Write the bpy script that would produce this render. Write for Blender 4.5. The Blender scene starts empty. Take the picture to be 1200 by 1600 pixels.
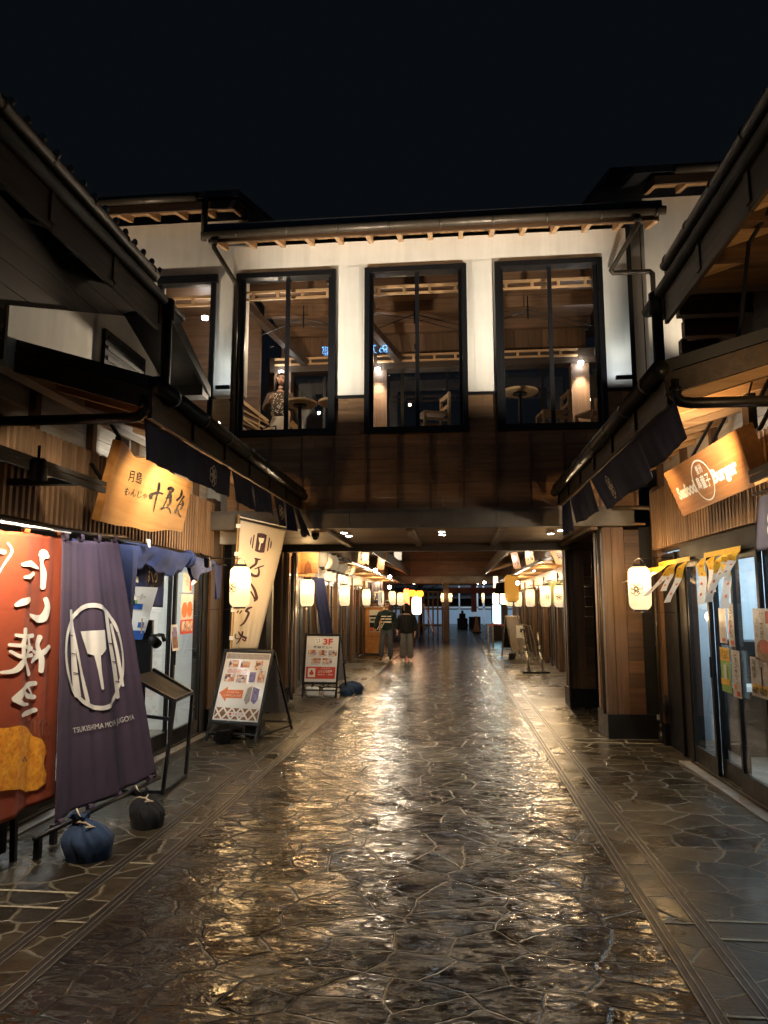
import bpy, bmesh, math, random
from mathutils import Vector, Matrix
random.seed(7)
S = bpy.context.scene
COL = S.collection
R = math.radians

# ------------------------------------------------------------ camera, world, exposure
cam = bpy.data.cameras.new("camera"); cam_ob = bpy.data.objects.new("camera", cam); COL.objects.link(cam_ob)
cam.sensor_fit = 'VERTICAL'; cam.sensor_height = 24.0; cam.lens = 24.0 * 1110 / 1600
cam.clip_start = 0.05; cam.clip_end = 600
cam_ob.location = (0, 0, 1.65)
cam_ob.rotation_euler = (R(90 + 7.442), 0, R(5.612))
S.camera = cam_ob
W = bpy.data.worlds.new("World"); S.world = W; W.use_nodes = True
wn = W.node_tree.nodes; wl = W.node_tree.links
bg = wn['Background']
sky = wn.new('ShaderNodeTexSky'); sky.sky_type = 'NISHITA'; sky.sun_disc = False
sky.sun_elevation = R(-4); sky.sun_rotation = R(150); sky.altitude = 50; sky.air_density = 1.5; sky.dust_density = 2.0
mixn = wn.new('ShaderNodeMix'); mixn.data_type = 'RGBA'; mixn.inputs[0].default_value = 0.97
wl.new(sky.outputs[0], mixn.inputs[6]); mixn.inputs[7].default_value = (0.018, 0.024, 0.033, 1)
wl.new(mixn.outputs[2], bg.inputs[0]); bg.inputs[1].default_value = 0.05
S.view_settings.view_transform = 'Standard'; S.view_settings.look = 'None'
S.view_settings.exposure = 1.6; S.view_settings.gamma = 1.0
S.cycles.use_denoising = True
S.cycles.max_bounces = 7; S.cycles.diffuse_bounces = 3; S.cycles.glossy_bounces = 4
S.cycles.transparent_max_bounces = 12; S.cycles.transmission_bounces = 4
S.cycles.sample_clamp_indirect = 4.0; S.cycles.sample_clamp_direct = 0.0
S.cycles.caustics_reflective = False; S.cycles.caustics_refractive = False
S.cycles.blur_glossy = 0.5

def lamp_spot(name, loc, target, watts, color, cone=60, blend=0.6, size=0.03, parent=None):
    l = bpy.data.lights.new(name, 'SPOT'); l.energy = watts; l.color = color
    l.spot_size = R(cone); l.spot_blend = blend; l.shadow_soft_size = size
    o = bpy.data.objects.new(name, l); COL.objects.link(o)
    o.location = loc
    d = Vector(target) - Vector(loc)
    o.rotation_euler = d.to_track_quat('-Z', 'Y').to_euler()
    return o
def lamp_point(name, loc, watts, color, size=0.04):
    l = bpy.data.lights.new(name, 'POINT'); l.energy = watts; l.color = color; l.shadow_soft_size = size
    o = bpy.data.objects.new(name, l); COL.objects.link(o); o.location = loc
    return o
def lamp_area(name, loc, target, watts, color, sx, sy):
    l = bpy.data.lights.new(name, 'AREA'); l.energy = watts; l.color = color; l.shape = 'RECTANGLE'; l.size = sx; l.size_y = sy
    o = bpy.data.objects.new(name, l); COL.objects.link(o); o.location = loc
    o.rotation_euler = (Vector(target) - Vector(loc)).to_track_quat('-Z', 'Y').to_euler()
    return o
WARM = (1.0, 0.66, 0.32); WARMW = (1.0, 0.82, 0.60); COOL = (0.80, 0.92, 1.0); NEUT = (1.0, 0.93, 0.82)

# ------------------------------------------------------------ materials
MATS = {}
def newmat(name):
    m = bpy.data.materials.new(name); m.use_nodes = True
    nt = m.node_tree
    return m, nt, nt.nodes, nt.links, nt.nodes['Principled BSDF']
def coords(nt, scale=(1, 1, 1), rot=(0, 0, 0), which='Object'):
    t = nt.nodes.new('ShaderNodeTexCoord'); mp = nt.nodes.new('ShaderNodeMapping')
    mp.inputs['Scale'].default_value = scale; mp.inputs['Rotation'].default_value = rot
    nt.links.new(t.outputs[which], mp.inputs['Vector'])
    return mp.outputs['Vector']
def noise(nt, vec, scale, detail=4, rough=0.55, dist=0.0):
    n = nt.nodes.new('ShaderNodeTexNoise'); n.inputs['Scale'].default_value = scale
    n.inputs['Detail'].default_value = detail; n.inputs['Roughness'].default_value = rough
    n.inputs['Distortion'].default_value = dist
    nt.links.new(vec, n.inputs['Vector']); return n
def ramp(nt, fac, stops):
    r = nt.nodes.new('ShaderNodeValToRGB'); e = r.color_ramp.elements
    while len(e) < len(stops): e.new(0.5)
    for i, (p, c) in enumerate(stops):
        e[i].position = p; e[i].color = (*c, 1) if len(c) == 3 else c
    nt.links.new(fac, r.inputs['Fac']); return r
def g(v): return (v, v, v)
def bump(nt, height, strength, dist, normal=None):
    b = nt.nodes.new('ShaderNodeBump'); b.inputs['Strength'].default_value = strength; b.inputs['Distance'].default_value = dist
    nt.links.new(height, b.inputs['Height'])
    if normal is not None: nt.links.new(normal, b.inputs['Normal'])
    return b
def math_n(nt, op, a, b=None, clamp=False):
    n = nt.nodes.new('ShaderNodeMath'); n.operation = op; n.use_clamp = clamp
    for i, v in enumerate((a, b)):
        if v is None: continue
        if isinstance(v, (int, float)): n.inputs[i].default_value = v
        else: nt.links.new(v, n.inputs[i])
    return n.outputs[0]
def mixc(nt, fac, a, b, blend='MIX'):
    n = nt.nodes.new('ShaderNodeMix'); n.data_type = 'RGBA'; n.blend_type = blend
    for i, v in ((0, fac), (6, a), (7, b)):
        if isinstance(v, (int, float)): n.inputs[i].default_value = v
        elif isinstance(v, tuple): n.inputs[i].default_value = (*v, 1)[:4]
        else: nt.links.new(v, n.inputs[i])
    return n.outputs[2]

def mat_wood(name, dark, light, axis='Y', rough=0.5, grain=1.0, island=0.35, coat=0.0):
    m, nt, N, L, P = newmat(name)
    sc = {'X': (1.2, 22, 22), 'Y': (22, 1.2, 22), 'Z': (22, 22, 1.2)}[axis]
    geo = N.new('ShaderNodeNewGeometry')
    vec = coords(nt, tuple(v * grain for v in sc))
    add = N.new('ShaderNodeVectorMath'); add.operation = 'ADD'
    sh = N.new('ShaderNodeVectorMath'); sh.operation = 'SCALE'; sh.inputs[0].default_value = (37, 91, 53)
    L.new(geo.outputs['Random Per Island'], sh.inputs['Scale'])
    L.new(vec, add.inputs[0]); L.new(sh.outputs[0], add.inputs[1])
    n1 = noise(nt, add.outputs[0], 1.0, 5, 0.6, 0.6)
    n2 = noise(nt, coords(nt), 2.3, 3)
    r = ramp(nt, n1.outputs[0], [(0.30, dark), (0.72, light)])
    v = math_n(nt, 'MULTIPLY_ADD', geo.outputs['Random Per Island'], island); 
    v.node.inputs[2].default_value = 1.0 - island * 0.55
    v2 = math_n(nt, 'MULTIPLY_ADD', n2.outputs[0], 0.5); v2.node.inputs[2].default_value = 0.75
    vv = math_n(nt, 'MULTIPLY', v, v2)
    cc = N.new('ShaderNodeVectorMath'); cc.operation = 'SCALE'; L.new(r.outputs[0], cc.inputs[0]); L.new(vv, cc.inputs['Scale'])
    L.new(cc.outputs[0], P.inputs['Base Color'])
    rr = ramp(nt, n1.outputs[0], [(0.2, g(rough + 0.12)), (0.8, g(rough - 0.08))]); L.new(rr.outputs[0], P.inputs['Roughness'])
    L.new(bump(nt, n1.outputs[0], 0.25, 0.004).outputs[0], P.inputs['Normal'])
    P.inputs['Coat Weight'].default_value = coat; P.inputs['Coat Roughness'].default_value = 0.25
    return m
def mat_plain(name, col, rough=0.5, metal=0.0, var=0.25, scale=6.0, bmp=0.08, coat=0.0, spec=0.5):
    m, nt, N, L, P = newmat(name)
    n = noise(nt, coords(nt), scale, 5, 0.6)
    lo = tuple(c * (1 - var) for c in col); hi = tuple(min(1, c * (1 + var)) for c in col)
    r = ramp(nt, n.outputs[0], [(0.3, lo), (0.7, hi)]); L.new(r.outputs[0], P.inputs['Base Color'])
    rr = ramp(nt, n.outputs[0], [(0.3, g(min(1, rough + 0.1))), (0.75, g(max(0.03, rough - 0.1)))]); L.new(rr.outputs[0], P.inputs['Roughness'])
    P.inputs['Metallic'].default_value = metal; P.inputs['Coat Weight'].default_value = coat
    P.inputs['Specular IOR Level'].default_value = spec
    if bmp: 
        n2 = noise(nt, coords(nt), scale * 9, 4, 0.6)
        L.new(bump(nt, n2.outputs[0], bmp, 0.006).outputs[0], P.inputs['Normal'])
    return m
def mat_cloth(name, col, var=0.22, rough=0.85, back=0.25):
    m, nt, N, L, P = newmat(name)
    n = noise(nt, coords(nt), 3.0, 5, 0.6)
    lo = tuple(c * (1 - var) for c in col); hi = tuple(min(1, c * (1 + var)) for c in col)
    r = ramp(nt, n.outputs[0], [(0.3, lo), (0.7, hi)])
    wv = noise(nt, coords(nt), 420, 2); 
    L.new(r.outputs[0], P.inputs['Base Color']); P.inputs['Roughness'].default_value = rough
    P.inputs['Sheen Weight'].default_value = 0.05; P.inputs['Specular IOR Level'].default_value = 0.25
    b1 = bump(nt, wv.outputs[0], 0.25, 0.002)
    wr = noise(nt, coords(nt), 9, 4, 0.5, 0.8)
    L.new(bump(nt, wr.outputs[0], 0.22, 0.02, b1.outputs[0]).outputs[0], P.inputs['Normal'])
    if back:
        tr = N.new('ShaderNodeBsdfTranslucent'); L.new(r.outputs[0], tr.inputs[0])
        mx = N.new('ShaderNodeMixShader'); mx.inputs[0].default_value = back
        out = N['Material Output']; L.new(P.outputs[0], mx.inputs[1]); L.new(tr.outputs[0], mx.inputs[2]); L.new(mx.outputs[0], out.inputs[0])
    return m
def mat_emit(name, col, strength):
    m, nt, N, L, P = newmat(name)
    P.inputs['Base Color'].default_value = (*[min(0.8, c) for c in col], 1)
    P.inputs['Emission Color'].default_value = (*col, 1); P.inputs['Emission Strength'].default_value = strength
    P.inputs['Roughness'].default_value = 0.6
    return m
def mat_lantern(name, col, strength):
    m, nt, N, L, P = newmat(name)
    # paper over rings: horizontal ribs, a little fibre
    wv = N.new('ShaderNodeTexWave'); wv.wave_type = 'BANDS'; wv.bands_direction = 'Z'; wv.inputs['Scale'].default_value = 17; wv.inputs['Distortion'].default_value = 0.3
    L.new(coords(nt), wv.inputs[0])
    fb = noise(nt, coords(nt), 30, 4)
    P.inputs['Base Color'].default_value = (0.85, 0.78, 0.62, 1); P.inputs['Roughness'].default_value = 0.8
    e = N.new('ShaderNodeEmission')
    k = math_n(nt, 'MULTIPLY_ADD', wv.outputs['Fac'], 0.22); k.node.inputs[2].default_value = 0.80
    k2 = math_n(nt, 'MULTIPLY_ADD', fb.outputs[0], 0.16); k2.node.inputs[2].default_value = 0.92
    st = math_n(nt, 'MULTIPLY', math_n(nt, 'MULTIPLY', k, k2), strength)
    e.inputs[0].default_value = (*col, 1); L.new(st, e.inputs[1])
    tr = N.new('ShaderNodeBsdfTranslucent'); tr.inputs[0].default_value = (0.034, 0.031, 0.025, 1)
    a = N.new('ShaderNodeAddShader'); L.new(e.outputs[0], a.inputs[0]); L.new(tr.outputs[0], a.inputs[1])
    b = N.new('ShaderNodeMixShader'); b.inputs[0].default_value = 0.35; L.new(a.outputs[0], b.inputs[1]); 
    a2 = N.new('ShaderNodeAddShader'); L.new(e.outputs[0], a2.inputs[0]); L.new(P.outputs[0], a2.inputs[1]); L.new(a2.outputs[0], b.inputs[2])
    L.new(bump(nt, wv.outputs['Fac'], 0.4, 0.004).outputs[0], P.inputs['Normal'])
    tp = N.new('ShaderNodeBsdfTransparent'); tp.inputs[0].default_value = (1.0, 0.86, 0.62, 1)
    b2 = N.new('ShaderNodeMixShader'); b2.inputs[0].default_value = 0.22; L.new(b.outputs[0], b2.inputs[1]); L.new(tp.outputs[0], b2.inputs[2])
    L.new(b2.outputs[0], N['Material Output'].inputs[0])
    return m
def mat_glass(name, tint=(1, 1, 1), refl=1.0):
    m, nt, N, L, P = newmat(name)
    N.remove(P)
    t = N.new('ShaderNodeBsdfTransparent'); t.inputs[0].default_value = (*tint, 1)
    gl = N.new('ShaderNodeBsdfGlossy'); gl.inputs['Roughness'].default_value = 0.01
    lw = N.new('ShaderNodeLayerWeight'); lw.inputs[0].default_value = 0.5
    f1 = math_n(nt, 'POWER', lw.outputs['Facing'], 5.0)
    f2 = math_n(nt, 'MULTIPLY_ADD', f1, 0.90 * refl, True); f2.node.inputs[2].default_value = 0.045 * refl
    mx = N.new('ShaderNodeMixShader'); L.new(f2, mx.inputs[0]); L.new(t.outputs[0], mx.inputs[1]); L.new(gl.outputs[0], mx.inputs[2])
    L.new(mx.outputs[0], N['Material Output'].inputs[0])
    return m
def mat_plaster():
    m, nt, N, L, P = newmat("plaster")
    n = noise(nt, coords(nt), 1.1, 5, 0.65); st = noise(nt, coords(nt, (3.0, 3.0, 0.25)), 1.5, 4, 0.6)
    r = ramp(nt, n.outputs[0], [(0.3, (0.66, 0.62, 0.55)), (0.7, (0.78, 0.75, 0.68))])
    s = ramp(nt, st.outputs[0], [(0.32, g(0.84)), (0.60, g(1.0))])
    L.new(mixc(nt, 1.0, r.outputs[0], s.outputs[0], 'MULTIPLY'), P.inputs['Base Color']); P.inputs['Roughness'].default_value = 0.85
    f = noise(nt, coords(nt), 60, 5, 0.7); L.new(bump(nt, f.outputs[0], 0.3, 0.004).outputs[0], P.inputs['Normal'])
    return m

def mat_ground():
    m, nt, N, L, P = newmat("wet_stone_paving")
    co = coords(nt)
    def warp(vec, sc, amt, det):
        n = noise(nt, co, sc, det, 0.6)
        c = N.new('ShaderNodeVectorMath'); c.operation = 'SUBTRACT'; L.new(n.outputs[1], c.inputs[0]); c.inputs[1].default_value = (0.5, 0.5, 0.5)
        o = N.new('ShaderNodeVectorMath'); o.operation = 'MULTIPLY_ADD'; L.new(c.outputs[0], o.inputs[0]); o.inputs[1].default_value = (amt, amt, 0); L.new(vec, o.inputs[2])
        return o.outputs[0]
    w = warp(warp(co, 0.8, 0.35, 1), 8.0, 0.06, 3)
    sq = N.new('ShaderNodeVectorMath'); sq.operation = 'MULTIPLY'; L.new(w, sq.inputs[0]); sq.inputs[1].default_value = (0.9, 1.2, 0)
    def vor(feature, scale=3.4):
        v = N.new('ShaderNodeTexVoronoi'); v.voronoi_dimensions = '2D'; v.feature = feature; v.inputs['Scale'].default_value = scale
        v.inputs['Randomness'].default_value = 1.0; L.new(sq.outputs[0], v.inputs['Vector']); return v
    ve = vor('DISTANCE_TO_EDGE'); vc = vor('F1')
    sepn = N.new('ShaderNodeSeparateColor'); L.new(vc.outputs['Color'], sepn.inputs[0])
    xyz = N.new('ShaderNodeSeparateXYZ'); L.new(co, xyz.inputs[0])
    ax = math_n(nt, 'ABSOLUTE', math_n(nt, 'ADD', xyz.outputs[0], 0.44))
    road = math_n(nt, 'LESS_THAN', ax, 1.47)     # between the drains the stones are riven, outside they are flat flags
    joint = ramp(nt, ve.outputs['Distance'], [(0.018, g(1)), (0.042, g(0))])
    big = noise(nt, co, 0.9, 4, 0.6)
    riv = noise(nt, coords(nt, (1, 1.5, 1)), 9.5, 3, 0.5, 0.9)
    crs = math_n(nt, 'ABSOLUTE', math_n(nt, 'SUBTRACT', noise(nt, coords(nt, (0.8, 2.0, 1), (0, 0, 0.35)), 5.0, 6, 0.62, 1.2).outputs[0], 0.5))
    crack = ramp(nt, crs, [(0.0, g(0)), (0.035, g(1))])
    riv2 = noise(nt, coords(nt, (1.0, 1.2, 1)), 34, 2, 0.5, 0.4)
    cell = ramp(nt, sepn.outputs[0], [(0.0, (0.0050, 0.0037, 0.0024)), (0.45, (0.0092, 0.0068, 0.0043)), (1.0, (0.019, 0.0140, 0.0088))])
    cellp = ramp(nt, sepn.outputs[1], [(0.0, (0.011, 0.0085, 0.0048)), (0.5, (0.024, 0.0180, 0.0100)), (1.0, (0.044, 0.034, 0.0190))])
    base = mixc(nt, road, cellp.outputs[0], cell.outputs[0])
    mot = ramp(nt, riv.outputs[0], [(0.3, g(0.55)), (0.7, g(1.35))])
    base = mixc(nt, 1.0, base, mot.outputs[0], 'MULTIPLY')
    jc = mixc(nt, road, (0.15, 0.130, 0.090), (0.011, 0.009, 0.006))
    joint_r = ramp(nt, ve.outputs['Distance'], [(0.005, g(1)), (0.014, g(0))])
    jm = N.new('ShaderNodeMix'); jm.data_type = 'FLOAT'; L.new(road, jm.inputs[0]); L.new(joint.outputs[0], jm.inputs[2]); L.new(joint_r.outputs[0], jm.inputs[3])
    jf = math_n(nt, 'MULTIPLY', jm.outputs[0], ramp(nt, big.outputs[0], [(0.34, g(0.45)), (0.60, g(1.0))]).outputs[0])
    L.new(mixc(nt, jf, base, jc), P.inputs['Base Color'])
    wet = ramp(nt, noise(nt, co, 2.6, 6, 0.65).outputs[0], [(0.36, g(0.10)), (0.64, g(0.24))])
    dry = ramp(nt, big.outputs[0], [(0.32, g(0.17)), (0.62, g(0.40))])
    ro = mixc(nt, road, dry.outputs[0], wet.outputs[0])
    L.new(mixc(nt, jf, ro, g(0.45)), P.inputs['Roughness'])
    sp_ = math_n(nt, 'MULTIPLY_ADD', road, 0.15); sp_.node.inputs[2].default_value = 0.30; L.new(sp_, P.inputs['Specular IOR Level'])
    groove = ramp(nt, ve.outputs['Distance'], [(0.0, g(0)), (0.034, g(1))])
    b1 = bump(nt, groove.outputs[0], 0.9, 0.007)
    kk = math_n(nt, 'MULTIPLY_ADD', road, 0.62); kk.node.inputs[2].default_value = 0.38
    # every stone lies at its own slight tilt, and its split face is broken into small facets
    def facets(v, vecsock):
        d = N.new('ShaderNodeVectorMath'); d.operation = 'SUBTRACT'; L.new(vecsock, d.inputs[0]); L.new(v.outputs['Position'], d.inputs[1])
        c = N.new('ShaderNodeVectorMath'); c.operation = 'SUBTRACT'; L.new(v.outputs['Color'], c.inputs[0]); c.inputs[1].default_value = (0.5, 0.5, 0.5)
        dt = N.new('ShaderNodeVectorMath'); dt.operation = 'DOT_PRODUCT'; L.new(d.outputs[0], dt.inputs[0]); L.new(c.outputs[0], dt.inputs[1]); return dt.outputs['Value']
    b1t = bump(nt, facets(vc, sq.outputs[0]), 1.0, 0.075, b1.outputs[0])
    fw = warp(coords(nt, (1.0, 1.7, 0), (0, 0, 0.3)), 6.0, 0.10, 3)
    for sc_, amp in ((8.0, 0.058), (21.0, 0.080)):
        vf = N.new('ShaderNodeTexVoronoi'); vf.voronoi_dimensions = '2D'; vf.inputs['Scale'].default_value = sc_; vf.inputs['Randomness'].default_value = 1.0; L.new(fw, vf.inputs['Vector'])
        b1t = bump(nt, math_n(nt, 'MULTIPLY', facets(vf, fw), kk), 1.0, amp, b1t.outputs[0])
    b2 = bump(nt, math_n(nt, 'MULTIPLY', riv.outputs[0], kk), 1.0, 0.0035, b1t.outputs[0])
    b2b = bump(nt, math_n(nt, 'MULTIPLY', crack.outputs[0], kk), 0.7, 0.0020, b2.outputs[0])
    b3 = bump(nt, math_n(nt, 'MULTIPLY', riv2.outputs[0], kk), 1.0, 0.0021, b2b.outputs[0])
    L.new(b3.outputs[0], P.inputs['Normal'])
    return m

M = {}
M['ground'] = mat_ground()
M['plaster'] = mat_plaster()
M['wood_dark'] = mat_wood("dark_timber", (0.018, 0.011, 0.007), (0.050, 0.030, 0.018), 'Y', 0.55)
M['wood_darkX'] = mat_wood("dark_timber_cross", (0.018, 0.011, 0.007), (0.055, 0.033, 0.019), 'X', 0.55, island=0.6)
M['wood_brownZ'] = mat_wood("brown_post_timber", (0.070, 0.036, 0.017), (0.155, 0.083, 0.040), 'Z', 0.5, island=0.5)
M['wood_brownX'] = mat_wood("brown_plank_timber", (0.056, 0.029, 0.014), (0.135, 0.071, 0.034), 'X', 0.5, island=0.7)
M['wood_brownY'] = mat_wood("brown_length_timber", (0.075, 0.040, 0.020), (0.17, 0.095, 0.045), 'Y', 0.5, island=0.6)
M['cedar'] = mat_wood("cedar_slats", (0.20, 0.115, 0.060), (0.36, 0.225, 0.125), 'Z', 0.5, island=0.55)
M['raftwood'] = mat_wood("rafter_cedar", (0.34, 0.19, 0.085), (0.56, 0.35, 0.175), 'X', 0.5, island=0.35)
M['raftwoodY'] = mat_wood("rafter_cedar_length", (0.34, 0.19, 0.085), (0.56, 0.35, 0.175), 'Y', 0.5, island=0.35)
M['paleboard'] = mat_wood("pale_weathered_boards", (0.36, 0.32, 0.26), (0.58, 0.53, 0.45), 'Y', 0.7, island=0.35)
M['signwood'] = mat_wood("honey_sign_wood", (0.48, 0.19, 0.042), (0.66, 0.31, 0.088), 'Y', 0.42, grain=0.55, island=0.0, coat=0.15)
M['signwood2'] = mat_wood("brown_sign_wood", (0.27, 0.110, 0.033), (0.39, 0.175, 0.062), 'Y', 0.42, grain=1.1, island=0.0, coat=0.15)
M['lightwood'] = mat_wood("light_pine", (0.46, 0.29, 0.13), (0.66, 0.45, 0.23), 'X', 0.5, island=0.3)
M['black'] = mat_plain("black_metal", (0.007, 0.007, 0.008), 0.42, 0.0, 0.3, 8, 0.05, spec=0.3)
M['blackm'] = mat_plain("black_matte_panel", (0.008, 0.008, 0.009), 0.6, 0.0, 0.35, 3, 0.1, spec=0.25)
M['bronze'] = mat_plain("bronze_gutter_metal", (0.085, 0.066, 0.047), 0.42, 0.45, 0.25, 9, 0.06)
M['gutterdark'] = mat_plain("dark_gutter_metal", (0.020, 0.017, 0.014), 0.40, 0.25, 0.25, 9, 0.06)
M['steelclad'] = mat_plain("grey_beam_cladding", (0.125, 0.115, 0.102), 0.5, 0.35, 0.3, 2.5, 0.08)
M['steel'] = mat_plain("brushed_steel", (0.55, 0.52, 0.47), 0.3, 0.9, 0.1, 12, 0.04)
M['rail'] = mat_plain("drain_steel", (0.20, 0.18, 0.15), 0.38, 0.6, 0.3, 10, 0.1)
M['rooftile'] = mat_plain("dark_roof_tiles", (0.022, 0.022, 0.024), 0.45, 0.0, 0.3, 5, 0.1)
M['tilecap'] = mat_plain("glazed_tile_ends", (0.10, 0.10, 0.10), 0.3, 0.0, 0.3, 12, 0.05)
M['glass'] = mat_glass("window_glass")
M['glassdoor'] = mat_glass("door_glass", (0.93, 0.97, 0.98), 1.0)
M['navy'] = mat_cloth("navy_cloth", (0.046, 0.056, 0.115))
M['blue'] = mat_cloth("indigo_cloth", (0.060, 0.085, 0.22))
M['bluedark'] = mat_cloth("deep_indigo_cloth", (0.025, 0.035, 0.11))
M['purple'] = mat_cloth("purple_cloth", (0.100, 0.068, 0.104), 0.12)
M['red'] = mat_cloth("brick_red_cloth", (0.36, 0.072, 0.030), 0.12)
M['whitecloth'] = mat_cloth("off_white_cloth", (0.78, 0.72, 0.61), 0.05, back=0.35)
M['green'] = mat_cloth("sage_cloth", (0.16, 0.19, 0.10))
M['orangecloth'] = mat_cloth("orange_cloth", (0.55, 0.16, 0.03))
M['greynoren'] = mat_cloth("grey_violet_cloth", (0.10, 0.095, 0.13))
M['ink'] = mat_plain("black_ink", (0.012, 0.010, 0.010), 0.25, 0, 0.2, 8, 0)
M['inkplum'] = mat_plain("plum_ink", (0.050, 0.018, 0.028), 0.7, 0, 0.2, 8, 0)
M['cream'] = mat_plain("cream_print", (0.78, 0.73, 0.63), 0.8, 0, 0.05, 8, 0)
M['white'] = mat_plain("white_paint", (0.80, 0.80, 0.78), 0.5, 0, 0.04, 8, 0)
M['paper'] = mat_plain("white_paper", (0.78, 0.77, 0.73), 0.6, 0, 0.05, 4, 0.03)
M['papergloss'] = mat_plain("laminated_paper", (0.74, 0.72, 0.67), 0.22, 0, 0.04, 4, 0.02, coat=0.4)
M['redp'] = mat_plain("red_print", (0.56, 0.055, 0.030), 0.5, 0, 0.15, 9, 0)
M['orangep'] = mat_plain("orange_print", (0.66, 0.17, 0.045), 0.5, 0, 0.2, 20, 0)
M['yellowp'] = mat_plain("yellow_print", (0.78, 0.48, 0.04), 0.6, 0, 0.15, 12, 0)
M['greyp'] = mat_plain("grey_print", (0.30, 0.27, 0.25), 0.5, 0, 0.3, 40, 0)
M['brownp'] = mat_plain("brown_print", (0.22, 0.10, 0.05), 0.5, 0, 0.5, 30, 0)
M['bluep'] = mat_plain("blue_tape", (0.015, 0.10, 0.42), 0.5, 0, 0.15, 9, 0)
M['greenp'] = mat_plain("green_tape", (0.25, 0.50, 0.10), 0.5, 0, 0.15, 9, 0)
M['violetp'] = mat_plain("violet_print", (0.20, 0.17, 0.36), 0.5, 0, 0.5, 30, 0)
M['skin'] = mat_plain("skin", (0.46, 0.27, 0.18), 0.5, 0, 0.08, 10, 0.03)
M['hair'] = mat_plain("dark_hair", (0.012, 0.009, 0.008), 0.4, 0, 0.4, 30, 0.2)
M['shoe'] = mat_plain("black_shoe", (0.015, 0.015, 0.016), 0.5, 0, 0.2, 10, 0.05)
M['denim'] = mat_cloth("blue_grey_denim", (0.075, 0.085, 0.10), back=0)
M['greyjean'] = mat_cloth("grey_denim", (0.13, 0.13, 0.135), back=0)
M['greenknit'] = mat_cloth("dark_green_knit", (0.012, 0.028, 0.026), back=0)
M['blackcloth'] = mat_cloth("black_cotton", (0.008, 0.008, 0.009), back=0)
M['bagblue'] = mat_cloth("denim_blue_bag", (0.020, 0.040, 0.085), back=0)
M['bagblack'] = mat_cloth("black_bag", (0.012, 0.012, 0.014), back=0)
M['rope'] = mat_plain("cotton_rope", (0.50, 0.40, 0.28), 0.8, 0, 0.15, 30, 0.1)
M['bamboo'] = mat_plain("bamboo_pole", (0.46, 0.30, 0.12), 0.45, 0, 0.2, 9, 0.05)
M['grout'] = mat_plain("stone_joint", (0.27, 0.24, 0.17), 0.6, 0, 0.25, 20, 0.1)
M['sill'] = mat_plain("stone_sill", (0.22, 0.20, 0.17), 0.5, 0, 0.2, 6, 0.1)
M['roomwhite'] = mat_plain("room_white_wall", (0.56, 0.66, 0.74), 0.6, 0, 0.06, 2, 0.02)
M['roomwarm'] = mat_plain("room_warm_wall", (0.50, 0.42, 0.32), 0.6, 0, 0.1, 2, 0.02)
M['roomneutral'] = mat_plain("room_neutral_wall", (0.66, 0.665, 0.65), 0.6, 0, 0.06, 2, 0.02)
M['tubeneutral'] = mat_emit("neutral_tube_light", (1.0, 0.97, 0.93), 9)
M['ceilwood'] = mat_wood("passage_ceiling_boards", (0.17, 0.090, 0.042), (0.32, 0.185, 0.088), 'X', 0.5, island=0.5)
M['counter'] = mat_wood("counter_boards", (0.10, 0.055, 0.035), (0.24, 0.13, 0.085), 'Y', 0.5, island=0.8)
M['lantern'] = mat_lantern("glowing_lantern_paper", (1.0, 0.89, 0.70), 0.18)
M['lanternwhite'] = mat_lantern("bright_lantern_paper", (1.0, 0.80, 0.56), 2.0)
M['lanternred'] = mat_lantern("red_lantern_paper", (1.0, 0.06, 0.015), 2.2)
M['lanternorange'] = mat_lantern("orange_lantern_paper", (1.0, 0.22, 0.015), 2.2)
M['lanternyellow'] = mat_lantern("yellow_lantern_paper", (1.0, 0.42, 0.03), 0.16)
M['lanternpale'] = mat_lantern("selflit_pale_lantern_paper", (1.0, 0.80, 0.52), 0.085)  # unlit lanterns: faint emission stands in for light from nearby lamps
M['lampcool'] = mat_emit("cool_lamp_face", (0.85, 0.94, 1.0), 30)
M['lampwarm'] = mat_emit("warm_lamp_face", (1.0, 0.86, 0.66), 24)
M['tubelight'] = mat_emit("ceiling_tube_light", (0.80, 0.93, 1.0), 12)
M['tubewarm'] = mat_emit("warm_ceiling_light", (1.0, 0.80, 0.52), 10)
M['neon'] = mat_emit("blue_neon", (0.10, 0.45, 1.0), 9)
M['farwin'] = mat_emit("far_lit_window", (0.45, 0.65, 1.0), 0.05)
M['litpane'] = mat_emit("lit_white_pane", (0.9, 0.95, 1.0), 0.3)
M['farwinwarm'] = mat_emit("far_warm_window", (1.0, 0.74, 0.42), 0.14)
M['farwall'] = mat_plain("far_building_wall", (0.10, 0.11, 0.13), 0.7, 0, 0.3, 0.5, 0.05)
M['farcolumn'] = mat_plain("far_white_column", (0.55, 0.60, 0.68), 0.6, 0, 0.1, 2, 0.02)
M['redpaint'] = mat_plain("red_painted_timber", (0.18, 0.020, 0.016), 0.5, 0, 0.25, 3, 0.05)
M['chalk'] = mat_plain("brown_board_face", (0.20, 0.15, 0.105), 0.35, 0, 0.15, 3, 0.03)
M['vinyl'] = mat_plain("milky_water_weight", (0.80, 0.80, 0.77), 0.35, 0, 0.1, 9, 0.06)
M['blouse'] = mat_cloth("brown_print_blouse", (0.10, 0.065, 0.045), 0.75, back=0)
M['skirt'] = mat_cloth("cream_skirt", (0.58, 0.50, 0.40), back=0)
M['coat'] = mat_cloth("beige_coat", (0.46, 0.33, 0.20), back=0)
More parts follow.
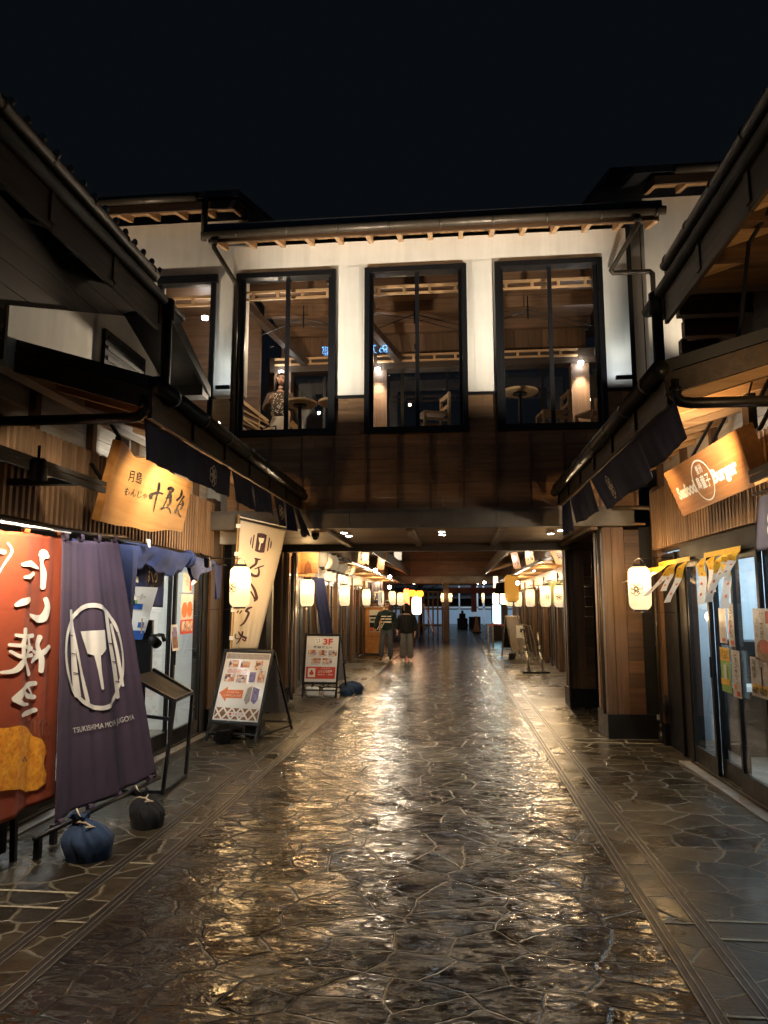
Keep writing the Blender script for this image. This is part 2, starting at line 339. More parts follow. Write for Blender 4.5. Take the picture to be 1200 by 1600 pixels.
def mat_fish():
    m, nt, N, L, P = newmat("baked_fish_cake_print")
    n = noise(nt, coords(nt), 14, 6, 0.7, 0.6); v = N.new('ShaderNodeTexVoronoi'); v.inputs['Scale'].default_value = 34; L.new(coords(nt), v.inputs[0])
    r = ramp(nt, n.outputs[0], [(0.22, (0.30, 0.075, 0.004)), (0.42, (0.74, 0.24, 0.010)), (0.7, (0.90, 0.42, 0.03))])
    r2 = ramp(nt, v.outputs['Distance'], [(0.0, g(0.75)), (0.5, g(1.1))])
    L.new(mixc(nt, 1.0, r.outputs[0], r2.outputs[0], 'MULTIPLY'), P.inputs['Base Color']); P.inputs['Roughness'].default_value = 0.8
    return m
M['fish'] = mat_fish()
def mat_food():
    m, nt, N, L, P = newmat("food_photo_print")
    v = N.new('ShaderNodeTexVoronoi'); v.inputs['Scale'].default_value = 26; L.new(coords(nt), v.inputs[0])
    sp = N.new('ShaderNodeSeparateColor'); L.new(v.outputs['Color'], sp.inputs[0])
    r = ramp(nt, sp.outputs[0], [(0.0, (0.10, 0.05, 0.04)), (0.35, (0.55, 0.20, 0.08)), (0.6, (0.75, 0.55, 0.36)), (0.8, (0.30, 0.28, 0.38)), (1.0, (0.72, 0.68, 0.62))])
    L.new(r.outputs[0], P.inputs['Base Color']); P.inputs['Roughness'].default_value = 0.35
    return m
M['food'] = mat_food()
# ------------------------------------------------------------ mesh builder
class MB:
    def __init__(s): s.v = []; s.f = []; s.m = []; s.mi = 0
    def add(s, vs, fs):
        b = len(s.v); s.v += [tuple(p) for p in vs]
        for f in fs: s.f.append([b + i for i in f]); s.m.append(s.mi)
        return s
    def box(s, x0, y0, z0, x1, y1, z1):
        x0, x1 = min(x0, x1), max(x0, x1); y0, y1 = min(y0, y1), max(y0, y1); z0, z1 = min(z0, z1), max(z0, z1)
        v = [(x0,y0,z0),(x1,y0,z0),(x1,y1,z0),(x0,y1,z0),(x0,y0,z1),(x1,y0,z1),(x1,y1,z1),(x0,y1,z1)]
        return s.add(v, [(0,3,2,1),(4,5,6,7),(0,1,5,4),(1,2,6,5),(2,3,7,6),(3,0,4,7)])
    def bar(s, p, q, w, h, up=(0, 0, 1)):
        p = Vector(p); q = Vector(q); d = (q - p).normalized(); u = Vector(up)
        if abs(d.dot(u)) > 0.98: u = Vector((1, 0, 0))
        a = d.cross(u).normalized(); b = a.cross(d).normalized(); a *= w / 2; b *= h / 2
        v = [p-a-b, p+a-b, p+a+b, p-a+b, q-a-b, q+a-b, q+a+b, q-a+b]
        return s.add(v, [(0,3,2,1),(4,5,6,7),(0,1,5,4),(1,2,6,5),(2,3,7,6),(3,0,4,7)])
    def tube(s, pts, r, n=10, caps=True, closed=False):
        pts = [Vector(p) for p in pts]; rings = []; k = len(pts)
        rr = r if isinstance(r, (list, tuple)) else [r] * k
        prev = None
        for i, p in enumerate(pts):
            if closed: d = (pts[(i + 1) % k] - pts[i - 1]).normalized()
            elif i == 0: d = (pts[1] - p).normalized()
            elif i == k - 1: d = (p - pts[-2]).normalized()
            else: d = ((pts[i + 1] - p).normalized() + (p - pts[i - 1]).normalized()).normalized()
            if prev is None:
                u = Vector((0, 0, 1)) if abs(d.z) < 0.9 else Vector((1, 0, 0))
                a = d.cross(u).normalized()
            else:
                a = (prev - d * prev.dot(d)).normalized()
            prev = a; b = d.cross(a)
            rings.append([p + (a * math.cos(2*math.pi*j/n) + b * math.sin(2*math.pi*j/n)) * rr[i] for j in range(n)])
        vs = [v for ring in rings for v in ring]; fs = []
        for i in range(k if closed else k - 1):
            i2 = (i + 1) % k
            for j in range(n): fs.append((i*n+j, i*n+(j+1)%n, i2*n+(j+1)%n, i2*n+j))
        if caps and not closed: fs.append(tuple(range(n))[::-1]); fs.append(tuple((k-1)*n + j for j in range(n)))
        return s.add(vs, fs)
    def lathe(s, prof, c=(0, 0, 0), n=24, caps=True):
        vs = []; fs = []
        for (r, z) in prof:
            for j in range(n): vs.append((c[0] + r*math.cos(2*math.pi*j/n), c[1] + r*math.sin(2*math.pi*j/n), c[2] + z))
        k = len(prof)
        for i in range(k - 1):
            for j in range(n): fs.append((i*n+j, i*n+(j+1)%n, (i+1)*n+(j+1)%n, (i+1)*n+j))
        if caps: fs.append(tuple(range(n))[::-1]); fs.append(tuple((k-1)*n+j for j in range(n)))
        return s.add(vs, fs)
    def prism(s, outline, d):          # outline: 3D points in order, d: extrusion vector
        o = [Vector(p) for p in outline]; d = Vector(d); n = len(o)
        vs = o + [p + d for p in o]
        fs = [tuple(range(n))[::-1], tuple(range(n, 2*n))] + [(i, (i+1) % n, n + (i+1) % n, n + i) for i in range(n)]
        return s.add(vs, fs)
    def grid(s, fn, nu, nv):
        vs = [fn(i / nu, j / nv) for j in range(nv + 1) for i in range(nu + 1)]
        fs = [(j*(nu+1)+i, j*(nu+1)+i+1, (j+1)*(nu+1)+i+1, (j+1)*(nu+1)+i) for j in range(nv) for i in range(nu)]
        return s.add(vs, fs)
    def flat(s, verts2, faces, fn):    # 2D verts mapped through fn
        return s.add([fn(*v) for v in verts2], faces)
    def build_each(s, name, mat, parent=None, **kw):      # one object per separate piece
        n = len(s.v); root = list(range(n))
        def find(a):
            while root[a] != a: root[a] = root[root[a]]; a = root[a]
            return a
        for f in s.f:
            for i in f[1:]: root[find(i)] = find(f[0])
        parts = {}
        for f, m in zip(s.f, s.m): parts.setdefault(find(f[0]), []).append((f, m))
        out = []
        for fs in parts.values():
            q = MB(); mp = {}
            for f, m in fs:
                for i in f:
                    if i not in mp: mp[i] = len(q.v); q.v.append(s.v[i])
                q.f.append([mp[i] for i in f]); q.m.append(m)
            out.append(q.build(name, mat, parent, **kw))
        return out
    def build(s, name, mat, parent=None, smooth=False, local=False, bevel=0.0, solid=0.0, sub=0):
        me = bpy.data.meshes.new(name)
        off = Vector((0, 0, 0))
        if parent is not None and not local:
            p = parent
            while p is not None: off += p.location; p = p.parent
        me.from_pydata([tuple(Vector(v) - off) for v in s.v], [], s.f)
        mats = mat if isinstance(mat, (list, tuple)) else [mat]
        for mm in mats: me.materials.append(M[mm] if isinstance(mm, str) else mm)
        for p, mi in zip(me.polygons, s.m): p.material_index = min(mi, len(mats) - 1); p.use_smooth = smooth
        bm = bmesh.new(); bm.from_mesh(me); bmesh.ops.recalc_face_normals(bm, faces=bm.faces)
        if bevel: 
            ed = [e for e in bm.edges if len(e.link_faces) == 2 and e.calc_face_angle(0) > 0.6]
            bmesh.ops.bevel(bm, geom=ed, offset=bevel, segments=2, affect='EDGES', profile=0.6)
        bm.to_mesh(me); bm.free()
        o = bpy.data.objects.new(name, me); COL.objects.link(o)
        if parent is not None: o.parent = parent
        if solid:
            md = o.modifiers.new("solid", 'SOLIDIFY'); md.thickness = solid; md.offset = 0
        if sub:
            md = o.modifiers.new("sub", 'SUBSURF'); md.levels = sub; md.render_levels = sub
        return o
def tag(o, label=None, cat=None, group=None, kind=None):
    if label: o['label'] = label
    if cat: o['category'] = cat
    if group: o['group'] = group
    if kind: o['kind'] = kind
    return o
def thing(name, loc, label, cat, group=None):
    o = bpy.data.objects.new(name, None); COL.objects.link(o); o.location = loc; o.empty_display_size = 0.1
    return tag(o, label, cat, group)
def copy_tree(o, parent=None):
    c = o.copy(); COL.objects.link(c)
    if parent is not None: c.parent = parent; c.matrix_parent_inverse = o.matrix_parent_inverse.copy()
    for ch in list(o.children): copy_tree(ch, c)
    return c
def lerp(a, b, t): return a + (b - a) * t
def V(*a): return Vector(a)

# ------------------------------------------------------------ lettering
TXT = {}
def make_texts(items):
    obs = []
    for key, (txt, bold) in items.items():
        cu = bpy.data.curves.new("lettering_source", 'FONT'); cu.body = txt; cu.size = 1.0; cu.offset = bold
        cu.align_x = 'CENTER'; cu.resolution_u = 3; cu.fill_mode = 'FRONT'; cu.space_line = 1.0
        ob = bpy.data.objects.new("lettering_source", cu); COL.objects.link(ob); obs.append((key, ob))
    bpy.context.view_layer.update(); dg = bpy.context.evaluated_depsgraph_get()
    for key, ob in obs:
        me = bpy.data.meshes.new_from_object(ob.evaluated_get(dg))
        vs = [(v.co.x, v.co.y) for v in me.vertices]; fs = [tuple(p.vertices) for p in me.polygons]
        if vs:
            x0 = min(v[0] for v in vs); x1 = max(v[0] for v in vs); y0 = min(v[1] for v in vs); y1 = max(v[1] for v in vs)
            # normalised to a 0..1 box, aspect kept separately
            TXT[key] = ([((x-x0)/(x1-x0 or 1), (y-y0)/(y1-y0 or 1)) for x, y in vs], fs, (x1-x0)/(y1-y0 or 1))
        else: TXT[key] = ([], [], 1)
        bpy.data.meshes.remove(me); cu = ob.data; bpy.data.objects.remove(ob); bpy.data.curves.remove(cu)
def refine(vs, fs, L):
    bm = bmesh.new(); vv = [bm.verts.new((x, y, 0)) for x, y in vs]
    for f in fs:
        try: bm.faces.new([vv[i] for i in f])
        except ValueError: pass
    bmesh.ops.triangulate(bm, faces=bm.faces)
    for _ in range(7):
        ed = [e for e in bm.edges if e.calc_length() > L]
        if not ed: break
        bmesh.ops.subdivide_edges(bm, edges=ed, cuts=1); bmesh.ops.triangulate(bm, faces=bm.faces)
    bm.verts.index_update()
    r = [(v.co.x, v.co.y) for v in bm.verts], [tuple(v.index for v in f.verts) for f in bm.faces]
    bm.free(); return r
def put_text(mb, key, fn, u0, v0, u1, v1, mirror=False, ref=0):
    vs, fs, _ = TXT[key]
    if not vs: return
    if ref: vs, fs = refine(vs, fs, ref)
    mb.add([fn(lerp(u0, u1, (1 - x) if mirror else x), lerp(v0, v1, y)) for x, y in vs], fs)
def brush(pts, ws, n=7):               # a tapering brush stroke in 2D -> verts, faces
    P2 = [Vector((p[0], p[1])) for p in pts]; out = []; k = len(P2)
    def cr(i, t):
        p0, p1, p2, p3 = P2[max(i-1, 0)], P2[i], P2[min(i+1, k-1)], P2[min(i+2, k-1)]
        return 0.5*((2*p1) + (p2-p0)*t + (2*p0-5*p1+4*p2-p3)*t*t + (3*p1-p0-3*p2+p3)*t**3)
    c = []; w = []
    for i in range(k - 1):
        for j in range(n): c.append(cr(i, j/n)); w.append(lerp(ws[i], ws[i+1], j/n))
    c.append(P2[-1]); w.append(ws[-1])
    vs = []; fs = []
    for i, p in enumerate(c):
        d = (c[min(i+1, len(c)-1)] - c[max(i-1, 0)]); d = d.normalized() if d.length > 1e-9 else Vector((1, 0))
        nrm = Vector((-d.y, d.x)) * w[i] / 2
        vs += [tuple(p + nrm), tuple(p - nrm)]
    for i in range(len(c) - 1): fs.append((2*i, 2*i+1, 2*i+3, 2*i+2))
    # rounded ends
    for end, sgn in ((0, -1), (len(c)-1, 1)):
        p = c[end]; d = (c[min(end+1, len(c)-1)] - c[max(end-1, 0)]); d = d.normalized() if d.length > 1e-9 else Vector((1, 0)); d *= sgn
        nrm = Vector((-d.y, d.x)); b = len(vs); r = w[end]/2
        vs.append(tuple(p)); arc = []
        for q in range(7):
            a = -math.pi/2 + math.pi*q/6; arc.append(tuple(p + d*math.cos(a)*r*0.8 + nrm*math.sin(a)*r))
        vs += arc
        for q in range(6): fs.append((b, b+1+q, b+2+q))
    return vs, fs
def quad_fn(TL, TR, BR, BL, off=0.0):  # u,v in 0..1 (v up) on a bilinear patch, pushed off along the normal
    TL, TR, BR, BL = map(Vector, (TL, TR, BR, BL))
    nrm = ((TR - BL).cross(TL - BR)).normalized()
    def f(u, v): return (BL*(1-u)*(1-v) + BR*u*(1-v) + TL*(1-u)*v + TR*u*v) + nrm*off
    return f
def inv_bilin(q, p):                   # q = TL,TR,BR,BL in picture-like 2D -> u,v
    TL, TR, BR, BL = [Vector(a) for a in q]; p = Vector(p); u = v = 0.5
    for _ in range(12):
        e = BL*(1-u)*(1-v) + BR*u*(1-v) + TL*(1-u)*v + TR*u*v - p
        du = (BR-BL)*(1-v) + (TR-TL)*v; dv = (TL-BL)*(1-u) + (TR-BR)*u
        det = du.x*dv.y - du.y*dv.x
        if abs(det) < 1e-9: break
        u -= (e.x*dv.y - e.y*dv.x)/det; v -= (du.x*e.y - du.y*e.x)/det
    return u, v
def disc2(cx, cy, rx, ry, n=20, rin=0.0):
    if rin <= 0:
        vs = [(cx, cy)] + [(cx + rx*math.cos(2*math.pi*i/n), cy + ry*math.sin(2*math.pi*i/n)) for i in range(n)]
        return vs, [(0, 1+i, 1+(i+1) % n) for i in range(n)]
    vs = []; 
    for i in range(n):
        c, s_ = math.cos(2*math.pi*i/n), math.sin(2*math.pi*i/n)
        vs += [(cx+rx*c, cy+ry*s_), (cx+rx*rin*c, cy+ry*rin*s_)]
    return vs, [(2*i, 2*i+1, 2*((i+1) % n)+1, 2*((i+1) % n)) for i in range(n)]
def crest2(cx, cy, r, w=0.13):         # the knot crest: interlaced petals round a hexagram
    out = []
    for k in range(6):
        a = math.pi/3*k + math.pi/6
        vs, fs = disc2(cx + r*0.56*math.cos(a), cy + r*0.56*math.sin(a), r*0.46, r*0.46, 18, 1 - w*1.7); out.append((vs, fs))
    for k in range(6):
        a = math.pi/3*k; b = a + 2*math.pi/3
        out.append(brush([(cx + r*0.55*math.cos(a), cy + r*0.55*math.sin(a)), (cx + r*0.55*math.cos(b), cy + r*0.55*math.sin(b))], [r*w*0.55]*2, 2))
    return out

make_texts({
 'Seafood': ("Seafood", 0.05), 'Burger': ("Burger", 0.05), 'toyosu': ("豊洲", 0.01), 'shima': ("島童子", 0.02),
 'tsuki': ("TSUKISHIMA MONJA JUGOYA", 0.0), 'tsukishima': ("月島", 0.0), 'monja': ("もんじゃ", 0.0),
 '3F': ("3F", 0.04), 'stairs': ("階段で上へ", 0.015), 'arrow1': ("フードコートは", 0.01), 'arrow2': ("こちらでございます", 0.01),
 'toki': ("千客万来", 0.0), 'time': ("時", 0.0), 'shop1': ("江戸前場下町", 0.0), 'shop2': ("よりどり町屋", 0.02), 'shop3': ("串焼き・海鮮", 0.0),
 'manyo1': ("万葉", 0.0), 'manyo2': ("倶楽部", 0.0), 'c1': ("目", 0.0), 'c2': ("利", 0.0), 'c3': ("横", 0.0), 'c4': ("丁", 0.0),
 'beer': ("生\nビ\nー\nル", 0.02), 'lemon': ("レ\nモ\nン\nサ\nワ\nー", 0.01), 'cola': ("ウ\nー\nロ\nン", 0.0), 'torotto': ("とろっと\nマンゴー", 0.01),
 'ama': ("甘\n太\n郎", 0.0), 'ama2': ("ぶ\nり\nん", 0.0), '600': ("¥600", 0.03), 'menu1': ("まぐろ\n丼", 0.0), 'menu2': ("海\n鮮\n丼", 0.0),
 'note': ("ラストオーダー\n20:00", 0.0), 'MM': ("MM", 0.02), 'sushi': ("寿司", 0.02), 'maru': ("まる", 0.02), 'kani': ("かに", 0.02), 'sake': ("酒処", 0.02),
 'ichi': ("海鮮いち", 0.02), 'tai': ("た", 0.03), 'nobori': ("い\nら\nっ\nし\nゃ\nい", 0.02), 'noren': ("寿\nし", 0.03), 'wa': ("和", 0.02), 'drink': ("お飲み物\nあります", 0.0),
})
# ============================================================ THE GROUND
b = MB(); b.add([(-40, -12, 0), (40, -12, 0), (40, 120, 0), (-40, 120, 0)], [(0, 1, 2, 3)])
gr = tag(b.build("ground", 'ground'), kind='structure')
# slotted steel drains: two pairs of lines along the lane, with thin stone joints between them
for name, xc in (("drain_channel", -1.90), ("drain_channel", -2.14), ("drain_channel", 1.03), ("drain_channel", 1.26)):
    b = MB()
    for k, dx in enumerate((-0.034, 0.0, 0.034)):
        b.box(xc + dx - 0.0028, -2, 0.0, xc + dx + 0.0028, 45, 0.007)
    b.mi = 1; b.box(xc - 0.036, -2, 0.0, xc + 0.036, 45, 0.003)
    tag(b.build(name, ['rail', 'black']), kind='structure')
b = MB()
y = 1.2
while y < 40:
    b.box(-2.112, y, 0, -1.928, y + 0.016, 0.004); b.box(1.058, y + 0.3, 0, 1.232, y + 0.316, 0.004); y += 0.86
tag(b.build("channel_joints", 'grout'), kind='structure')
b = MB()
for y in (3.93, 4.14, 9.08, 9.32, 13.4, 17.6, 21.8):
    b.box(-3.3, y, 0, -2.168, y + 0.022, 0.004); b.box(1.288, y - 0.02, 0, 2.5, y + 0.002, 0.004)
for x0, y0, x1, y1 in ((-2.75, 3.95, -2.75, 4.14), (2.05, 9.1, 2.05, 9.3)): b.box(x0, y0, 0, x0 + 0.018, y1, 0.004)
tag(b.build("paving_joints", 'grout'), kind='structure')

# ============================================================ THE TWO NEAR SHOP HOUSES
SIDE = {
 'L': dict(s=1, wall=-3.30, slat=-3.24, eave=-2.00, up=-2.49, uw=-3.00),
 'R': dict(s=-1, wall=2.50, slat=2.44, eave=1.33, up=1.69, uw=2.35),
}
def near_house(k):
    q = SIDE[k]; s = q['s']; wl_, sl, ev, up, uw = q['wall'], q['slat'], q['eave'], q['up'], q['uw']
    lab = ("dark timber shop house with the honey wooden board and red banner before it" if k == 'L'
           else "dark timber shop house with bluish lit glass doors and the burger board")
    t = thing("shop_house", (wl_ - s*1.5, 6.5, 0), lab, "shop")
    X = lambda d: wl_ + s*d            # d metres out from the facade
    # --- room behind the glass
    b = MB()
    xb = X(-2.6)
    b.box(xb - s*0.1, 2.0, 0.0, xb, 9.3, 2.5)                                   # back wall
    b.box(xb, 9.25, 0.0, X(-0.08), 9.33, 2.5); b.box(xb, 1.9, 0.0, X(-0.08), 2.0, 2.5)
    b.box(xb, 2.0, 2.42, X(-0.08), 9.25, 2.5)
    b.build("room", 'roomwhite' if k == 'R' else 'roomneutral', t)
    b = MB(); b.box(xb, 2.0, 0.0, X(-0.06), 9.25, 0.03); b.build("room_floor", 'sill', t)
    b = MB()
    for yy in (3.6, 5.6, 7.6):
        b.box(X(-1.6), yy, 2.38, X(-1.45), yy + 1.2, 2.415); b.box(X(-0.75), yy, 2.38, X(-0.65), yy + 1.2, 2.415)
    b.build("ceiling_light", 'tubelight' if k == 'R' else 'tubeneutral', t)
    b = MB()
    if k == 'R':
        for i in range(6): b.box(X(-0.55), 2.6, 0.05 + i*0.145, X(-0.62), 6.9, 0.19 + i*0.145)
        b.box(X(-0.62), 6.82, 0.03, X(-1.2), 6.9, 0.92); b.mi = 1; b.box(X(-0.50), 2.6, 0.92, X(-1.25), 6.95, 0.97)
        b.mi = 2
        for i in range(5): b.box(xb + s*0.02, 3.2 + i*1.1, 1.35, xb + s*0.05, 4.0 + i*1.1, 1.95)
        b.mi = 1; b.box(X(-0.5), 7.9, 0.75, X(-1.0), 8.9, 0.80); b.box(X(-2.2), 3.2, 1.30, X(-2.55), 8.2, 1.33); b.box(X(-2.2), 3.2, 0.9, X(-2.55), 8.2, 0.93)
        b.build("counter", ['counter', 'white', 'food'], t)
        random.seed(8)
        b = MB()
        for i in range(26):
            yy = 3.3 + i*0.19; w = random.uniform(0.05, 0.13); hh = random.uniform(0.10, 0.30); b.mi = i % 4
            b.box(X(-2.25), yy, 1.332, X(-2.25 - w), yy + w, 1.332 + hh)
        b.build("shelf_goods", ['brownp', 'paper', 'redp', 'steel'], t)
        b = MB()
        for i in range(9):
            yy = 3.0 + i*0.42; w = random.uniform(0.06, 0.16); hh = random.uniform(0.06, 0.28); b.mi = i % 3
            b.box(X(-0.75), yy, 0.972, X(-0.75 - w), yy + w, 0.972 + hh)
        b.build("counter_goods", ['black', 'steel', 'paper'], t)
        b = MB(); b.box(X(-2.3), 7.0, 0.03, X(-2.58), 8.0, 2.0); b.mi = 1; b.box(X(-2.28), 7.05, 0.3, X(-2.3), 7.95, 1.9); b.build("fridge", ['steel', 'black'], t)
        b = MB()
        for yy in (3.4, 5.0, 6.6): b.lathe([(0.10, 0.0), (0.05, 0.10), (0.015, 0.12), (0.008, 0.42)], (X(-1.0), yy, 1.98), 16)
        b.build("pendant_shade", 'black', t)
        b = MB()
        b.box(X(-0.55), 8.25, 0.03, X(-0.95), 8.75, 1.25); b.mi = 1
        b.box(X(-0.53), 8.30, 0.80, X(-0.55), 8.70, 1.2); b.build("drinks_cabinet", ['black', 'steel'], t)
    else:
        b.box(X(-1.3), 6.4, 0.03, X(-1.9), 8.9, 0.95); b.mi = 1; b.box(X(-1.25), 6.35, 0.95, X(-1.95), 8.95, 1.0)
        b.mi = 2
        for i in range(4): b.box(xb + s*0.02, 5.2 + i*1.0, 1.3, xb + s*0.05, 5.9 + i*1.0, 1.9)
        b.build("counter", ['steel', 'white', 'food'], t)
    # --- glazed sliding doors
    ys = (9.07, 8.19, 7.31, 6.43, 5.55, 4.67, 3.79, 2.9) if k == 'L' else (7.95, 7.30, 6.72, 6.12, 5.50, 4.8, 4.1, 3.4, 2.7)
    top = 2.20 if k == 'L' else 2.12
    for i in range(len(ys) - 1):
        y1, y0 = ys[i], ys[i+1]; dx = -0.045 if i % 2 else 0.0
        b = MB(); a0, a1 = X(-0.02 + dx), X(0.02 + dx)
        b.box(a0, y0, 0.03, a1, y0 + 0.045, top); b.box(a0, y1 - 0.045, 0.03, a1, y1, top)
        b.box(a0, y0 + 0.045, 0.03, a1, y1 - 0.045, 0.20); b.box(a0, y0 + 0.045, top - 0.07, a1, y1 - 0.045, top)
        if i % 2 == 0: b.box(X(0.02 + dx), y0 + 0.012, 0.95, X(0.035 + dx), y0 + 0.032, 1.15)
        d = b.build("glass_door", 'black', t)
        b = MB(); b.box(X(-0.004 + dx), y0 + 0.04, 0.19, X(0.004 + dx), y1 - 0.04, top - 0.06); b.build("pane", 'glassdoor', d)
    b = MB()
    yt = ys[0]
    b.box(X(-0.10), 1.5, 0.0, X(0.05), yt, 0.028); b.mi = 1
    for dx in (-0.055, -0.02, 0.02): b.box(X(dx), 1.5, 0.028, X(dx + 0.008), yt, 0.034)
    b.mi = 2; b.box(X(0.05), 1.5, 0.0, X(0.16), yt + 0.1, 0.018)
    b.build("door_track", ['black', 'rail', 'sill'], t)
    b = MB()
    b.box(X(-0.09), yt, 0.0, X(0.03), yt + 0.10, 2.25)                           # black jamb and recess panel
    if k == 'R':
        b.box(X(-0.12), yt + 0.10, 0.0, X(-0.02), 8.95, 2.25); b.box(X(-0.02), 8.35, 0.0, X(0.01), 8.40, 2.25)
    else: b.box(X(-0.10), yt + 0.10, 0.0, X(0.0), 9.36, 2.25)
    b.box(X(-0.10), 1.5, top, X(0.04), yt + 0.1, 2.28)
    b.build("door_jamb", 'blackm', t)
    # --- end posts and planks
    b = MB()
    if k == 'L':
        b.box(X(-0.1), 9.37, 0.28, X(0.03), 9.52, 3.1); b.box(X(-0.1), 9.525, 0.28, X(0.015), 9.80, 3.1); b.box(X(-0.1), 9.805, 0.28, X(0.03), 9.93, 3.1)
    else:
        b.box(X(-0.1), 8.96, 0.25, X(0.02), 9.10, 3.1); b.box(X(-0.1), 9.105, 0.25, X(0.0), 9.28, 3.1)
    b.build_each("end_post", 'wood_brownZ', t, bevel=0.004)
    b = MB()
    if k == 'L': b.box(X(-0.1), 9.37, 0, X(0.05), 9.93, 0.28)
    else: b.box(X(-0.1), 8.96, 0, X(0.04), 9.28, 0.25)
    b.build("plinth", 'black', t)
    # --- slat screen over the doors, pale boards above
    b = MB(); y = 2.2; yend = 9.34 if k == 'L' else 9.0
    z0, z1 = 2.30, 3.02
    while y < yend:
        b.box(X(0.0), y, z0 + (0.0 if k == 'L' else 0.02), X(0.065), y + 0.034, z1); y += 0.078
    b.build("slat_screen", 'cedar', t)
    b = MB()
    for i in range(3): b.box(X(-0.09), 2.2, 2.285 + i*0.25, X(-0.03), yend, 2.53 + i*0.25)
    b.build("screen_backing", 'wood_dark', t)
    b = MB()
    for i in range(4): b.box(X(-0.09), 2.2, 3.04 + i*0.17, X(-0.055), yend, 3.205 + i*0.17)
    b.build("pale_boards", 'paleboard', t)
    b = MB()
    for yy in (4.3, 5.2, 6.1, 7.0, 7.9, 8.8): b.box(X(-0.055), yy, 3.04, X(0.01), yy + 0.07, 3.6)
    b.build_each("wall_stud", 'wood_brownZ', t)
    # --- lower roof: soffit boards, rafters, fascia, gutter
    def zr(d): return 2.96 + 0.30 * ((abs(ev - wl_) + 0.02) - d)                 # underside height d metres out
    D = abs(ev - wl_)
    Y0, Y1 = 4.5, 9.16
    b = MB()
    for i in range(7):
        d0, d1 = D*i/7 - 0.1, D*(i+1)/7 - 0.104
        b.prism([(X(d0), Y0, zr(d0)+0.10), (X(d1), Y0, zr(d1)+0.10), (X(d1), Y0, zr(d1)+0.13), (X(d0), Y0, zr(d0)+0.13)], (0, Y1-Y0, 0))
    b.build("soffit_boards", 'raftwoodY', t)
    b = MB(); y = Y0 + 0.02
    while y < Y1 - 0.05:
        b.prism([(X(-0.05), y, zr(-0.05)), (X(D-0.05), y, zr(D-0.05)), (X(D-0.05), y, zr(D-0.05)+0.10), (X(-0.05), y, zr(-0.05)+0.10)], (0, 0.06, 0)); y += 0.44
    b.build_each("rafter", 'raftwood', t)
    b = MB()
    b.prism([(X(-0.5), Y0-0.04, zr(-0.5)+0.13), (X(D+0.06), Y0-0.04, zr(D+0.06)+0.13), (X(D+0.06), Y0-0.04, zr(D+0.06)+0.21), (X(-0.5), Y0-0.04, zr(-0.5)+0.21)], (0, Y1-Y0+0.06, 0))
    b.build("lower_roof", 'rooftile', t)
    b = MB()
    for i in range(6):
        ya, yb = Y0 + (Y1-Y0)*i/6, Y0 + (Y1-Y0)*(i+1)/6 - 0.008
        b.box(X(D-0.05), ya, 2.90, X(D-0.02), yb, 3.10)
        b.box(X(D-0.02), yb - 0.03, 2.92, X(D+0.0), yb + 0.03, 3.06)
    b.prism([(X(-0.5), Y0-0.045, zr(-0.5)-0.02), (X(D), Y0-0.045, zr(D)-0.02), (X(D), Y0-0.045, zr(D)+0.12), (X(-0.5), Y0-0.045, zr(-0.5)+0.12)], (0, 0.035, 0))
    b.build("fascia", 'wood_dark', t)
    b = MB(); gx, gz = X(D + 0.03), 3.10
    b.tube([(gx, Y0 - 0.06, gz + 0.015), (gx, Y1 + 0.02, gz - 0.02)], 0.058, 14)
    for i in range(8):
        yy = Y0 + 0.2 + i*0.6; b.tube([(gx, yy, gz), (gx, yy + 0.035, gz)], 0.063, 14)
    b.build("gutter", 'gutterdark', t, smooth=True)
    b = MB()
    zp = 2.90
    b.tube([(X(D - 0.06), Y0 - 0.02, 3.05), (X(D - 0.06), Y0 - 0.02, zp + 0.05), (X(D - 0.10), Y0 - 0.02, zp + 0.01), (X(D - 0.16), Y0 - 0.02, zp), (X(-0.6), Y0 - 0.02, zp)], 0.036, 12)
    b.tube([(X(D-0.06), Y0 - 0.02, 3.0), (X(D-0.06), Y0 - 0.02, 2.96)], 0.045, 12)
    b.build("downpipe", 'gutterdark', t, smooth=True)
    # --- near canopy with a small down lamp under it
    b = MB(); cz = 2.54
    xo = X(0.68) if k == 'L' else X(0.45)
    b.prism([(X(-0.05), 1.6, cz + 0.16), (xo, 1.6, cz), (xo, 1.6, cz + 0.035), (X(-0.05), 1.6, cz + 0.195)], (0, 3.5, 0))
    b.box(xo - s*0.03, 1.6, cz - 0.05, xo - s*0.005, 5.1, cz - 0.005)
    for yy in (2.6, 3.8, 4.85): b.box(X(0), yy, cz - 0.02, xo - s*0.04, yy + 0.07, cz + 0.03 )
    b.build("canopy", 'gutterdark', t)
    b = MB()
    for yy in (4.30,): b.bar((X(0.25), yy, cz + 0.09), (X(0.25), yy, cz + 0.0), 0.02, 0.02)
    b.build("canopy_hook", 'black', t)
    # --- upper storey
    b = MB()
    if k == 'L':
        out = [(4.36, 3.25), (4.36, 3.68), (6.34, 4.42), (6.55, 4.42), (7.69, 4.20), (7.69, 3.25)]
        b.prism([(uw, y, z) for y, z in out], (-0.12, 0, 0)); b.build("upper_wall", 'plaster', t)
        b = MB()
        b.box(uw, 5.62, 3.62, uw + 0.035, 6.42, 4.02); b.mi = 1
        for i in range(4): b.box(uw + 0.035, 5.66, 3.66 + i*0.09, uw + 0.045, 6.38, 3.70 + i*0.09)
        b.build("vent_louvre", ['black', 'blackm'], t)
        b = MB()
        for i in range(9): b.box(uw - 0.2, -1.0, 3.3 + i*0.17, uw - 0.02, 7.0, 3.465 + i*0.17)
        b.build("upper_cladding", 'wood_dark', t)
        b = MB()
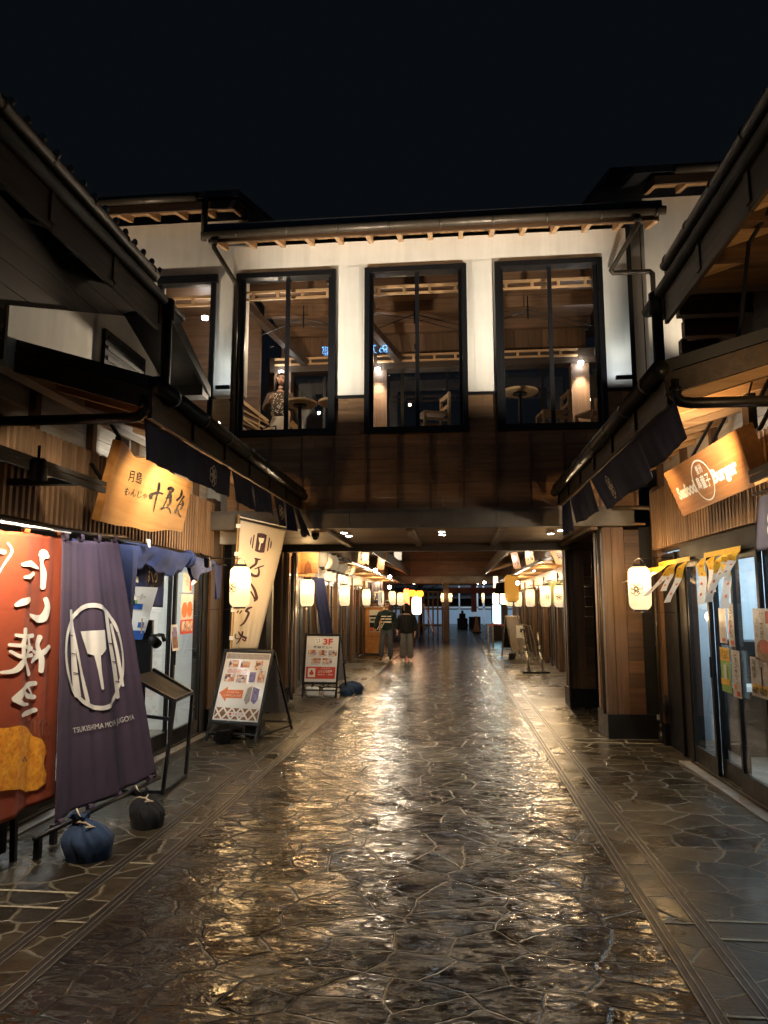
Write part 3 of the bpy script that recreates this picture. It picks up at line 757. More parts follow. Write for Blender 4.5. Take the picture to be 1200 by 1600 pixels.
        # bargeboards of the little gable over the plaster wall
        b.prism([(uw + 0.42, 6.0, 4.30), (uw + 0.42, 6.15, 4.40), (uw + 0.42, 7.20, 3.97), (uw + 0.42, 7.20, 3.87), (uw + 0.42, 6.5, 4.12)], (-0.55, 0, 0))
        b.box(uw + 0.40, 7.0, 3.83, uw - 0.1, 7.18, 3.96)
        b.build("gable_board", 'blackm', t)
    else:
        for i in range(9): b.box(uw + 0.15, -1.0, 3.3 + i*0.17, uw + 0.3, 5.9, 3.465 + i*0.17)
        b.build("upper_cladding", 'wood_dark', t)
    zu = 4.42 if k == 'L' else 4.30
    ue = 5.5
    b = MB()
    for i in range(8):
        ya, yb = -1.0 + (ue + 1.2)*i/8, -1.0 + (ue + 1.2)*(i+1)/8 - 0.01
        b.box(up - s*0.06, ya, zu - 0.40, up - s*0.03, yb, zu - 0.06)
        b.box(up - s*0.03, yb - 0.03, zu - 0.36, up - s*0.018, yb + 0.03, zu - 0.08)
    b.build("upper_fascia", 'wood_dark', t)
    b = MB()
    b.tube([(up, -1.0, zu + 0.02), (up, ue, zu)], 0.044, 14)
    for i in range(11):
        yy = 0.4 + i*0.5; b.tube([(up, yy, zu + 0.01), (up, yy + 0.03, zu + 0.01)], 0.048, 14)
    b.build("upper_gutter", 'bronze' if k == 'L' else 'gutterdark', t, smooth=True)
    b = MB()
    b.tube([(up - s*0.02, -1.0, zu - 0.10), (up - s*0.02, ue + 0.62, zu - 0.12)], 0.05, 12)
    b.tube([(up, ue + 0.28, zu - 0.1), (up, ue + 0.28, zu - 0.28)], 0.062, 12)
    b.tube([(up, ue + 0.28, zu - 0.28), (up, ue + 0.28, 3.5 if k == 'L' else 3.25)], 0.045, 12)
    b.build("upper_downpipe", 'blackm', t, smooth=True)
    b = MB()
    for i in range(36):
        yy = 0.3 + i*0.16
        if yy > ue + 0.15 or k == 'R': break
        b.lathe([(0.0, -0.01), (0.016, 0.0), (0.024, 0.018), (0.021, 0.038), (0.009, 0.05), (0.0, 0.052)], (up + s*0.0, yy, zu + 0.062), 10, False)
    if k == 'L': b.build_each("tile_end", 'tilecap', t, smooth=True)
    b = MB()
    b.prism([(up - s*0.02, -1.0, zu - 0.02), (up - s*0.02, -1.0, zu + 0.06), (up - s*2.2, -1.0, zu + 0.85), (up - s*2.2, -1.0, zu + 0.77)], (0, ue + 1.1, 0))
    b.build("upper_roof", 'rooftile', t)
    b = MB(); y = 0.3
    while y < ue:
        b.prism([(up - s*0.07, y, zu - 0.20), (up - s*1.6, y, zu + 0.30), (up - s*1.6, y, zu + 0.42), (up - s*0.07, y, zu - 0.08)], (0, 0.075, 0)); y += 0.46
    b.build_each("upper_rafter", 'raftwood' if k == 'R' else 'blackm', t)  # left rafters coloured black in place of deep eave shade
    b = MB()
    for i in range(8):
        d0, d1 = 0.07 + i*0.19, 0.07 + (i+1)*0.19 - 0.006
        z0_, z1_ = zu - 0.08 + d0*0.327 - 0.02, zu - 0.08 + d1*0.327 - 0.02
        b.prism([(up - s*d0, -1.0, z0_), (up - s*d1, -1.0, z1_), (up - s*d1, -1.0, z1_+0.02), (up - s*d0, -1.0, z0_+0.02)], (0, ue + 1.0, 0))
    b.build("upper_soffit", 'wood_brownY' if k == 'R' else 'blackm', t)  # left soffit black as well, its shade put into the colour
    if k == 'R':
        b = MB(); b.prism([(1.72, -1.0, 4.26), (1.72, 5.5, 4.26), (2.36, 7.1, 4.26), (3.6, 7.1, 4.26), (3.6, -1.0, 4.26)], (0, 0, 0.03)); b.build("flat_soffit", 'wood_brownX', t)
        b = MB(); y = 2.0
        while y < 7.0:
            x0 = 1.74 if y < 5.5 else 1.74 + (y - 5.5)*0.40
            b.box(x0, y, 4.10, 3.5, y + 0.09, 4.255); y += 0.50
        b.build_each("soffit_joist", 'wood_brownX', t)
        b = MB(); b.box(2.62, 5.9, 3.3, 2.75, 7.1, 4.26); b.box(2.3, 7.1, 3.35, 3.6, 7.2, 4.3); b.build("end_wall", 'wood_darkX', t)
    b = MB()
    if k == 'L':   # black bars stand in for brackets and their shadows on the pale boards
        for yy in (3.2, 3.75, 4.30):
            b.bar((X(0.02), yy, 2.95), (X(0.02), yy, 3.75), 0.06, 0.06)
            b.tube([(X(0.06), yy + 0.04, 3.30), (X(0.10), yy + 0.08, 3.42), (X(0.16), yy + 0.14, 3.46)], 0.02, 8)
        b.bar((X(0.03), 2.4, 3.03), (X(0.03), 4.6, 3.03), 0.07, 0.06)
    else:
        b.tube([(X(0.2), 4.2, 4.6), (X(0.55), 4.6, 4.0), (X(0.62), 4.62, 3.5), (X(0.72), 4.58, 3.12)], 0.014, 8)
    b.build("dark_bar", 'black', t)
    if k == 'R':
        b = MB(); b.tube([(X(0.02), 9.12, 2.80), (X(0.02), 9.12, 0.03)], 0.032, 12)
        b.tube([(X(0.02), 9.12, 2.82), (X(0.06), 9.12, 2.86), (X(0.5), 9.12, 2.86)], 0.03, 12)
        for z in (0.18, 1.15, 2.1): b.tube([(X(0.02), 9.12, z), (X(0.02), 9.12, z + 0.04)], 0.038, 12)
        b.tube([(X(0.02), 9.12, 0.13), (X(0.05), 9.10, 0.04)], 0.036, 12)
        b.tube([(X(0.06), 9.02, 2.2), (X(0.06), 9.02, 0.35)], 0.010, 8)
        b.build("rain_pipe", 'bronze', t, smooth=True)
        b = MB(); b.lathe([(0.055, 0), (0.055, 0.03), (0.03, 0.05), (0, 0.055)], (0, 0, 0), 12)
        b.v = [(X(0.02) - s*0.0 + v[2]*s, 8.88 + v[0], 0.47 + v[1]*2.2) for v in b.v]; b.build("hydrant_cover", 'black', t)
    return t
hL = near_house('L'); hR = near_house('R')

# ============================================================ THE FOOTBRIDGE WITH ITS UPPER ROOM
BR = thing("footbridge_house", (-0.3, 9.3, 0), "white walled upper room bridging the lane nearest, three tall black windows over dark planks", "bridge")
WINS = ((-3.0, -1.58), (-1.18, 0.22), (0.60, 2.03))
b = MB()
b.box(-3.06, 9.30, 6.27, 2.36, 9.5, 6.70)
for x0, x1 in ((-3.06, -3.0), (-1.58, -1.18), (0.22, 0.60), (2.03, 2.36)): b.box(x0, 9.30, 4.46, x1, 9.5, 6.27)
b.mi = 0
b.box(-1.47, 9.294, 4.47, -1.21, 9.30, 6.33); b.box(0.32, 9.294, 4.47, 0.57, 9.30, 6.33)
b.build("wall", 'plaster', BR)
b = MB()
z = 2.90
while z < 4.45:
    z2 = min(z + 0.172, 4.455); x = -3.06 - random.random()*0.8
    while x < 2.38:
        x2 = x + 1.82; yy = 9.31 + random.random()*0.004
        segs = [(max(x, -3.06), min(x2, 2.38) - 0.003)]
        if z2 > 3.95:
            for wa, wb in WINS: segs = [q for p0, p1 in segs for q in (((p0, min(p1, wa)) if p0 < wa else None), ((max(p0, wb), p1) if p1 > wb else None)) if q and q[1] - q[0] > 0.01]
        for p0, p1 in segs: b.box(p0, yy, z, p1, 9.40, z2 - 0.004)
        x = x2
    z += 0.172
b.build("plank_cladding", 'ceilwood', BR)
b = MB(); x = -2.92
while x < 2.36:
    b.box(x, 9.285, 2.90, x + 0.028, 9.312, 3.90 if any(a - .02 < x < c + .02 for a, c in WINS) else 4.45); x += 0.436
b.build_each("batten", 'wood_brownZ', BR)
b = MB(); b.box(-3.06, 9.27, 4.445, -3.0, 9.31, 4.47)
for x0, x1 in ((-1.58, -1.18), (0.22, 0.60), (2.03, 2.36)): b.box(x0, 9.26, 4.435, x1, 9.31, 4.468)
b.build_each("ledge", 'black', BR)
for x0, x1 in WINS:
    b = MB(); y0, y1 = 9.24, 9.42; z0, z1 = 3.93, 6.28
    b.box(x0, y0, z0, x0 + 0.07, y1, z1); b.box(x1 - 0.07, y0, z0, x1, y1, z1)
    b.box(x0 + 0.07, y0, z0, x1 - 0.07, y1, z0 + 0.085); b.box(x0 + 0.07, y0, z1 - 0.075, x1 - 0.07, y1, z1)
    xm = (x0 + x1)/2 + 0.02
    b.box(xm - 0.028, 9.31, z0 + 0.085, xm + 0.028, 9.36, z1 - 0.075)
    b.box(x0 + 0.07, 9.33, z0 + 0.085, x0 + 0.115, 9.38, z1 - 0.075); b.box(x1 - 0.115, 9.33, z0 + 0.085, x1 - 0.07, 9.38, z1 - 0.075)
    b.box(xm - 0.045, 9.30, 5.1, xm - 0.02, 9.31, 5.18)
    w = b.build("window", 'black', BR, bevel=0.004)
    b = MB(); b.box(x0 + 0.1, 9.335, z0 + 0.08, x1 - 0.1, 9.343, z1 - 0.07); b.build("pane", 'glass', w)
# roof over the room
b = MB()
b.prism([(-3.30, 8.72, 6.62), (-3.30, 8.72, 6.74), (-3.30, 11.0, 7.49), (-3.30, 13.2, 6.76), (-3.30, 13.2, 6.66), (-3.30, 11.0, 7.38)], (5.98, 0, 0))
b.build("roof", 'rooftile', BR)
b = MB()
b.box(-3.26, 8.80, 6.52, 2.64, 8.83, 6.63)
b.build("eave_board", 'wood_brownX', BR)
b = MB(); x = -3.2
while x < 2.62:
    b.prism([(x, 8.83, 6.52), (x, 9.30, 6.66), (x, 9.30, 6.76), (x, 8.83, 6.62)], (0.06, 0, 0)); x += 0.415
b.build_each("rafter", 'raftwoodY', BR)
b = MB()
b.prism([(-3.27, 8.83, 6.62), (-3.27, 9.36, 6.79), (-3.27, 9.36, 6.81), (-3.27, 8.83, 6.64)], (5.9, 0, 0)); b.build("soffit_boards", 'raftwoodY', BR)
b = MB(); b.tube([(-3.32, 8.72, 6.585), (2.72, 8.72, 6.60)], 0.056, 16)
for i in range(9): b.tube([(-2.85 + i*0.68, 8.72, 6.587), (-2.82 + i*0.68, 8.72, 6.587)], 0.061, 16)
b.build("gutter", 'bronze', BR, smooth=True)
b = MB()
b.tube([(-3.16, 8.74, 6.53), (-3.16, 8.76, 6.42), (-2.98, 9.18, 6.10), (-2.98, 9.20, 6.02), (-2.985, 9.20, 3.6)], 0.034, 12)
b.tube([(-3.16, 8.74, 6.55), (-3.16, 8.74, 6.46)], 0.05, 12)
b.build("downpipe", 'bronze', BR, smooth=True)
b = MB()
b.tube([(2.38, 8.74, 6.53), (2.38, 8.76, 6.44), (2.13, 9.20, 6.06), (2.16, 9.20, 6.02), (2.62, 9.2, 6.02), (2.66, 9.2, 5.98), (2.66, 9.2, 4.5)], 0.034, 12)
b.tube([(2.38, 8.74, 6.55), (2.38, 8.74, 6.46)], 0.05, 12)
b.build("downpipe", 'bronze', BR, smooth=True)
# beam, ceiling and joists of the passage
b = MB(); x = -3.25
while x < 2.28:
    x2 = min(x + 0.95, 2.28); b.box(x, 9.17, 2.645, x2 - 0.006, 9.30, 2.845); x = x2
b.box(-3.25, 9.20, 2.845, 2.28, 9.32, 2.895)
b.build("beam", 'steelclad', BR)
b = MB(); y = 9.33
while y < 12.1:
    b.box(-3.2, y, 2.665, 2.45, y + 0.148, 2.69); y += 0.152
b.build("ceiling_boards", 'ceilwood', BR)
b = MB()
for x in (-1.78, -0.62, 0.60, 1.75): b.box(x, 9.31, 2.61, x + 0.09, 11.95, 2.664)
b.build_each("joist", 'wood_brownY', BR)
b = MB(); b.box(-3.2, 11.95, 2.55, 2.45, 12.15, 2.70); b.build("back_beam", 'wood_darkX', BR)
for x, y in ((-1.50, 9.65), (-1.50, 10.1), (-0.16, 9.65), (-0.16, 10.05), (1.43, 9.62), (1.35, 10.05)):
    b = MB(); b.lathe([(0.052, 0.0), (0.052, 0.03)], (x, y, 2.63), 20); d = b.build("downlight", 'white', BR)
    b = MB(); b.lathe([(0.0, 0.0), (0.042, 0.0)], (x, y, 2.6285), 20, False); b.build("lamp_face", 'lampcool', d)
    lamp_spot("downlight_beam", (x, y, 2.615), (x, y - 0.15, 0), 66 if abs(x + .16) < .1 else 36, (1.0, 0.77, 0.50), 105, 0.8, 0.05)
# piers: planked boxes on dark plinths
def pier(x0, x1, y0, y1, side):
    b = MB()
    b.box(x0, y0, 0.30, x0 + 0.11, y0 + 0.13, 2.64); b.box(x0 + 0.115, y0 + 0.01, 0.30, x0 + 0.27, y0 + 0.13, 2.64)
    b.box(x0, y1 - 0.13, 0.30, x0 + 0.11, y1, 2.64)
    p = b.build("pier", 'wood_brownZ', BR, bevel=0.004)
    b = MB(); z = 0.30
    while z < 2.6:
        z2 = min(z + 0.165, 2.64); b.box(x0 + 0.275, y0 + 0.02, z, x1 - 0.06, y0 + 0.12, z2 - 0.004)
        b.box(x0 + 0.012, y0 + 0.135, z, x0 + 0.1, y1 - 0.135, z2 - 0.004); z = z2
    b.build("planks", 'wood_brownX', p)
    b = MB(); b.box(x1 - 0.055, y0 + 0.03, 0.30, x1 + 0.25, y1, 2.64); b.build("dark_panel", 'blackm', p)
    b = MB(); b.box(x0 - 0.02, y0 - 0.02, 0, x1 + 0.05, y1 + 0.01, 0.30); b.build("plinth", 'black', p, bevel=0.006)
    return p
pier(1.90, 2.42, 9.33, 9.93, 1)
pier(1.87, 2.34, 12.10, 12.6, 1)
b = MB(); b.box(2.34, 9.95, 0, 2.44, 12.6, 2.66); b.build("passage_wall", 'blackm', BR)
b = MB(); b.box(-3.28, 9.95, 0, -3.18, 12.3, 2.66); b.build("passage_wall", 'blackm', BR)
b = MB()
b.box(-3.08, 12.0, 0.25, -2.95, 12.14, 2.55); b.box(-2.93, 12.04, 0.25, -2.86, 12.2, 2.55); b.box(-2.84, 12.3, 0.25, -2.76, 12.42, 2.6)
b.build("pier", 'wood_brownZ', BR, bevel=0.004)
b = MB(); b.box(-3.1, 11.98, 0, -2.84, 12.25, 0.25); b.build("plinth", 'blackm', BR)
b = MB(); b.tube([(-2.80, 12.2, 2.5), (-2.80, 12.2, 0.2), (-2.78, 12.17, 0.05)], 0.03, 10); b.tube([(1.86, 12.02, 2.6), (1.86, 12.02, 0.1)], 0.028, 10)
b.tube([(1.86, 9.38, 2.63), (1.86, 9.38, 0.3)], 0.022, 10)
b.build("rain_pipe", 'bronze', BR, smooth=True)
# the upper room
b = MB(); y = 9.42
b.box(-5.6, 9.45, 3.62, 4.6, 12.3, 3.75); b.build("upper_floor", 'wood_darkX', BR)
b = MB(); b.box(-3.1, 9.5, 6.60, 2.4, 12.2, 6.64); 
for y in (10.2, 11.1, 12.0): b.box(-3.1, y, 6.42, 2.4, y + 0.1, 6.60)
b.build("upper_ceiling", 'wood_brownX', BR)
b = MB()
for i in range(22): b.box(-3.06 + i*0.245, 12.14, 5.98, -3.06 + i*0.245 + 0.241, 12.2, 6.6)
b.build("back_panel", 'wood_brownZ', BR)
b = MB()
for x in (-3.12, -1.42, 2.02): b.box(x, 11.9, 3.75, x + 0.30, 12.12, 5.72)
b.build_each("column", 'wood_brownZ', BR)
b = MB(); b.box(-3.2, 11.88, 5.72, 2.45, 12.14, 5.98)
for x in (-2.55, -0.9, 2.45): b.bar((x, 11.80, 5.85), (x - (0.9 if x < 2 else -0.2), 10.0, 6.5), 0.12, 0.12)
b.build("back_lintel", 'wood_darkX', BR)
b = MB()
for x0, x1 in WINS:
    for zz, yy in ((6.10, 9.52), (5.93, 11.84)):
        b.box(x0 - 0.1, yy, zz, x1 + 0.1, yy + 0.03, zz + 0.035); b.box(x0 - 0.1, yy, zz - 0.10, x1 + 0.1, yy + 0.03, zz - 0.07)
        for i in range(4): b.box(x0 + 0.15 + i*0.36, yy, zz - 0.07, x0 + 0.19 + i*0.36, yy + 0.03, zz)
b.build("blind_rail", 'raftwood', BR)
b = MB()
for x0, x1 in WINS:
    xm = (x0 + x1)/2 - 0.1
    b.tube([(x0 - 0.1, 10.9, 6.02), (xm, 10.9, 6.28), (x1 + 0.3, 10.9, 5.95)], 0.008, 6); b.tube([(x0 - 0.2, 10.9, 6.35), (xm, 10.9, 6.2), (x1 + 0.1, 10.9, 5.92)], 0.006, 6)
    b.tube([(xm, 10.9, 6.5), (xm, 10.9, 6.12)], 0.012, 8)
b.build("tie_rod", 'black', BR)
b = MB()
for x in (-3.9, -3.2, -2.3, -1.7, -0.9, -0.1, 0.75, 1.55, 2.6): b.box(x, 12.2, 3.75, x + 0.05, 12.26, 5.75)
b.build_each("window_post", 'black', BR)
b = MB(); b.box(-3.9, 12.22, 3.75, 2.6, 12.228, 5.72); b.build("back_pane", 'glass', BR)
for x in (-2.97, -1.27, 2.17):
    b = MB(); b.lathe([(0.0, 0.0), (0.035, 0.0), (0.04, 0.05)], (x, 11.80, 5.66), 14, False); d = b.build("downlight", 'lampcool', BR)
    lamp_spot("column_light", (x, 11.78, 5.63), (x, 11.92, 3.7), 60, WARMW, 70, 0.8, 0.03)
    lamp_point("upper_room_light", (x + 0.45, 10.9, 5.55), 3.0, WARM, 0.03)
lamp_point("upper_room_light", (-2.75, 10.3, 5.6), 9.0, WARMW, 0.03)  # extra lamp added to brighten the woman at the table
# stair balustrade seen through the panes
b = MB()
for i in range(10): b.bar((-3.75, 11.55, 4.02 + i*0.115), (-3.12, 11.6, 3.86 + i*0.115 - 0.02*i), 0.02, 0.03)
b.bar((-3.75, 11.5, 5.25), (-3.12, 11.55, 4.75), 0.03, 0.05); b.bar((-3.75, 11.5, 4.95), (-3.12, 11.55, 4.5), 0.02, 0.03)
b.build("stair_rail", 'lightwood', BR)
b = MB()
for i in range(9): b.bar((-2.66, 11.7, 3.78 + i*0.09), (-2.05 - i*0.05, 11.7, 3.70 + i*0.03), 0.025, 0.03)
b.bar((-2.75, 11.66, 4.75), (-1.85, 11.66, 3.72), 0.05, 0.10)
b.build("stair_string", 'lightwood', BR)
b = MB(); b.box(-3.28, 11.0, 3.75, -3.22, 11.06, 4.35); b.box(-3.34, 10.7, 3.75, -3.02, 10.73, 4.32); b.build("low_partition", 'white', BR, bevel=0.02)
# flood lamps that wash the white wall from the ends of the lower roofs
def flood(x, y, z, tgt, watts, col, cone=120):
    b = MB(); b.box(x - 0.09, y - 0.05, z - 0.05, x + 0.09, y + 0.05, z - 0.002); f = b.build("wall_washer", 'black', BR)
    b = MB(); b.box(x - 0.075, y - 0.035, z - 0.002, x + 0.075, y + 0.035, z + 0.002); b.build("lamp_face", 'lampwarm', f)
    lamp_spot("wall_wash_beam", (x, y, z + 0.01), tgt, watts, (1.0, 0.88, 0.71), cone, 0.9, 0.05)
flood(-2.60, 7.3, 3.62, (-1.2, 9.3, 6.05), 370, WARMW, 70)
flood(1.90, 7.3, 3.62, (0.5, 9.3, 6.05), 370, WARMW, 70)

# ============================================================ WINGS EITHER SIDE, BEHIND THE EAVES
def wing(k):
    s = 1 if k == 'L' else -1
    mx = (lambda x: x) if k == 'L' else (lambda x: -0.75 - x)
    t = thing("wing_house", (mx(-4.4), 9.8, 0), ("white wing with a tall window beside the bent drainpipe" if k == "L" else "white windowless wing beside the dark upright gap"), "house")
    b = MB()
    if k == 'L':
        b.box(-6.2, 9.72, 2.5, -4.30, 9.9, 7.36); b.box(-4.30, 9.72, 6.50, -3.45, 9.9, 7.36); b.box(-3.45, 9.72, 4.66, -3.0, 9.9, 7.36); b.box(-4.3, 9.72, 2.5, -3.0, 9.9, 4.2)
    else: b.box(2.72, 9.72, 4.3, 5.2, 9.9, 7.36); b.box(2.36, 9.95, 4.0, 2.72, 10.0, 7.2)
    b.build("wall", 'plaster', t)
    if k == 'L':
        b = MB(); b.box(-4.34, 9.66, 6.38, -3.42, 9.82, 6.50); b.box(-3.52, 9.68, 4.2, -3.45, 9.80, 6.38); b.box(-4.34, 9.68, 4.2, -4.28, 9.8, 6.38)
        w = b.build("window", 'black', t); b = MB(); b.box(-4.28, 9.74, 4.2, -3.52, 9.748, 6.38); b.build("pane", 'glass', w)
        b = MB(); b.box(-4.3, 9.9, 6.12, -3.5, 9.93, 6.16); b.box(-4.3, 9.9, 6.24, -3.5, 9.93, 6.28)
        for i in range(3): b.box(-4.2 + i*0.3, 9.9, 6.16, -4.16 + i*0.3, 9.93, 6.24)
        b.build("blind_rail", 'raftwood', t)
        b = MB(); b.box(-5.6, 11.6, 4.2, -3.3, 11.7, 6.9); b.box(-5.6, 9.9, 6.7, -3.3, 11.6, 6.8); b.build("inner_wall", 'wood_brownX', t)
        b = MB(); b.lathe([(0.0, 0), (0.05, 0.0), (0.05, 0.04)], (-4.05, 10.9, 6.34), 14, False); b.build("downlight", 'lampcool', t)
        lamp_point("wing_room_light", (-4.0, 10.6, 5.9), 5, WARMW, 0.06)
        b = MB(); b.box(-3.44, 9.70, 4.2, -3.02, 9.72, 4.60); b.build("low_board", 'lightwood', t)
    else:
        b = MB(); b.box(2.365, 9.6, 4.3, 2.50, 9.75, 7.0); b.build("corner_post", 'blackm', t)
        b = MB(); b.box(2.05, 9.62, 4.05, 2.36, 9.7, 4.56); b.build("low_board", 'lightwood', t)
    xe = -3.05
    b = MB()
    out = [(9.16, 7.40), (9.16, 7.50), (12.0, 8.46), (13.6, 7.9), (13.6, 7.8), (12.0, 8.34)]
    if k == 'L': b.prism([(-6.3, y, z) for y, z in out], (6.3 - 2.98, 0, 0))
    else: b.prism([(2.16, y, z) for y, z in out], (3.2, 0, 0))
    b.build("roof", 'rooftile', t)
    b = MB()
    x0, x1 = (-5.7, -3.1) if k == 'L' else (2.75, 5.1)
    x = x0
    while x < x1: b.prism([(x, 9.24, 7.26), (x, 9.72, 7.41), (x, 9.72, 7.51), (x, 9.24, 7.36)], (0.06, 0, 0)); x += 0.43
    b.build_each("rafter", 'raftwoodY', t)
    b = MB(); b.prism([(x0, 9.24, 7.36), (x0, 9.75, 7.52), (x0, 9.75, 7.54), (x0, 9.24, 7.38)], (x1 - x0 + 0.1, 0, 0)); b.build("soffit_boards", 'raftwoodY', t)
    b = MB(); b.box(x0, 9.20, 7.25, x1 + (0.08 if k == 'L' else 0), 9.235, 7.37); b.build("eave_board", 'wood_brownX', t)
    b = MB(); g0, g1 = (-5.1, -3.58) if k == 'L' else (3.0, 5.2)
    b.tube([(g0, 9.12, 7.40), (g1, 9.12, 7.40)], 0.06, 14); b.tube([((g0+g1)/2, 9.12, 7.40), ((g0+g1)/2 + 0.03, 9.12, 7.40)], 0.065, 14)
    if k == 'L': b.tube([(-3.45, 9.14, 7.36), (-3.45, 9.14, 6.75)], 0.045, 12)
    b.build("gutter", 'bronze', t, smooth=True)
    # washer lamp on the ledge below
    x = -3.22 if k == 'L' else 2.20
    y = 9.46 if k == 'L' else 9.06
    zz = 4.72 if k == 'L' else 4.56
    b = MB(); b.box(x - 0.10, y - 0.03, zz - 0.04, x + 0.10, y + 0.03, zz); f = b.build("wall_washer", 'black', t)
    b = MB(); b.box(x - 0.09, y - 0.02, zz, x + 0.09, y + 0.02, zz + 0.003); b.build("lamp_face", 'lampcool', f)
    lamp_spot("wing_wash_beam", (x, y, zz + 0.015), (x, y + 0.25, zz + 1.8), 4.5, (0.95, 1.0, 0.93), 90, 0.9, 0.04)
wing('L'); wing('R')
lamp_spot("wing_wall_beam", (-4.6, 8.9, 4.6), (-4.2, 9.72, 7.0), 60, WARMW, 100, 0.8, 0.05)
lamp_spot("wing_wall_beam", (3.5, 8.9, 4.6), (3.4, 9.72, 7.0), 45, WARMW, 100, 0.8, 0.05)
lamp_spot("gable_wash", (-2.35, 8.3, 3.75), (-3.0, 6.1, 3.75), 190, WARMW, 34, 0.9, 0.04)
lamp_spot("rafter_bounce", (1.9, 3.6, 2.8), (2.3, 5.0, 4.3), 14, WARM, 120, 0.9, 0.1)
# unseen fill lamps added behind the viewpoint, no lanterns stand there
for x, y in ((-2.6, -1.2), (1.9, -1.2), (-2.6, -5.5), (1.9, -5.5)): lamp_point("lane_front_fill", (x, y, 1.95), 2, WARM, 0.12)
# ============================================================ THE FAR COURT: SHOP ROWS, SECOND BRIDGE, WHAT LIES BEYOND
def far_row(k):
    s = 1 if k == 'L' else -1
    wx = -3.05 if k == 'L' else 2.62
    X = lambda d: wx + s*d
    Y0, Y1 = 12.7, 32.4
    t = thing("shop_row", (X(-1.5), 22, 0), "far row of timber shops behind the %s" % ("wooden cabinet sign and the couple" if k == 'L' else "blank board and the rope posts"), "shops")
    b = MB()
    b.box(X(-1.6), Y0, 0, X(-1.5), Y1, 2.5); b.box(X(-1.5), Y0, 2.4, X(-0.05), Y1, 2.5)
    b.build("room", 'roomwarm', t)
    b = MB()
    for i in range(6): b.box(X(-0.9), 13.6 + i*3.1, 2.37, X(-0.8), 14.9 + i*3.1, 2.395)
    b.build("ceiling_light", 'tubewarm', t)
    b = MB(); y = Y0; i = 0
    while y < Y1:
        b.box(X(-0.06), y, 0, X(0.05 if i % 3 == 0 else 0.0), y + (0.13 if i % 3 == 0 else 0.06), 2.45); y += 0.93; i += 1
    b.build_each("post", 'wood_brownZ', t)
    b = MB(); i = 0; y = Y0 + 0.14
    while y < Y1 - 1:
        b.box(X(-0.05), y, 0.04, X(-0.02), y + 0.76, 0.16); b.box(X(-0.05), y, 2.12, X(-0.02), y + 0.76, 2.2); b.box(X(-0.05), y + 0.36, 0.16, X(-0.02), y + 0.41, 2.12)
        if (i * 7 + (3 if k == 'R' else 0)) % 5 in (1, 2) or (k == 'R' and i in (3, 4, 5, 6)): b.box(X(-0.049), y, 0.16, X(-0.03), y + 0.76, 2.12)
        y += 0.93; i += 1
    f = b.build("door_frame", 'black', t)
    b = MB(); b.box(X(-0.06), Y0, 0.1, X(-0.055), Y1, 2.2); b.build("pane", 'glassdoor', f)
    b = MB()
    for i in range(20):
        b.box(X(-0.05), Y0 + i*0.99, 2.22, X(0.02), Y0 + i*0.99 + 0.985, 2.62)
    b.build("head_board", 'wood_brownX', t)
    b = MB(); y = Y0
    while y < Y1: b.box(X(0.0), y, 2.64, X(0.05), y + 0.035, 3.3); y += 0.085
    b.box(X(-0.08), Y0, 2.62, X(-0.02), Y1, 3.4)
    b.build("slat_screen", 'cedar', t)
    xo = X(0.78)
    b = MB()
    b.prism([(X(0), 15.5, 2.74), (xo, 15.5, 2.56), (xo, 15.5, 2.61), (X(0), 15.5, 2.79)], (0, 13.0, 0))
    b.prism([(X(0), 30.0, 2.74), (xo, 30.0, 2.56), (xo, 30.0, 2.61), (X(0), 30.0, 2.79)], (0, 2.3, 0))
    b.tube([(xo, 15.5, 2.60), (xo, 28.5, 2.60)], 0.04, 8)
    b.build("canopy", 'gutterdark', t)
    b = MB(); y = 15.7
    while y < 28: b.box(X(0), y, 2.55, X(0.7), y + 0.06, 2.60); y += 0.9
    b.build_each("canopy_beam", 'raftwood', t)
    xe = -2.0 if k == 'L' else 1.33
    b = MB()
    b.prism([(X(-0.4), 13.0, 3.72), (xe, 13.0, 3.18), (xe, 13.0, 3.26), (X(-0.4), 13.0, 3.80)], (0, 19.4, 0))
    b.box(xe - s*0.04, 13.0, 2.95, xe, 32.4, 3.2)
    b.build("lower_roof", 'wood_dark', t)
    b = MB(); y = 13.2
    while y < 32: b.bar((X(0), y, 3.44), (xe - s*0.05, y, 3.06), 0.06, 0.09); y += 0.6
    b.build_each("rafter", 'raftwood', t)
    b = MB(); b.box(X(-0.5), 13, 3.5, X(-0.3), 32.4, 6.4); b.build("upper_wall", 'wood_dark', t)
    for y in (14.2, 17.5, 20.5, 23.5, 26.5, 29.5): lamp_point("far_row_fill", (X(0.45), y, 2.42), 14, WARM, 0.05)  # warm fill added under the canopies to brighten the far woodwork
    return t
far_row('L'); far_row('R')
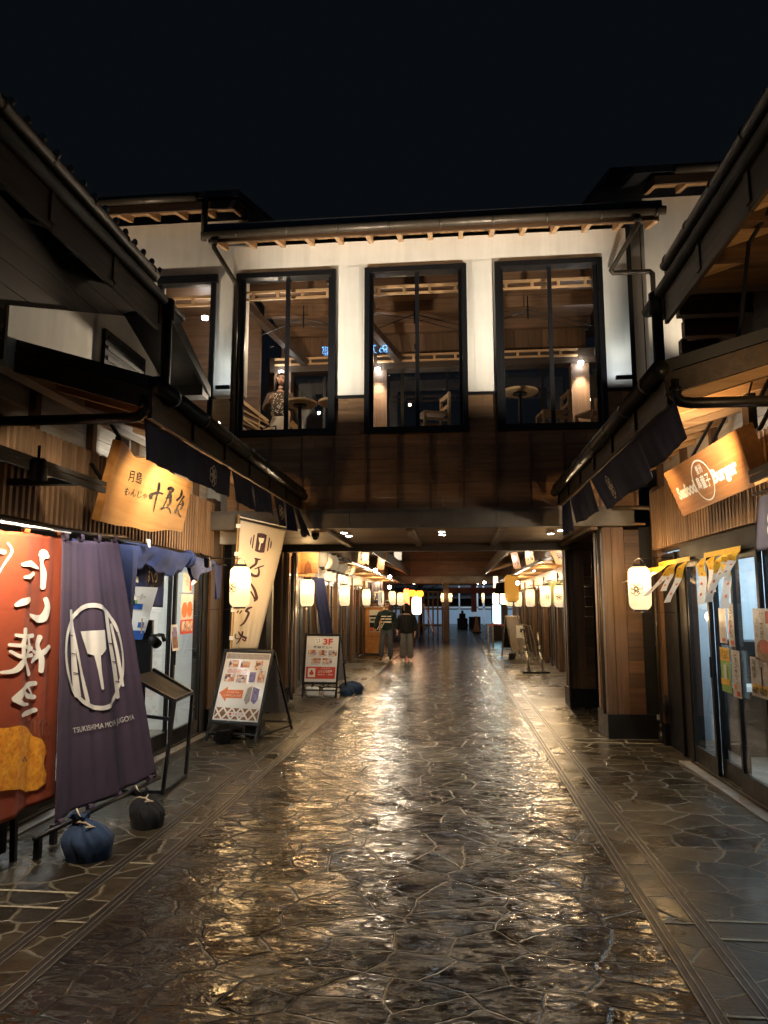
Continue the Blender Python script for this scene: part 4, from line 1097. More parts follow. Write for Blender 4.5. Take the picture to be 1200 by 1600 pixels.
# second bridge
B2 = thing("footbridge_house", (-0.3, 33, 0), "dark planked second bridge farther down the lane, small lit windows along its top", "bridge")
b = MB(); z = 2.95
while z < 4.2: b.box(-3.5, 33.0, z, 3.2, 33.1, z + 0.168); z += 0.172
b.build("plank_cladding", 'wood_brownX', B2)
b = MB()
for i in range(15): b.box(-3.3 + i*0.436, 32.98, 2.95, -3.27 + i*0.436, 33.0, 4.2)
b.build("batten", 'wood_brownZ', B2)
b = MB(); b.box(-3.5, 32.85, 2.66, 3.2, 33.0, 2.95); b.build("beam", 'steelclad', B2)
b = MB(); b.box(-3.5, 33.05, 4.2, 3.2, 33.2, 6.8); b.build("upper_wall", 'plaster', B2)
for i, (x0, x1) in enumerate(((-2.75, -1.5), (-1.05, 0.6), (0.95, 2.3))):
    b = MB(); b.box(x0, 33.0, 4.1, x1, 33.06, 6.2); f = b.build("window", 'black', B2)
    for (u0, u1, mm) in (((0.45, 0.62, 'litpane'), (0.7, 0.9, 'litpane')), ((0.02, 0.08, 'farwinwarm'), (0.18, 0.26, 'farwinwarm'), (0.62, 0.72, 'farwinwarm'), (0.86, 0.94, 'farwinwarm')), ((0.5, 0.56, 'litpane'), (0.62, 0.85, 'litpane')))[i]:
        b = MB(); b.box(lerp(x0, x1, u0), 32.985, 4.14, lerp(x0, x1, u1), 32.999, 4.32); b.build("lit_pane", mm, f)
b = MB(); b.box(-3.4, 33.2, 2.62, 3.2, 36, 2.75); b.build("ceiling_boards", 'wood_brownX', B2)
for x in (-3.0, -0.38, 2.3):
    b = MB(); b.box(x - 0.14, 33.4, 0, x + 0.14, 33.68, 2.62); b.build("pier", 'wood_dark', B2)
for x in (-1.9, -0.5, 1.1):
    b = MB(); b.lathe([(0.0, 0), (0.05, 0)], (x, 33.6, 2.618), 12, False); b.build("downlight", 'lampwarm', B2)
# timber lattice fence beyond
t = thing("lattice_fence", (-2.0, 37, 0), "tall timber lattice fence beyond the second bridge, left of its middle post", "fence")
b = MB()
for i in range(13): b.box(-3.3 + i*0.24, 37.0, 0, -3.22 + i*0.24, 37.06, 2.35)
b.build("slat_panel", 'wood_brownZ', t)
b = MB(); b.box(-3.4, 37.06, 2.25, -0.3, 37.12, 2.37); b.box(-3.4, 37.06, 0.55, -0.3, 37.12, 0.65); b.box(-3.4, 37.06, 1.4, -0.3, 37.12, 1.48); b.build("rail", 'wood_darkX', t)
# red timber gateway
t = thing("timber_gateway", (0.9, 41, 0), "dark red timber gateway with a hanging centre strut beyond the second bridge", "gateway")
b = MB(); b.box(-0.6, 41, 2.30, 2.9, 41.2, 2.62); b.build("top_beam", 'redpaint', t)
b = MB(); b.box(0.95, 40.95, 1.25, 1.25, 41.1, 2.8); b.build("strut", 'redpaint', t)
b = MB(); b.box(-2.5, 41, 1.85, -2.2, 41.15, 2.4); b.box(-2.5, 41.0, 0, -2.3, 41.15, 1.85); b.build("side_post", 'redpaint', t)
b = MB(); b.box(2.75, 41, 0, 2.95, 41.2, 2.30); b.build("post", 'redpaint', t)
# far building with white columns
t = thing("office_building", (3, 62, 0), "blue lit modern building with white columns at the end of the lane", "building")
b = MB(); b.box(-14, 62, 2.2, 20, 70, 16); b.build("wall", 'farwall', t)
b = MB(); b.box(-14, 63.5, 0, 20, 63.6, 1.25); b.build("lit_base", 'farwin', t)
for x, w in ((0.35, 0.12), (1.50, 0.24), (1.85, 0.12), (2.35, 0.14), (-0.9, 0.1), (3.4, 0.2)):
    b = MB(); b.box(x, 60.0, 0, x + w, 60.3, 3.3); b.build("column", 'farcolumn', t)
b = MB(); b.box(-14, 59.8, 3.3, 20, 60.4, 3.55); b.box(-14, 60, 1.35, 20, 60.1, 1.5); b.build("ledge", 'farcolumn', t)
random.seed(11)
for i in range(26):
    x = -9 + (i % 13)*1.5 + random.random()*0.5; z = 4.2 + (i // 13)*1.7
    if random.random() < 0.55: continue
    b = MB(); b.box(x, 61.95, z, x + 0.5, 62.0, z + 0.8); b.build("window", 'farwin' if random.random() < 0.6 else 'farwinwarm', t)
b = MB(); b.box(-14, 63.3, 1.3, 20, 63.4, 2.2); b.build("dark_glazing", 'black', t)
lamp_area("far_forecourt_light", (3, 57, 4.5), (3, 60, 1.5), 70, COOL, 8, 0.5)
t = thing("stone_monument", (0.54, 50.5, 0), "black stepped block standing before the blue lit building", "monument")
b = MB(); b.box(0.18, 50, 0, 0.90, 51, 0.72); b.box(0.32, 50.1, 0.72, 0.76, 50.9, 1.05); b.box(0.46, 50.2, 1.05, 0.63, 50.8, 1.25); b.build("block", 'black', t, bevel=0.03)
t = thing("planter_box", (1.4, 50.8, 0), "grey planter box beside the black stepped block", "planter")
b = MB(); b.box(1.0, 50.4, 0, 1.8, 51.2, 0.82); b.build("box", 'farwall', t, bevel=0.03)
random.seed(5)
# bare tree behind the fence
t = thing("street_tree", (-2.2, 46, 0), "bare branched tree behind the timber lattice fence", "tree")
b = MB()
b.tube([(-2.2, 46, 0), (-2.15, 46, 1.6), (-2.25, 46, 2.8), (-2.1, 46, 4.2)], [0.16, 0.13, 0.1, 0.05], 8); b.build("trunk", 'wood_brownZ', t, smooth=True)
b = MB()
for i in range(26):
    z = 1.8 + random.random()*2.2; a = random.random()*6.28; L_ = 0.6 + random.random()*1.0
    p = V(-2.18, 46, z); q = p + V(math.cos(a)*L_, math.sin(a)*L_, 0.35*L_); r_ = q + V(math.cos(a+.6)*0.5, math.sin(a+.6)*0.5, 0.4)
    b.tube([p, q, r_], [0.04, 0.025, 0.008], 5)
    for j in range(9):
        c = q.lerp(r_, random.random()) + V(random.uniform(-.25, .25), random.uniform(-.25, .25), random.uniform(-.2, .2)); e = 0.05
        b.add([c + V(-e, 0, -e), c + V(e, 0.02, -e*.3), c + V(e*.3, -0.02, e)], [(0, 1, 2)])
b.build("crown", 'green', t)
# ============================================================ PAPER LANTERNS
def lantern(loc, label, h=0.5, r=0.125, crest=None, mat='lantern', watts=1.0, arm=None, group="paper lanterns along the lane", col=WARM, name="paper_lantern", cap=None):
    t = thing(name, loc, label, "lantern", group)
    prof = []
    for i in range(25):
        u = i/24; z = (u - 0.5)*h; e = abs(u - 0.5)*2
        rr = r*(1 - 0.04*e*e)*(1 - max(0, (e - 0.70)/0.30)**2.4*0.42) if name == 'paper_lantern' and h > 0.35 else r*max(0.45, math.sqrt(max(0, 1 - e*e*0.80)))
        prof.append((rr, z))
    b = MB(); b.lathe(prof, loc, 28, False); b.build("paper_body", mat, t, smooth=True)
    b = MB(); b.lathe([(r*0.60, h/2 - 0.012), (r*0.60, h/2 + 0.02), (r*0.5, h/2 + 0.02)], loc, 20); b.build("top_ring", 'black', t)
    b = MB(); b.lathe([(r*0.60, -h/2 - 0.015), (r*0.60, -h/2 + 0.01)], loc, 20); b.build("bottom_ring", 'black', t)
    b = MB(); x, y, z = loc
    b.tube([(x - r*0.5, y, z + h/2 + 0.02), (x - r*0.35, y, z + h/2 + 0.07), (x, y, z + h/2 + 0.095), (x + r*0.35, y, z + h/2 + 0.07), (x + r*0.5, y, z + h/2 + 0.02)], 0.004, 6)
    b.build("hanger", 'black', t)
    if arm is not None:
        b = MB(); b.tube([(x, y, z + h/2 + 0.095), (x + arm, y + 0.03, z + h/2 + 0.10)], 0.006, 6); b.tube([(x, y, z - h/2 - 0.02), (x + arm, y + 0.03, z - h/2 - 0.03)], 0.003, 5)
        b.build("wall_arm", 'black', t)
    if crest is not None:
        ang, rad = crest
        def fn(cx, cy):
            a = ang + cx/r; rr = r*(1 - 0.04*(2*cy/h)**2) + 0.003
            return (x + rr*math.cos(a), y + rr*math.sin(a), z + cy - 0.01)
        b = MB()
        for vs, fs in crest2(0, 0, rad): b.flat(vs, fs, fn)
        b.build("crest", 'ink', t)
    wb = watts*(4.5 if loc[1] < 10 else 5.5) if mat in ('lantern',) else watts*1.6
    if mat == 'lantern' and not watts: wb = 9
    if wb: lamp_point("lantern_bulb", (x, y, z + 0.09*h/0.5), wb, col, 0.03)
    if loc[1] < 18 and mat == 'lantern':
        lamp_point("lantern_opening_light", (x, y, z - h/2 - 0.07), 3, col, 0.05); lamp_point("lantern_opening_light", (x, y, z + h/2 + 0.08), 4, col, 0.05)
    return t
PI = math.pi
zL = 1.87
lantern((-2.60, 8.50, zL), "glowing lantern with black knot crest hanging before the white vertical banner", crest=(-PI/2 - 0.62, 0.078), arm=-0.62, watts=5)
lantern((-2.68, 12.9, zL), "glowing plain lantern between the dark timber posts and the leaning navy banner", arm=-0.3, watts=4)
lantern((-2.62, 17.0, zL), "glowing plain lantern hanging between the navy banner and the cabinet sign", arm=-0.4, watts=3)
lantern((-2.62, 21.3, zL), "glowing plain lantern just above the wooden cabinet sign", arm=-0.4, watts=3)
lantern((-2.42, 23.6, zL), "slim lantern half hidden behind the short violet curtain", h=0.5, r=0.10, arm=-0.5, watts=0)
lantern((-2.20, 25.4, zL + 0.02), "glowing lantern right above the head of the man in striped knit", arm=-0.8, watts=2)
lantern((-2.08, 27.6, zL), "glowing lantern with an orange cap between the couple's heads", arm=-0.8, watts=0)
lantern((-0.55, 33.3, 1.98), "tiny lantern on the near side of the second bridge's middle post", h=0.42, r=0.07, watts=0)
lantern((-0.18, 33.3, 1.98), "tiny lantern on the far side of the second bridge's middle post", h=0.42, r=0.08, watts=0)
lantern((2.12, 8.45, 1.84), "glowing lantern with black knot crest on the brown planked pier", crest=(-PI/2 - 0.55, 0.08), arm=0.42, watts=5)
lantern((2.36, 16.4, 1.84), "glowing lantern cut off by the dark pier, behind the green curtain", crest=(-PI/2 - 0.3, 0.08), arm=0.25, watts=2)
lantern((2.12, 17.0, 1.85), "glowing lantern with a knot crest beside the green curtain", crest=(-PI/2 + 0.3, 0.08), arm=0.4, watts=3)
lantern((2.10, 20.2, 1.84), "glowing lantern with faint writing above the steel cart", arm=0.4, watts=2)
lantern((2.10, 24.0, 1.83), "glowing lantern below the orange curtain", arm=0.4, watts=2)
lantern((2.06, 27.2, 1.84), "glowing lantern below the big yellow lantern", arm=0.4, watts=2)
lantern((2.12, 31.0, 1.92), "broad white lantern of the far pair beside the pale blue window", r=0.16, mat='lanternwhite', watts=0)
lantern((1.80, 31.6, 1.92), "slimmer white lantern of the far pair beside the pale blue window", r=0.14, mat='lanternwhite', watts=0)
lantern((1.28, 32.2, 1.95), "small lantern alone on the near end of the far canopy", r=0.06, h=0.45, watts=0)
# the writing on the faint one
# big orange and white lanterns farther on
lantern((-1.55, 29.6, 1.62), "big blazing white lantern under an orange one at the far end", h=0.75, r=0.20, mat='lanternwhite', watts=14, group="big lanterns at the far end", col=(1, .72, .45))
lantern((-1.72, 29.4, 2.12), "orange globe lantern above the big white one", h=0.28, r=0.16, mat='lanternorange', watts=0, group="big lanterns at the far end")
lantern((-1.42, 29.5, 2.10), "second orange globe lantern touching the first, nearer the lane", h=0.28, r=0.16, mat='lanternorange', watts=0, group="big lanterns at the far end")
lantern((-2.00, 30.0, 1.95), "red long lantern behind the big white one", h=0.75, r=0.13, mat='lanternred', watts=22, group="big lanterns at the far end", col=(1, .12, .03))
lantern((1.84, 23.2, 2.18), "big deep yellow lantern hanging under the far canopy", h=0.86, r=0.23, mat='lanternyellow', watts=0, group="big lanterns at the far end")
# a row of round unlit lanterns, their paper given a faint glow
for i in range(7):
    y = 13.9 + i*0.66
    words = ("nearest full round lantern of the pale row under the timber eave", "second round lantern of the pale row, just behind the nearest", "third round lantern of the pale row under the eave",
             "middle round lantern of the pale row of seven", "fifth round lantern of the pale row counting from the nearest", "sixth round lantern of the pale row, last but one", "farthest round lantern ending the pale row")[i]
    lantern((-2.64, y, 2.55), words, h=0.34, r=0.165, mat='lanternpale', watts=0, group="row of pale round lanterns", name="round_lantern")
lamp_spot("row_light", (-2.3, 13.2, 2.6), (-2.64, 15, 2.5), 12, WARMW, 100, 0.8)

# ============================================================ SIGN BOARDS
def board_fn(TL, TR, BR, BL): return quad_fn(TL, TR, BR, BL, 0.004)
def small_lamp(name_label, loc, tgt, watts, mat='lampcool', col=NEUT, cone=85, r=0.035, arm=None, blend=0.7):
    t = thing("spot_lamp", loc, name_label, "lamp", "small spot lamps")
    d = (Vector(tgt) - Vector(loc)).normalized(); p = Vector(loc)
    b = MB(); b.tube([p - d*0.13, p - d*0.11, p - d*0.02, p], [r*0.8, r, r, r*1.02], 14, False); b.tube([p - d*0.132, p - d*0.13], [r*0.6, r*0.8], 14)
    if arm is not None: b.tube([p - d*0.09, p - d*0.09 + Vector(arm)], 0.009, 8)
    b.build("housing", 'black', t, smooth=True)
    b = MB(); b.tube([p - d*0.012, p - d*0.008], r*0.93, 14); b.build("lamp_face", mat, t)
    if watts: lamp_spot("spot_beam", p + d*0.012, tgt, watts, col, cone, blend, r*0.6)
    return t
# honey board with live edges (hangs out, top leaning over the lane)
TL, TR, BR_, BL = V(-2.76, 5.59, 3.01), V(-2.76, 7.24, 2.93), V(-2.87, 7.27, 2.40), V(-2.96, 5.66, 2.31)
t = thing("sign_board", (-2.85, 6.4, 2.65), "honey coloured live edge wooden board with black brushed characters", "sign")
f0 = quad_fn(TL, TR, BR_, BL); nrm = ((TR - BL).cross(TL - BR_)).normalized()
if nrm.x < 0: nrm = -nrm
random.seed(3)
edge = []
def wav(u, a, ph): return a*(math.sin(u*7 + ph) + 0.5*math.sin(u*15 + ph*2))*0.5
N_ = 26
bot = [f0(u/N_, 0.015 + wav(u/N_, 0.05, 1.2)) for u in range(N_ + 1)]
top = [f0(u/N_, 1.0 + wav(u/N_, 0.035, 0.3) - 0.10*math.exp(-((u/N_ - 0.18)/0.10)**2)) for u in range(N_ + 1)]
b = MB(); fr = bot + top; n_ = N_ + 1
bk = [p - nrm*0.085 for p in fr]
fs = []
for i in range(N_):
    fs += [(i, i+1, n_+i+1, n_+i), (2*n_+i+1, 2*n_+i, 3*n_+i, 3*n_+i+1), (i+1, i, 2*n_+i, 2*n_+i+1), (n_+i, n_+i+1, 3*n_+i+1, 3*n_+i)]
fs += [(0, n_, 3*n_, 2*n_), (n_-1, 3*n_-1, 4*n_-1, 2*n_-1)]
b.add(fr + bk, fs); b.build("board", 'signwood', t, bevel=0.006)
q2 = ((118, 20), (1130, 597), (940, 1325), (-231, 1200))
def put_px(mb, strokes, q, fn, n=7):
    # strokes given as (points, widths) measured on the sign's own outline q, laid on the board
    for pts, ws in strokes:
        vs, fs = brush(pts, ws, n)
        mb.add([fn(*inv_bilin(q, p)) for p in vs], fs)
ST = [
 ([(445, 795), (455, 745), (540, 712), (618, 728)], [40, 52, 34, 26]), ([(576, 568), (565, 650), (530, 770), (478, 985)], [30, 38, 24, 9]),
 ([(712, 655), (745, 645), (785, 668), (760, 705)], [44, 52, 48, 26]), ([(735, 700), (715, 745), (690, 800), (640, 900), (600, 945)], [44, 40, 20, 18, 30]),
 ([(745, 720), (742, 800), (735, 860), (700, 905)], [34, 44, 38, 26]), ([(595, 948), (660, 932), (715, 945), (742, 1018)], [34, 16, 24, 20]), ([(668, 790), (735, 780)], [20, 26]),
 ([(928, 682), (920, 740), (900, 780), (846, 825)], [30, 42, 30, 40]), ([(962, 775), (900, 850), (850, 930), (785, 1020)], [34, 22, 16, 7]),
 ([(940, 845), (945, 890), (905, 965)], [30, 40, 24]), ([(820, 1010), (850, 950), (880, 880)], [28, 14, 16]), ([(855, 960), (878, 1040), (908, 1072)], [16, 24, 26]), ([(850, 905), (930, 880)], [14, 18]),
]
b = MB(); fn = quad_fn(TL, TR, BR_, BL, 0.006 if ((TR - BL).cross(TL - BR_)).x > 0 else -0.006)
put_px(b, ST, q2, fn)
put_text(b, 'tsukishima', lambda u, v: fn(*inv_bilin(q2, (lerp(165, 335, u) + (v - .5)*30, lerp(560, 395, v) + u*35))), 0, 0, 1, 1)
put_text(b, 'monja', lambda u, v: fn(*inv_bilin(q2, (lerp(105, 390, u) + (v - .5)*30, lerp(755, 650, v) + u*62))), 0, 0, 1, 1)
b.build("lettering", 'ink', t)
def slotted(mb, p, q, w=0.05):
    p, q = Vector(p), Vector(q); d = q - p; n = max(3, int(d.length/0.05))
    for sgn in (-1, 1): mb.bar(p + V(0, sgn*w*0.36, 0), q + V(0, sgn*w*0.36, 0), 0.012, 0.02)
    for i in range(n + 1): mb.bar(p.lerp(q, i/n) - V(0, w*0.4, 0), p.lerp(q, i/n) + V(0, w*0.4, 0), 0.012, 0.016)
b = MB()
for y in (5.95, 6.95):
    slotted(b, (-2.84, y, 2.95), (-3.10, y, 3.34)); slotted(b, (-2.92, y, 2.5), (-3.22, y + 0.02, 2.9))
b.box(-2.95, 5.85, 2.95, -2.90, 6.02, 3.12); b.build("hanging_bracket", 'black', t)
# burger board
TL, TR, BR_, BL = V(2.0, 6.90, 2.89), V(2.0, 5.14, 2.885), V(2.17, 5.29, 2.50), V(2.17, 6.94, 2.48)
t = thing("sign_board", (2.1, 6.0, 2.7), "brown rectangular board lettered Seafood Burger in white around an oval emblem", "sign")
f0 = quad_fn(TL, TR, BR_, BL); nrm = ((TR - BL).cross(TL - BR_)).normalized()
if nrm.x > 0: nrm = -nrm
b = MB(); b.prism([TL, TR, BR_, BL], -nrm*0.13); b.build("board", 'signwood2', t, bevel=0.006)
sg = 0.004 if ((TR - BL).cross(TL - BR_)).x < 0 else -0.004
fn = quad_fn(TL, TR, BR_, BL, sg)
b = MB()
put_text(b, 'Seafood', fn, 0.085, 0.33, 0.365, 0.60, ref=0); put_text(b, 'Burger', fn, 0.605, 0.25, 0.90, 0.60)
for rin, rx, ry in ((0.93, 0.128, 0.41),): b.flat(*disc2(0.485, 0.49, rx, ry, 40, rin), fn)
put_text(b, 'toyosu', fn, 0.445, 0.63, 0.525, 0.80); put_text(b, 'shima', fn, 0.395, 0.33, 0.575, 0.60)
b.build("lettering", 'cream', t)
b = MB()
for y in (5.35, 6.55):
    slotted(b, (2.10, y, 2.88), (2.38, y, 3.36)); slotted(b, (2.2, y - .12, 2.9), (2.42, y - .12, 3.3))
b.box(2.14, 5.25, 2.92, 2.2, 5.36, 3.18); b.tube([(2.17, 5.3, 3.18), (2.2, 5.28, 3.3), (2.3, 5.2, 3.42)], 0.008, 6); b.build("hanging_bracket", 'black', t)
small_lamp("small spot lamp under the eave shining down on the honey board", (-2.20, 6.35, 2.88), (-2.80, 6.60, 2.66), 20, 'lampcool', (1, .95, .85), 95, arm=(0, 0, 0.1))
small_lamp("small bright spot lamp under the eave before the burger board", (1.50, 5.45, 2.88), (2.10, 5.85, 2.70), 11, 'lampcool', (1, .95, .85), 100, arm=(0, 0, 0.1))
small_lamp("black can lamp under the small canopy beside the red banner", (-2.50, 4.02, 2.40), (-2.72, 4.6, 0.7), 60, 'lampwarm', WARMW, 140, r=0.05, arm=(0, 0, 0.12))
small_lamp("black clip lamp under the tied blue cloth, nearer the menu stand", (-2.86, 8.05, 2.10), (-3.0, 8.6, 1.5), 0, 'black', arm=(-0.1, 0.05, 0.08))
small_lamp("black clip lamp at the far end of the tied blue cloth", (-2.78, 9.0, 2.08), (-2.9, 8.5, 1.6), 0, 'black', arm=(-0.1, 0.05, 0.08))
# warm wash on slats and rafters, from the eave lamps
lamp_spot("eave_wash", (-2.2, 4.9, 2.80), (-3.25, 5.7, 2.3), 9, WARMW, 75, 0.8)
lamp_spot("eave_wash", (-2.2, 7.8, 2.78), (-3.25, 8.2, 2.4), 20, WARMW, 130, 0.8)
lamp_spot("eave_wash", (1.55, 6.8, 2.84), (2.5, 7.3, 2.5), 14, WARM, 130, 0.8)
lamp_spot("rafter_wash", (1.75, 5.2, 2.62), (1.95, 6.2, 3.3), 24, WARM, 140, 0.8)
lamp_spot("rafter_wash", (-2.35, 6.6, 2.62), (-2.6, 7.2, 3.3), 3.0, WARM, 140, 0.8)
# far boards
def far_board(label, c, w, h, lean, mat, text=None, watts=5, yaw=0.0, outline=None, tm='ink'):
    t = thing("sign_board", c, label, "sign", "lit boards above the far shops")
    c = Vector(c); rx = Vector((math.cos(yaw), math.sin(yaw), 0)); uz = Vector((lean*rx.x*0 + lean, 0, 1)).normalized()
    TL, TR, BR2, BL = c - rx*w/2 + uz*h/2, c + rx*w/2 + uz*h/2, c + rx*w/2 - uz*h/2, c - rx*w/2 - uz*h/2
    nn = (TR - TL).cross(TL - BL).normalized(); nn = nn if nn.y < 0 else -nn
    b = MB()
    if outline:
        f = quad_fn(TL, TR, BR2, BL); b.prism([f(*p) for p in outline], -nn*0.05)
    else: b.prism([TL, TR, BR2, BL], -nn*0.05)
    b.build("board", mat, t)
    if text:
        s_ = 0.004 if ((TR - BL).cross(TL - BR2)).y < 0 else -0.004
        b = MB(); put_text(b, text, quad_fn(TL, TR, BR2, BL, s_), 0.2, 0.2, 0.8, 0.8); b.build("lettering", tm, t)
    if watts: lamp_spot("board_light", c + nn*0.55 + Vector((0, 0, 0.05)), c, watts*1.6, (1, .92, .8), 80, 0.6)
    return t
far_board("brightly lit ragged edged wooden board after the row of round lanterns", (-2.38, 18.6, 2.90), 0.30, 0.44, 0.0, 'signwood', 'sushi', 9, outline=[(0, .05), (.5, .0), (.7, .12), (1, .0), (1, .75), (.8, .85), (.6, .8), (.45, 1), (.1, .95)])
far_board("narrow orange lit board beyond the ragged edged one", (-2.10, 20.6, 2.93), 0.22, 0.52, 0.15, 'signwood', None, 7)
far_board("tall slim lit board leaning above the yellow lantern", (1.72, 20.2, 2.92), 0.20, 0.54, -0.22, 'signwood2', 'maru', 7)
far_board("ragged edged lit board over the far canopy, nearer than the slim one", (1.92, 18.4, 2.92), 0.24, 0.52, -0.12, 'signwood', 'kani', 8, outline=[(0, .0), (.7, .0), (1, .1), (.9, .5), (1, .9), (.6, 1), (.5, .9), (.1, .95)])
far_board("tilted lit wooden board above the green curtain", (2.30, 15.3, 2.66), 0.44, 0.36, -0.45, 'signwood2', 'ichi', 10, yaw=-0.3)
far_board("tiny lit board beyond the yellow lantern", (1.75, 30.5, 2.60), 0.2, 0.5, 0.0, 'cream', None, 5)
far_board("small pale board at the second bridge's eave", (-2.2, 28.0, 3.6), 0.3, 0.4, 0, 'cream', None, 3)
# glaring lamps on the far canopies
for i, (label, p) in enumerate((("glaring round lamp beside the ragged lit board", (-2.10, 19.0, 2.56)), ("glaring round lamp beyond the narrow orange board", (-1.98, 22.0, 2.50)), ("lower glaring lamp above the violet curtain", (-2.10, 23.2, 2.22)),
        ("glaring lamp above the yellow lantern's canopy", (1.85, 21.6, 3.15)), ("glaring lamp on the canopy between the two lit boards", (2.20, 20.0, 2.62)), ("glaring lamp in front of the big yellow lantern", (1.98, 22.6, 2.32)), ("tiny far lamp by the small lit board", (1.30, 31.0, 2.60)))):
    small_lamp(label, p, (p[0]*0.4, p[1] - 6, 0.3), 26, 'lampcool', (1.0, 0.82, 0.58), 110, r=0.06, arm=(0, 0.05, 0.12))
# orange lit alcove by the passage's far pier
t = thing("lit_alcove", (-3.0, 13.4, 2.4), "orange lit wooden alcove with an arched dark niche above the plain lantern", "display")
b = MB(); b.box(-3.0, 13.30, 2.18, -2.62, 13.72, 2.24); b.box(-3.0, 13.62, 2.24, -2.62, 13.72, 2.75); b.box(-3.0, 13.3, 2.24, -2.95, 13.6, 2.75); b.build("shelf_box", 'raftwood', t)
b = MB(); b.prism([(-2.90, 13.61, 2.24), (-2.74, 13.61, 2.24), (-2.76, 13.61, 2.42), (-2.82, 13.61, 2.50), (-2.88, 13.61, 2.42)], (0, -0.01, 0)); b.build("niche", 'brownp', t)
lamp_point("alcove_light", (-2.72, 13.35, 2.62), 3.5, (1, .5, .15), 0.03)
lamp_spot("eave_wash", (-2.2, 5.0, 2.80), (-2.7, 5.25, 1.3), 26, (0.95, 0.96, 1.0), 80, 0.9)
lamp_spot("fill_beam", (0.9, 16.6, 2.95), (-1.7, 21.3, 1.2), 55, WARMW, 50, 0.8)  # added spot lighting the walking couple from the front
lamp_spot("fill_beam", (-1.6, 13.4, 2.95), (-2.4, 13.0, 0.7), 14, WARMW, 80, 0.8)  # added spot to brighten the white standing board
lamp_spot("board_front_fill", (-1.2, 10.9, 2.58), (-2.4, 12.95, 0.7), 42, WARMW, 50, 0.8)  # closer added spot on the same standing board
small_lamp("added black can lamp under the small canopy by the bluish doors", (2.12, 4.35, 2.42), (2.46, 6.5, 1.3), 60, 'lampwarm', WARMW, 110, r=0.05, arm=(0, 0, 0.10))  # lamp put in so the posters get light from the front
lamp_spot("slat_wash", (-2.45, 4.3, 2.72), (-3.24, 5.1, 2.52), 12, WARMW, 62, 0.7)
lamp_spot("board_fill_light", (-2.14, 5.5, 2.83), (-2.86, 6.4, 2.62), 26, (1, .93, .8), 80, 0.9)
lamp_spot("board_fill_light", (1.48, 5.0, 2.84), (2.10, 6.2, 2.66), 9, (1, .93, .8), 80, 0.9)
# ============================================================ CLOTH: BANNERS AND CURTAINS
def cloth(TL, TR, BR_, BL, amp, k, ph=0.0, top=0.15, nrm=None, belly=0.0, hem=0.0):
    TL, TR, BR_, BL = map(Vector, (TL, TR, BR_, BL))
    n = nrm or ((TR - BL).cross(TL - BR_)).normalized()
    def f(u, v, off=0.0):
        p = BL*(1-u)*(1-v) + BR_*u*(1-v) + TL*(1-u)*v + TR*u*v
        w = top + (1-top)*(1-v)**0.8
        fold = math.sin(k*u*6.283 + ph + 0.9*(1-v)) + 0.45*math.sin(k*1.9*u*6.283 + 2.1*ph - 1.3*(1-v)) + 0.2*math.sin(k*4.3*u*6.283 + ph)
        p = p + n*(amp*w*fold + belly*math.sin(math.pi*v)*math.sin(math.pi*min(1, max(0, u))) + off)
        if hem: p = p + Vector((0, 0, hem*(1-v)*math.sin(k*u*6.283*0.5 + ph)))
        return p
    return f
def cloth_mesh(f, nu, nv): b = MB(); b.grid(f, nu, nv); return b
# --- purple banner on a floor bar
t = thing("banner", (-2.65, 5.3, 0), "dull purple banner with a cream scraper in an oval, lettered TSUKISHIMA MONJA JUGOYA", "banner")
fP = cloth((-2.75, 4.74, 2.10), (-2.75, 5.57, 2.16), (-2.5, 5.91, 0.25), (-2.75, 4.83, 0.17), 0.022, 2.1, 0.6, 0.35, nrm=V(1, -0.25, 0.05).normalized(), hem=0.012)
cloth_mesh(fP, 90, 80).build("cloth", 'purple', t, smooth=True, solid=0.002)
qP = ((295, 147), (562, 158), (739, 1294), (248, 1529))
def onP(x, y, off=0.009):
    u, v = inv_bilin(qP, (x, y)); return fP(u, v, off)
b = MB()
def px_poly(mb, vs, fs, fn, L=9):
    vs, fs = refine(vs, fs, L); mb.add([fn(*p) for p in vs], fs)
ring = disc2(0, 0, 146, 264, 64, 0.915); ca, sa = math.cos(-0.05), math.sin(-0.05)
px_poly(b, [(440 + x*ca - y*sa, 722 + x*sa + y*ca) for x, y in ring[0]], ring[1], onP, 10)
for pts, ws in (([(330, 500), (336, 620), (346, 780), (362, 920)], [16, 24, 26, 28]), ([(330, 500), (356, 680), (384, 840), (404, 950)], [6, 10, 14, 16]),
                ([(495, 505), (516, 640), (540, 780), (556, 915)], [20, 20, 24, 22]), ([(524, 560), (550, 680), (566, 780), (578, 860)], [14, 13, 13, 10])):
    vs, fs = brush(pts, ws, 8); px_poly(b, vs, fs, onP, 9)
px_poly(b, [(376, 602), (478, 588), (482, 680), (462, 712), (444, 722), (428, 716), (404, 708)], [tuple(range(7))], onP, 11)
vs, fs = brush([(444, 715), (452, 790), (463, 878)], [24, 15, 13], 6); px_poly(b, vs, fs, onP, 20)
b.build("emblem", 'cream', t, smooth=True)
b = MB()
vs, fs, _ = TXT['TSU' if False else 'tsuki']
px_poly(b, [(lerp(343, 630, x) + (1-y)*3, lerp(1114, 1032, x) - 34*y) for x, y in vs], fs, onP, 8)
b.build("lettering", 'cream', t)
b = MB()
for pts, w in (([(322, 622), (338, 626)], 5), ([(331, 712), (350, 716)], 5), ([(344, 808), (364, 812)], 5), ([(376, 770), (386, 772)], 4), ([(394, 865), (406, 868)], 4), ([(511, 652), (532, 656)], 5), ([(528, 742), (548, 744)], 5), ([(544, 838), (562, 840)], 5), ([(540, 596), (552, 600)], 4), ([(560, 690), (572, 694)], 4)):
    vs, fs = brush(pts, [w, w], 2); b.add([onP(x, y, 0.0125) for x, y in vs], fs)
b.build("bamboo_joints", 'purple', t)
b = MB()
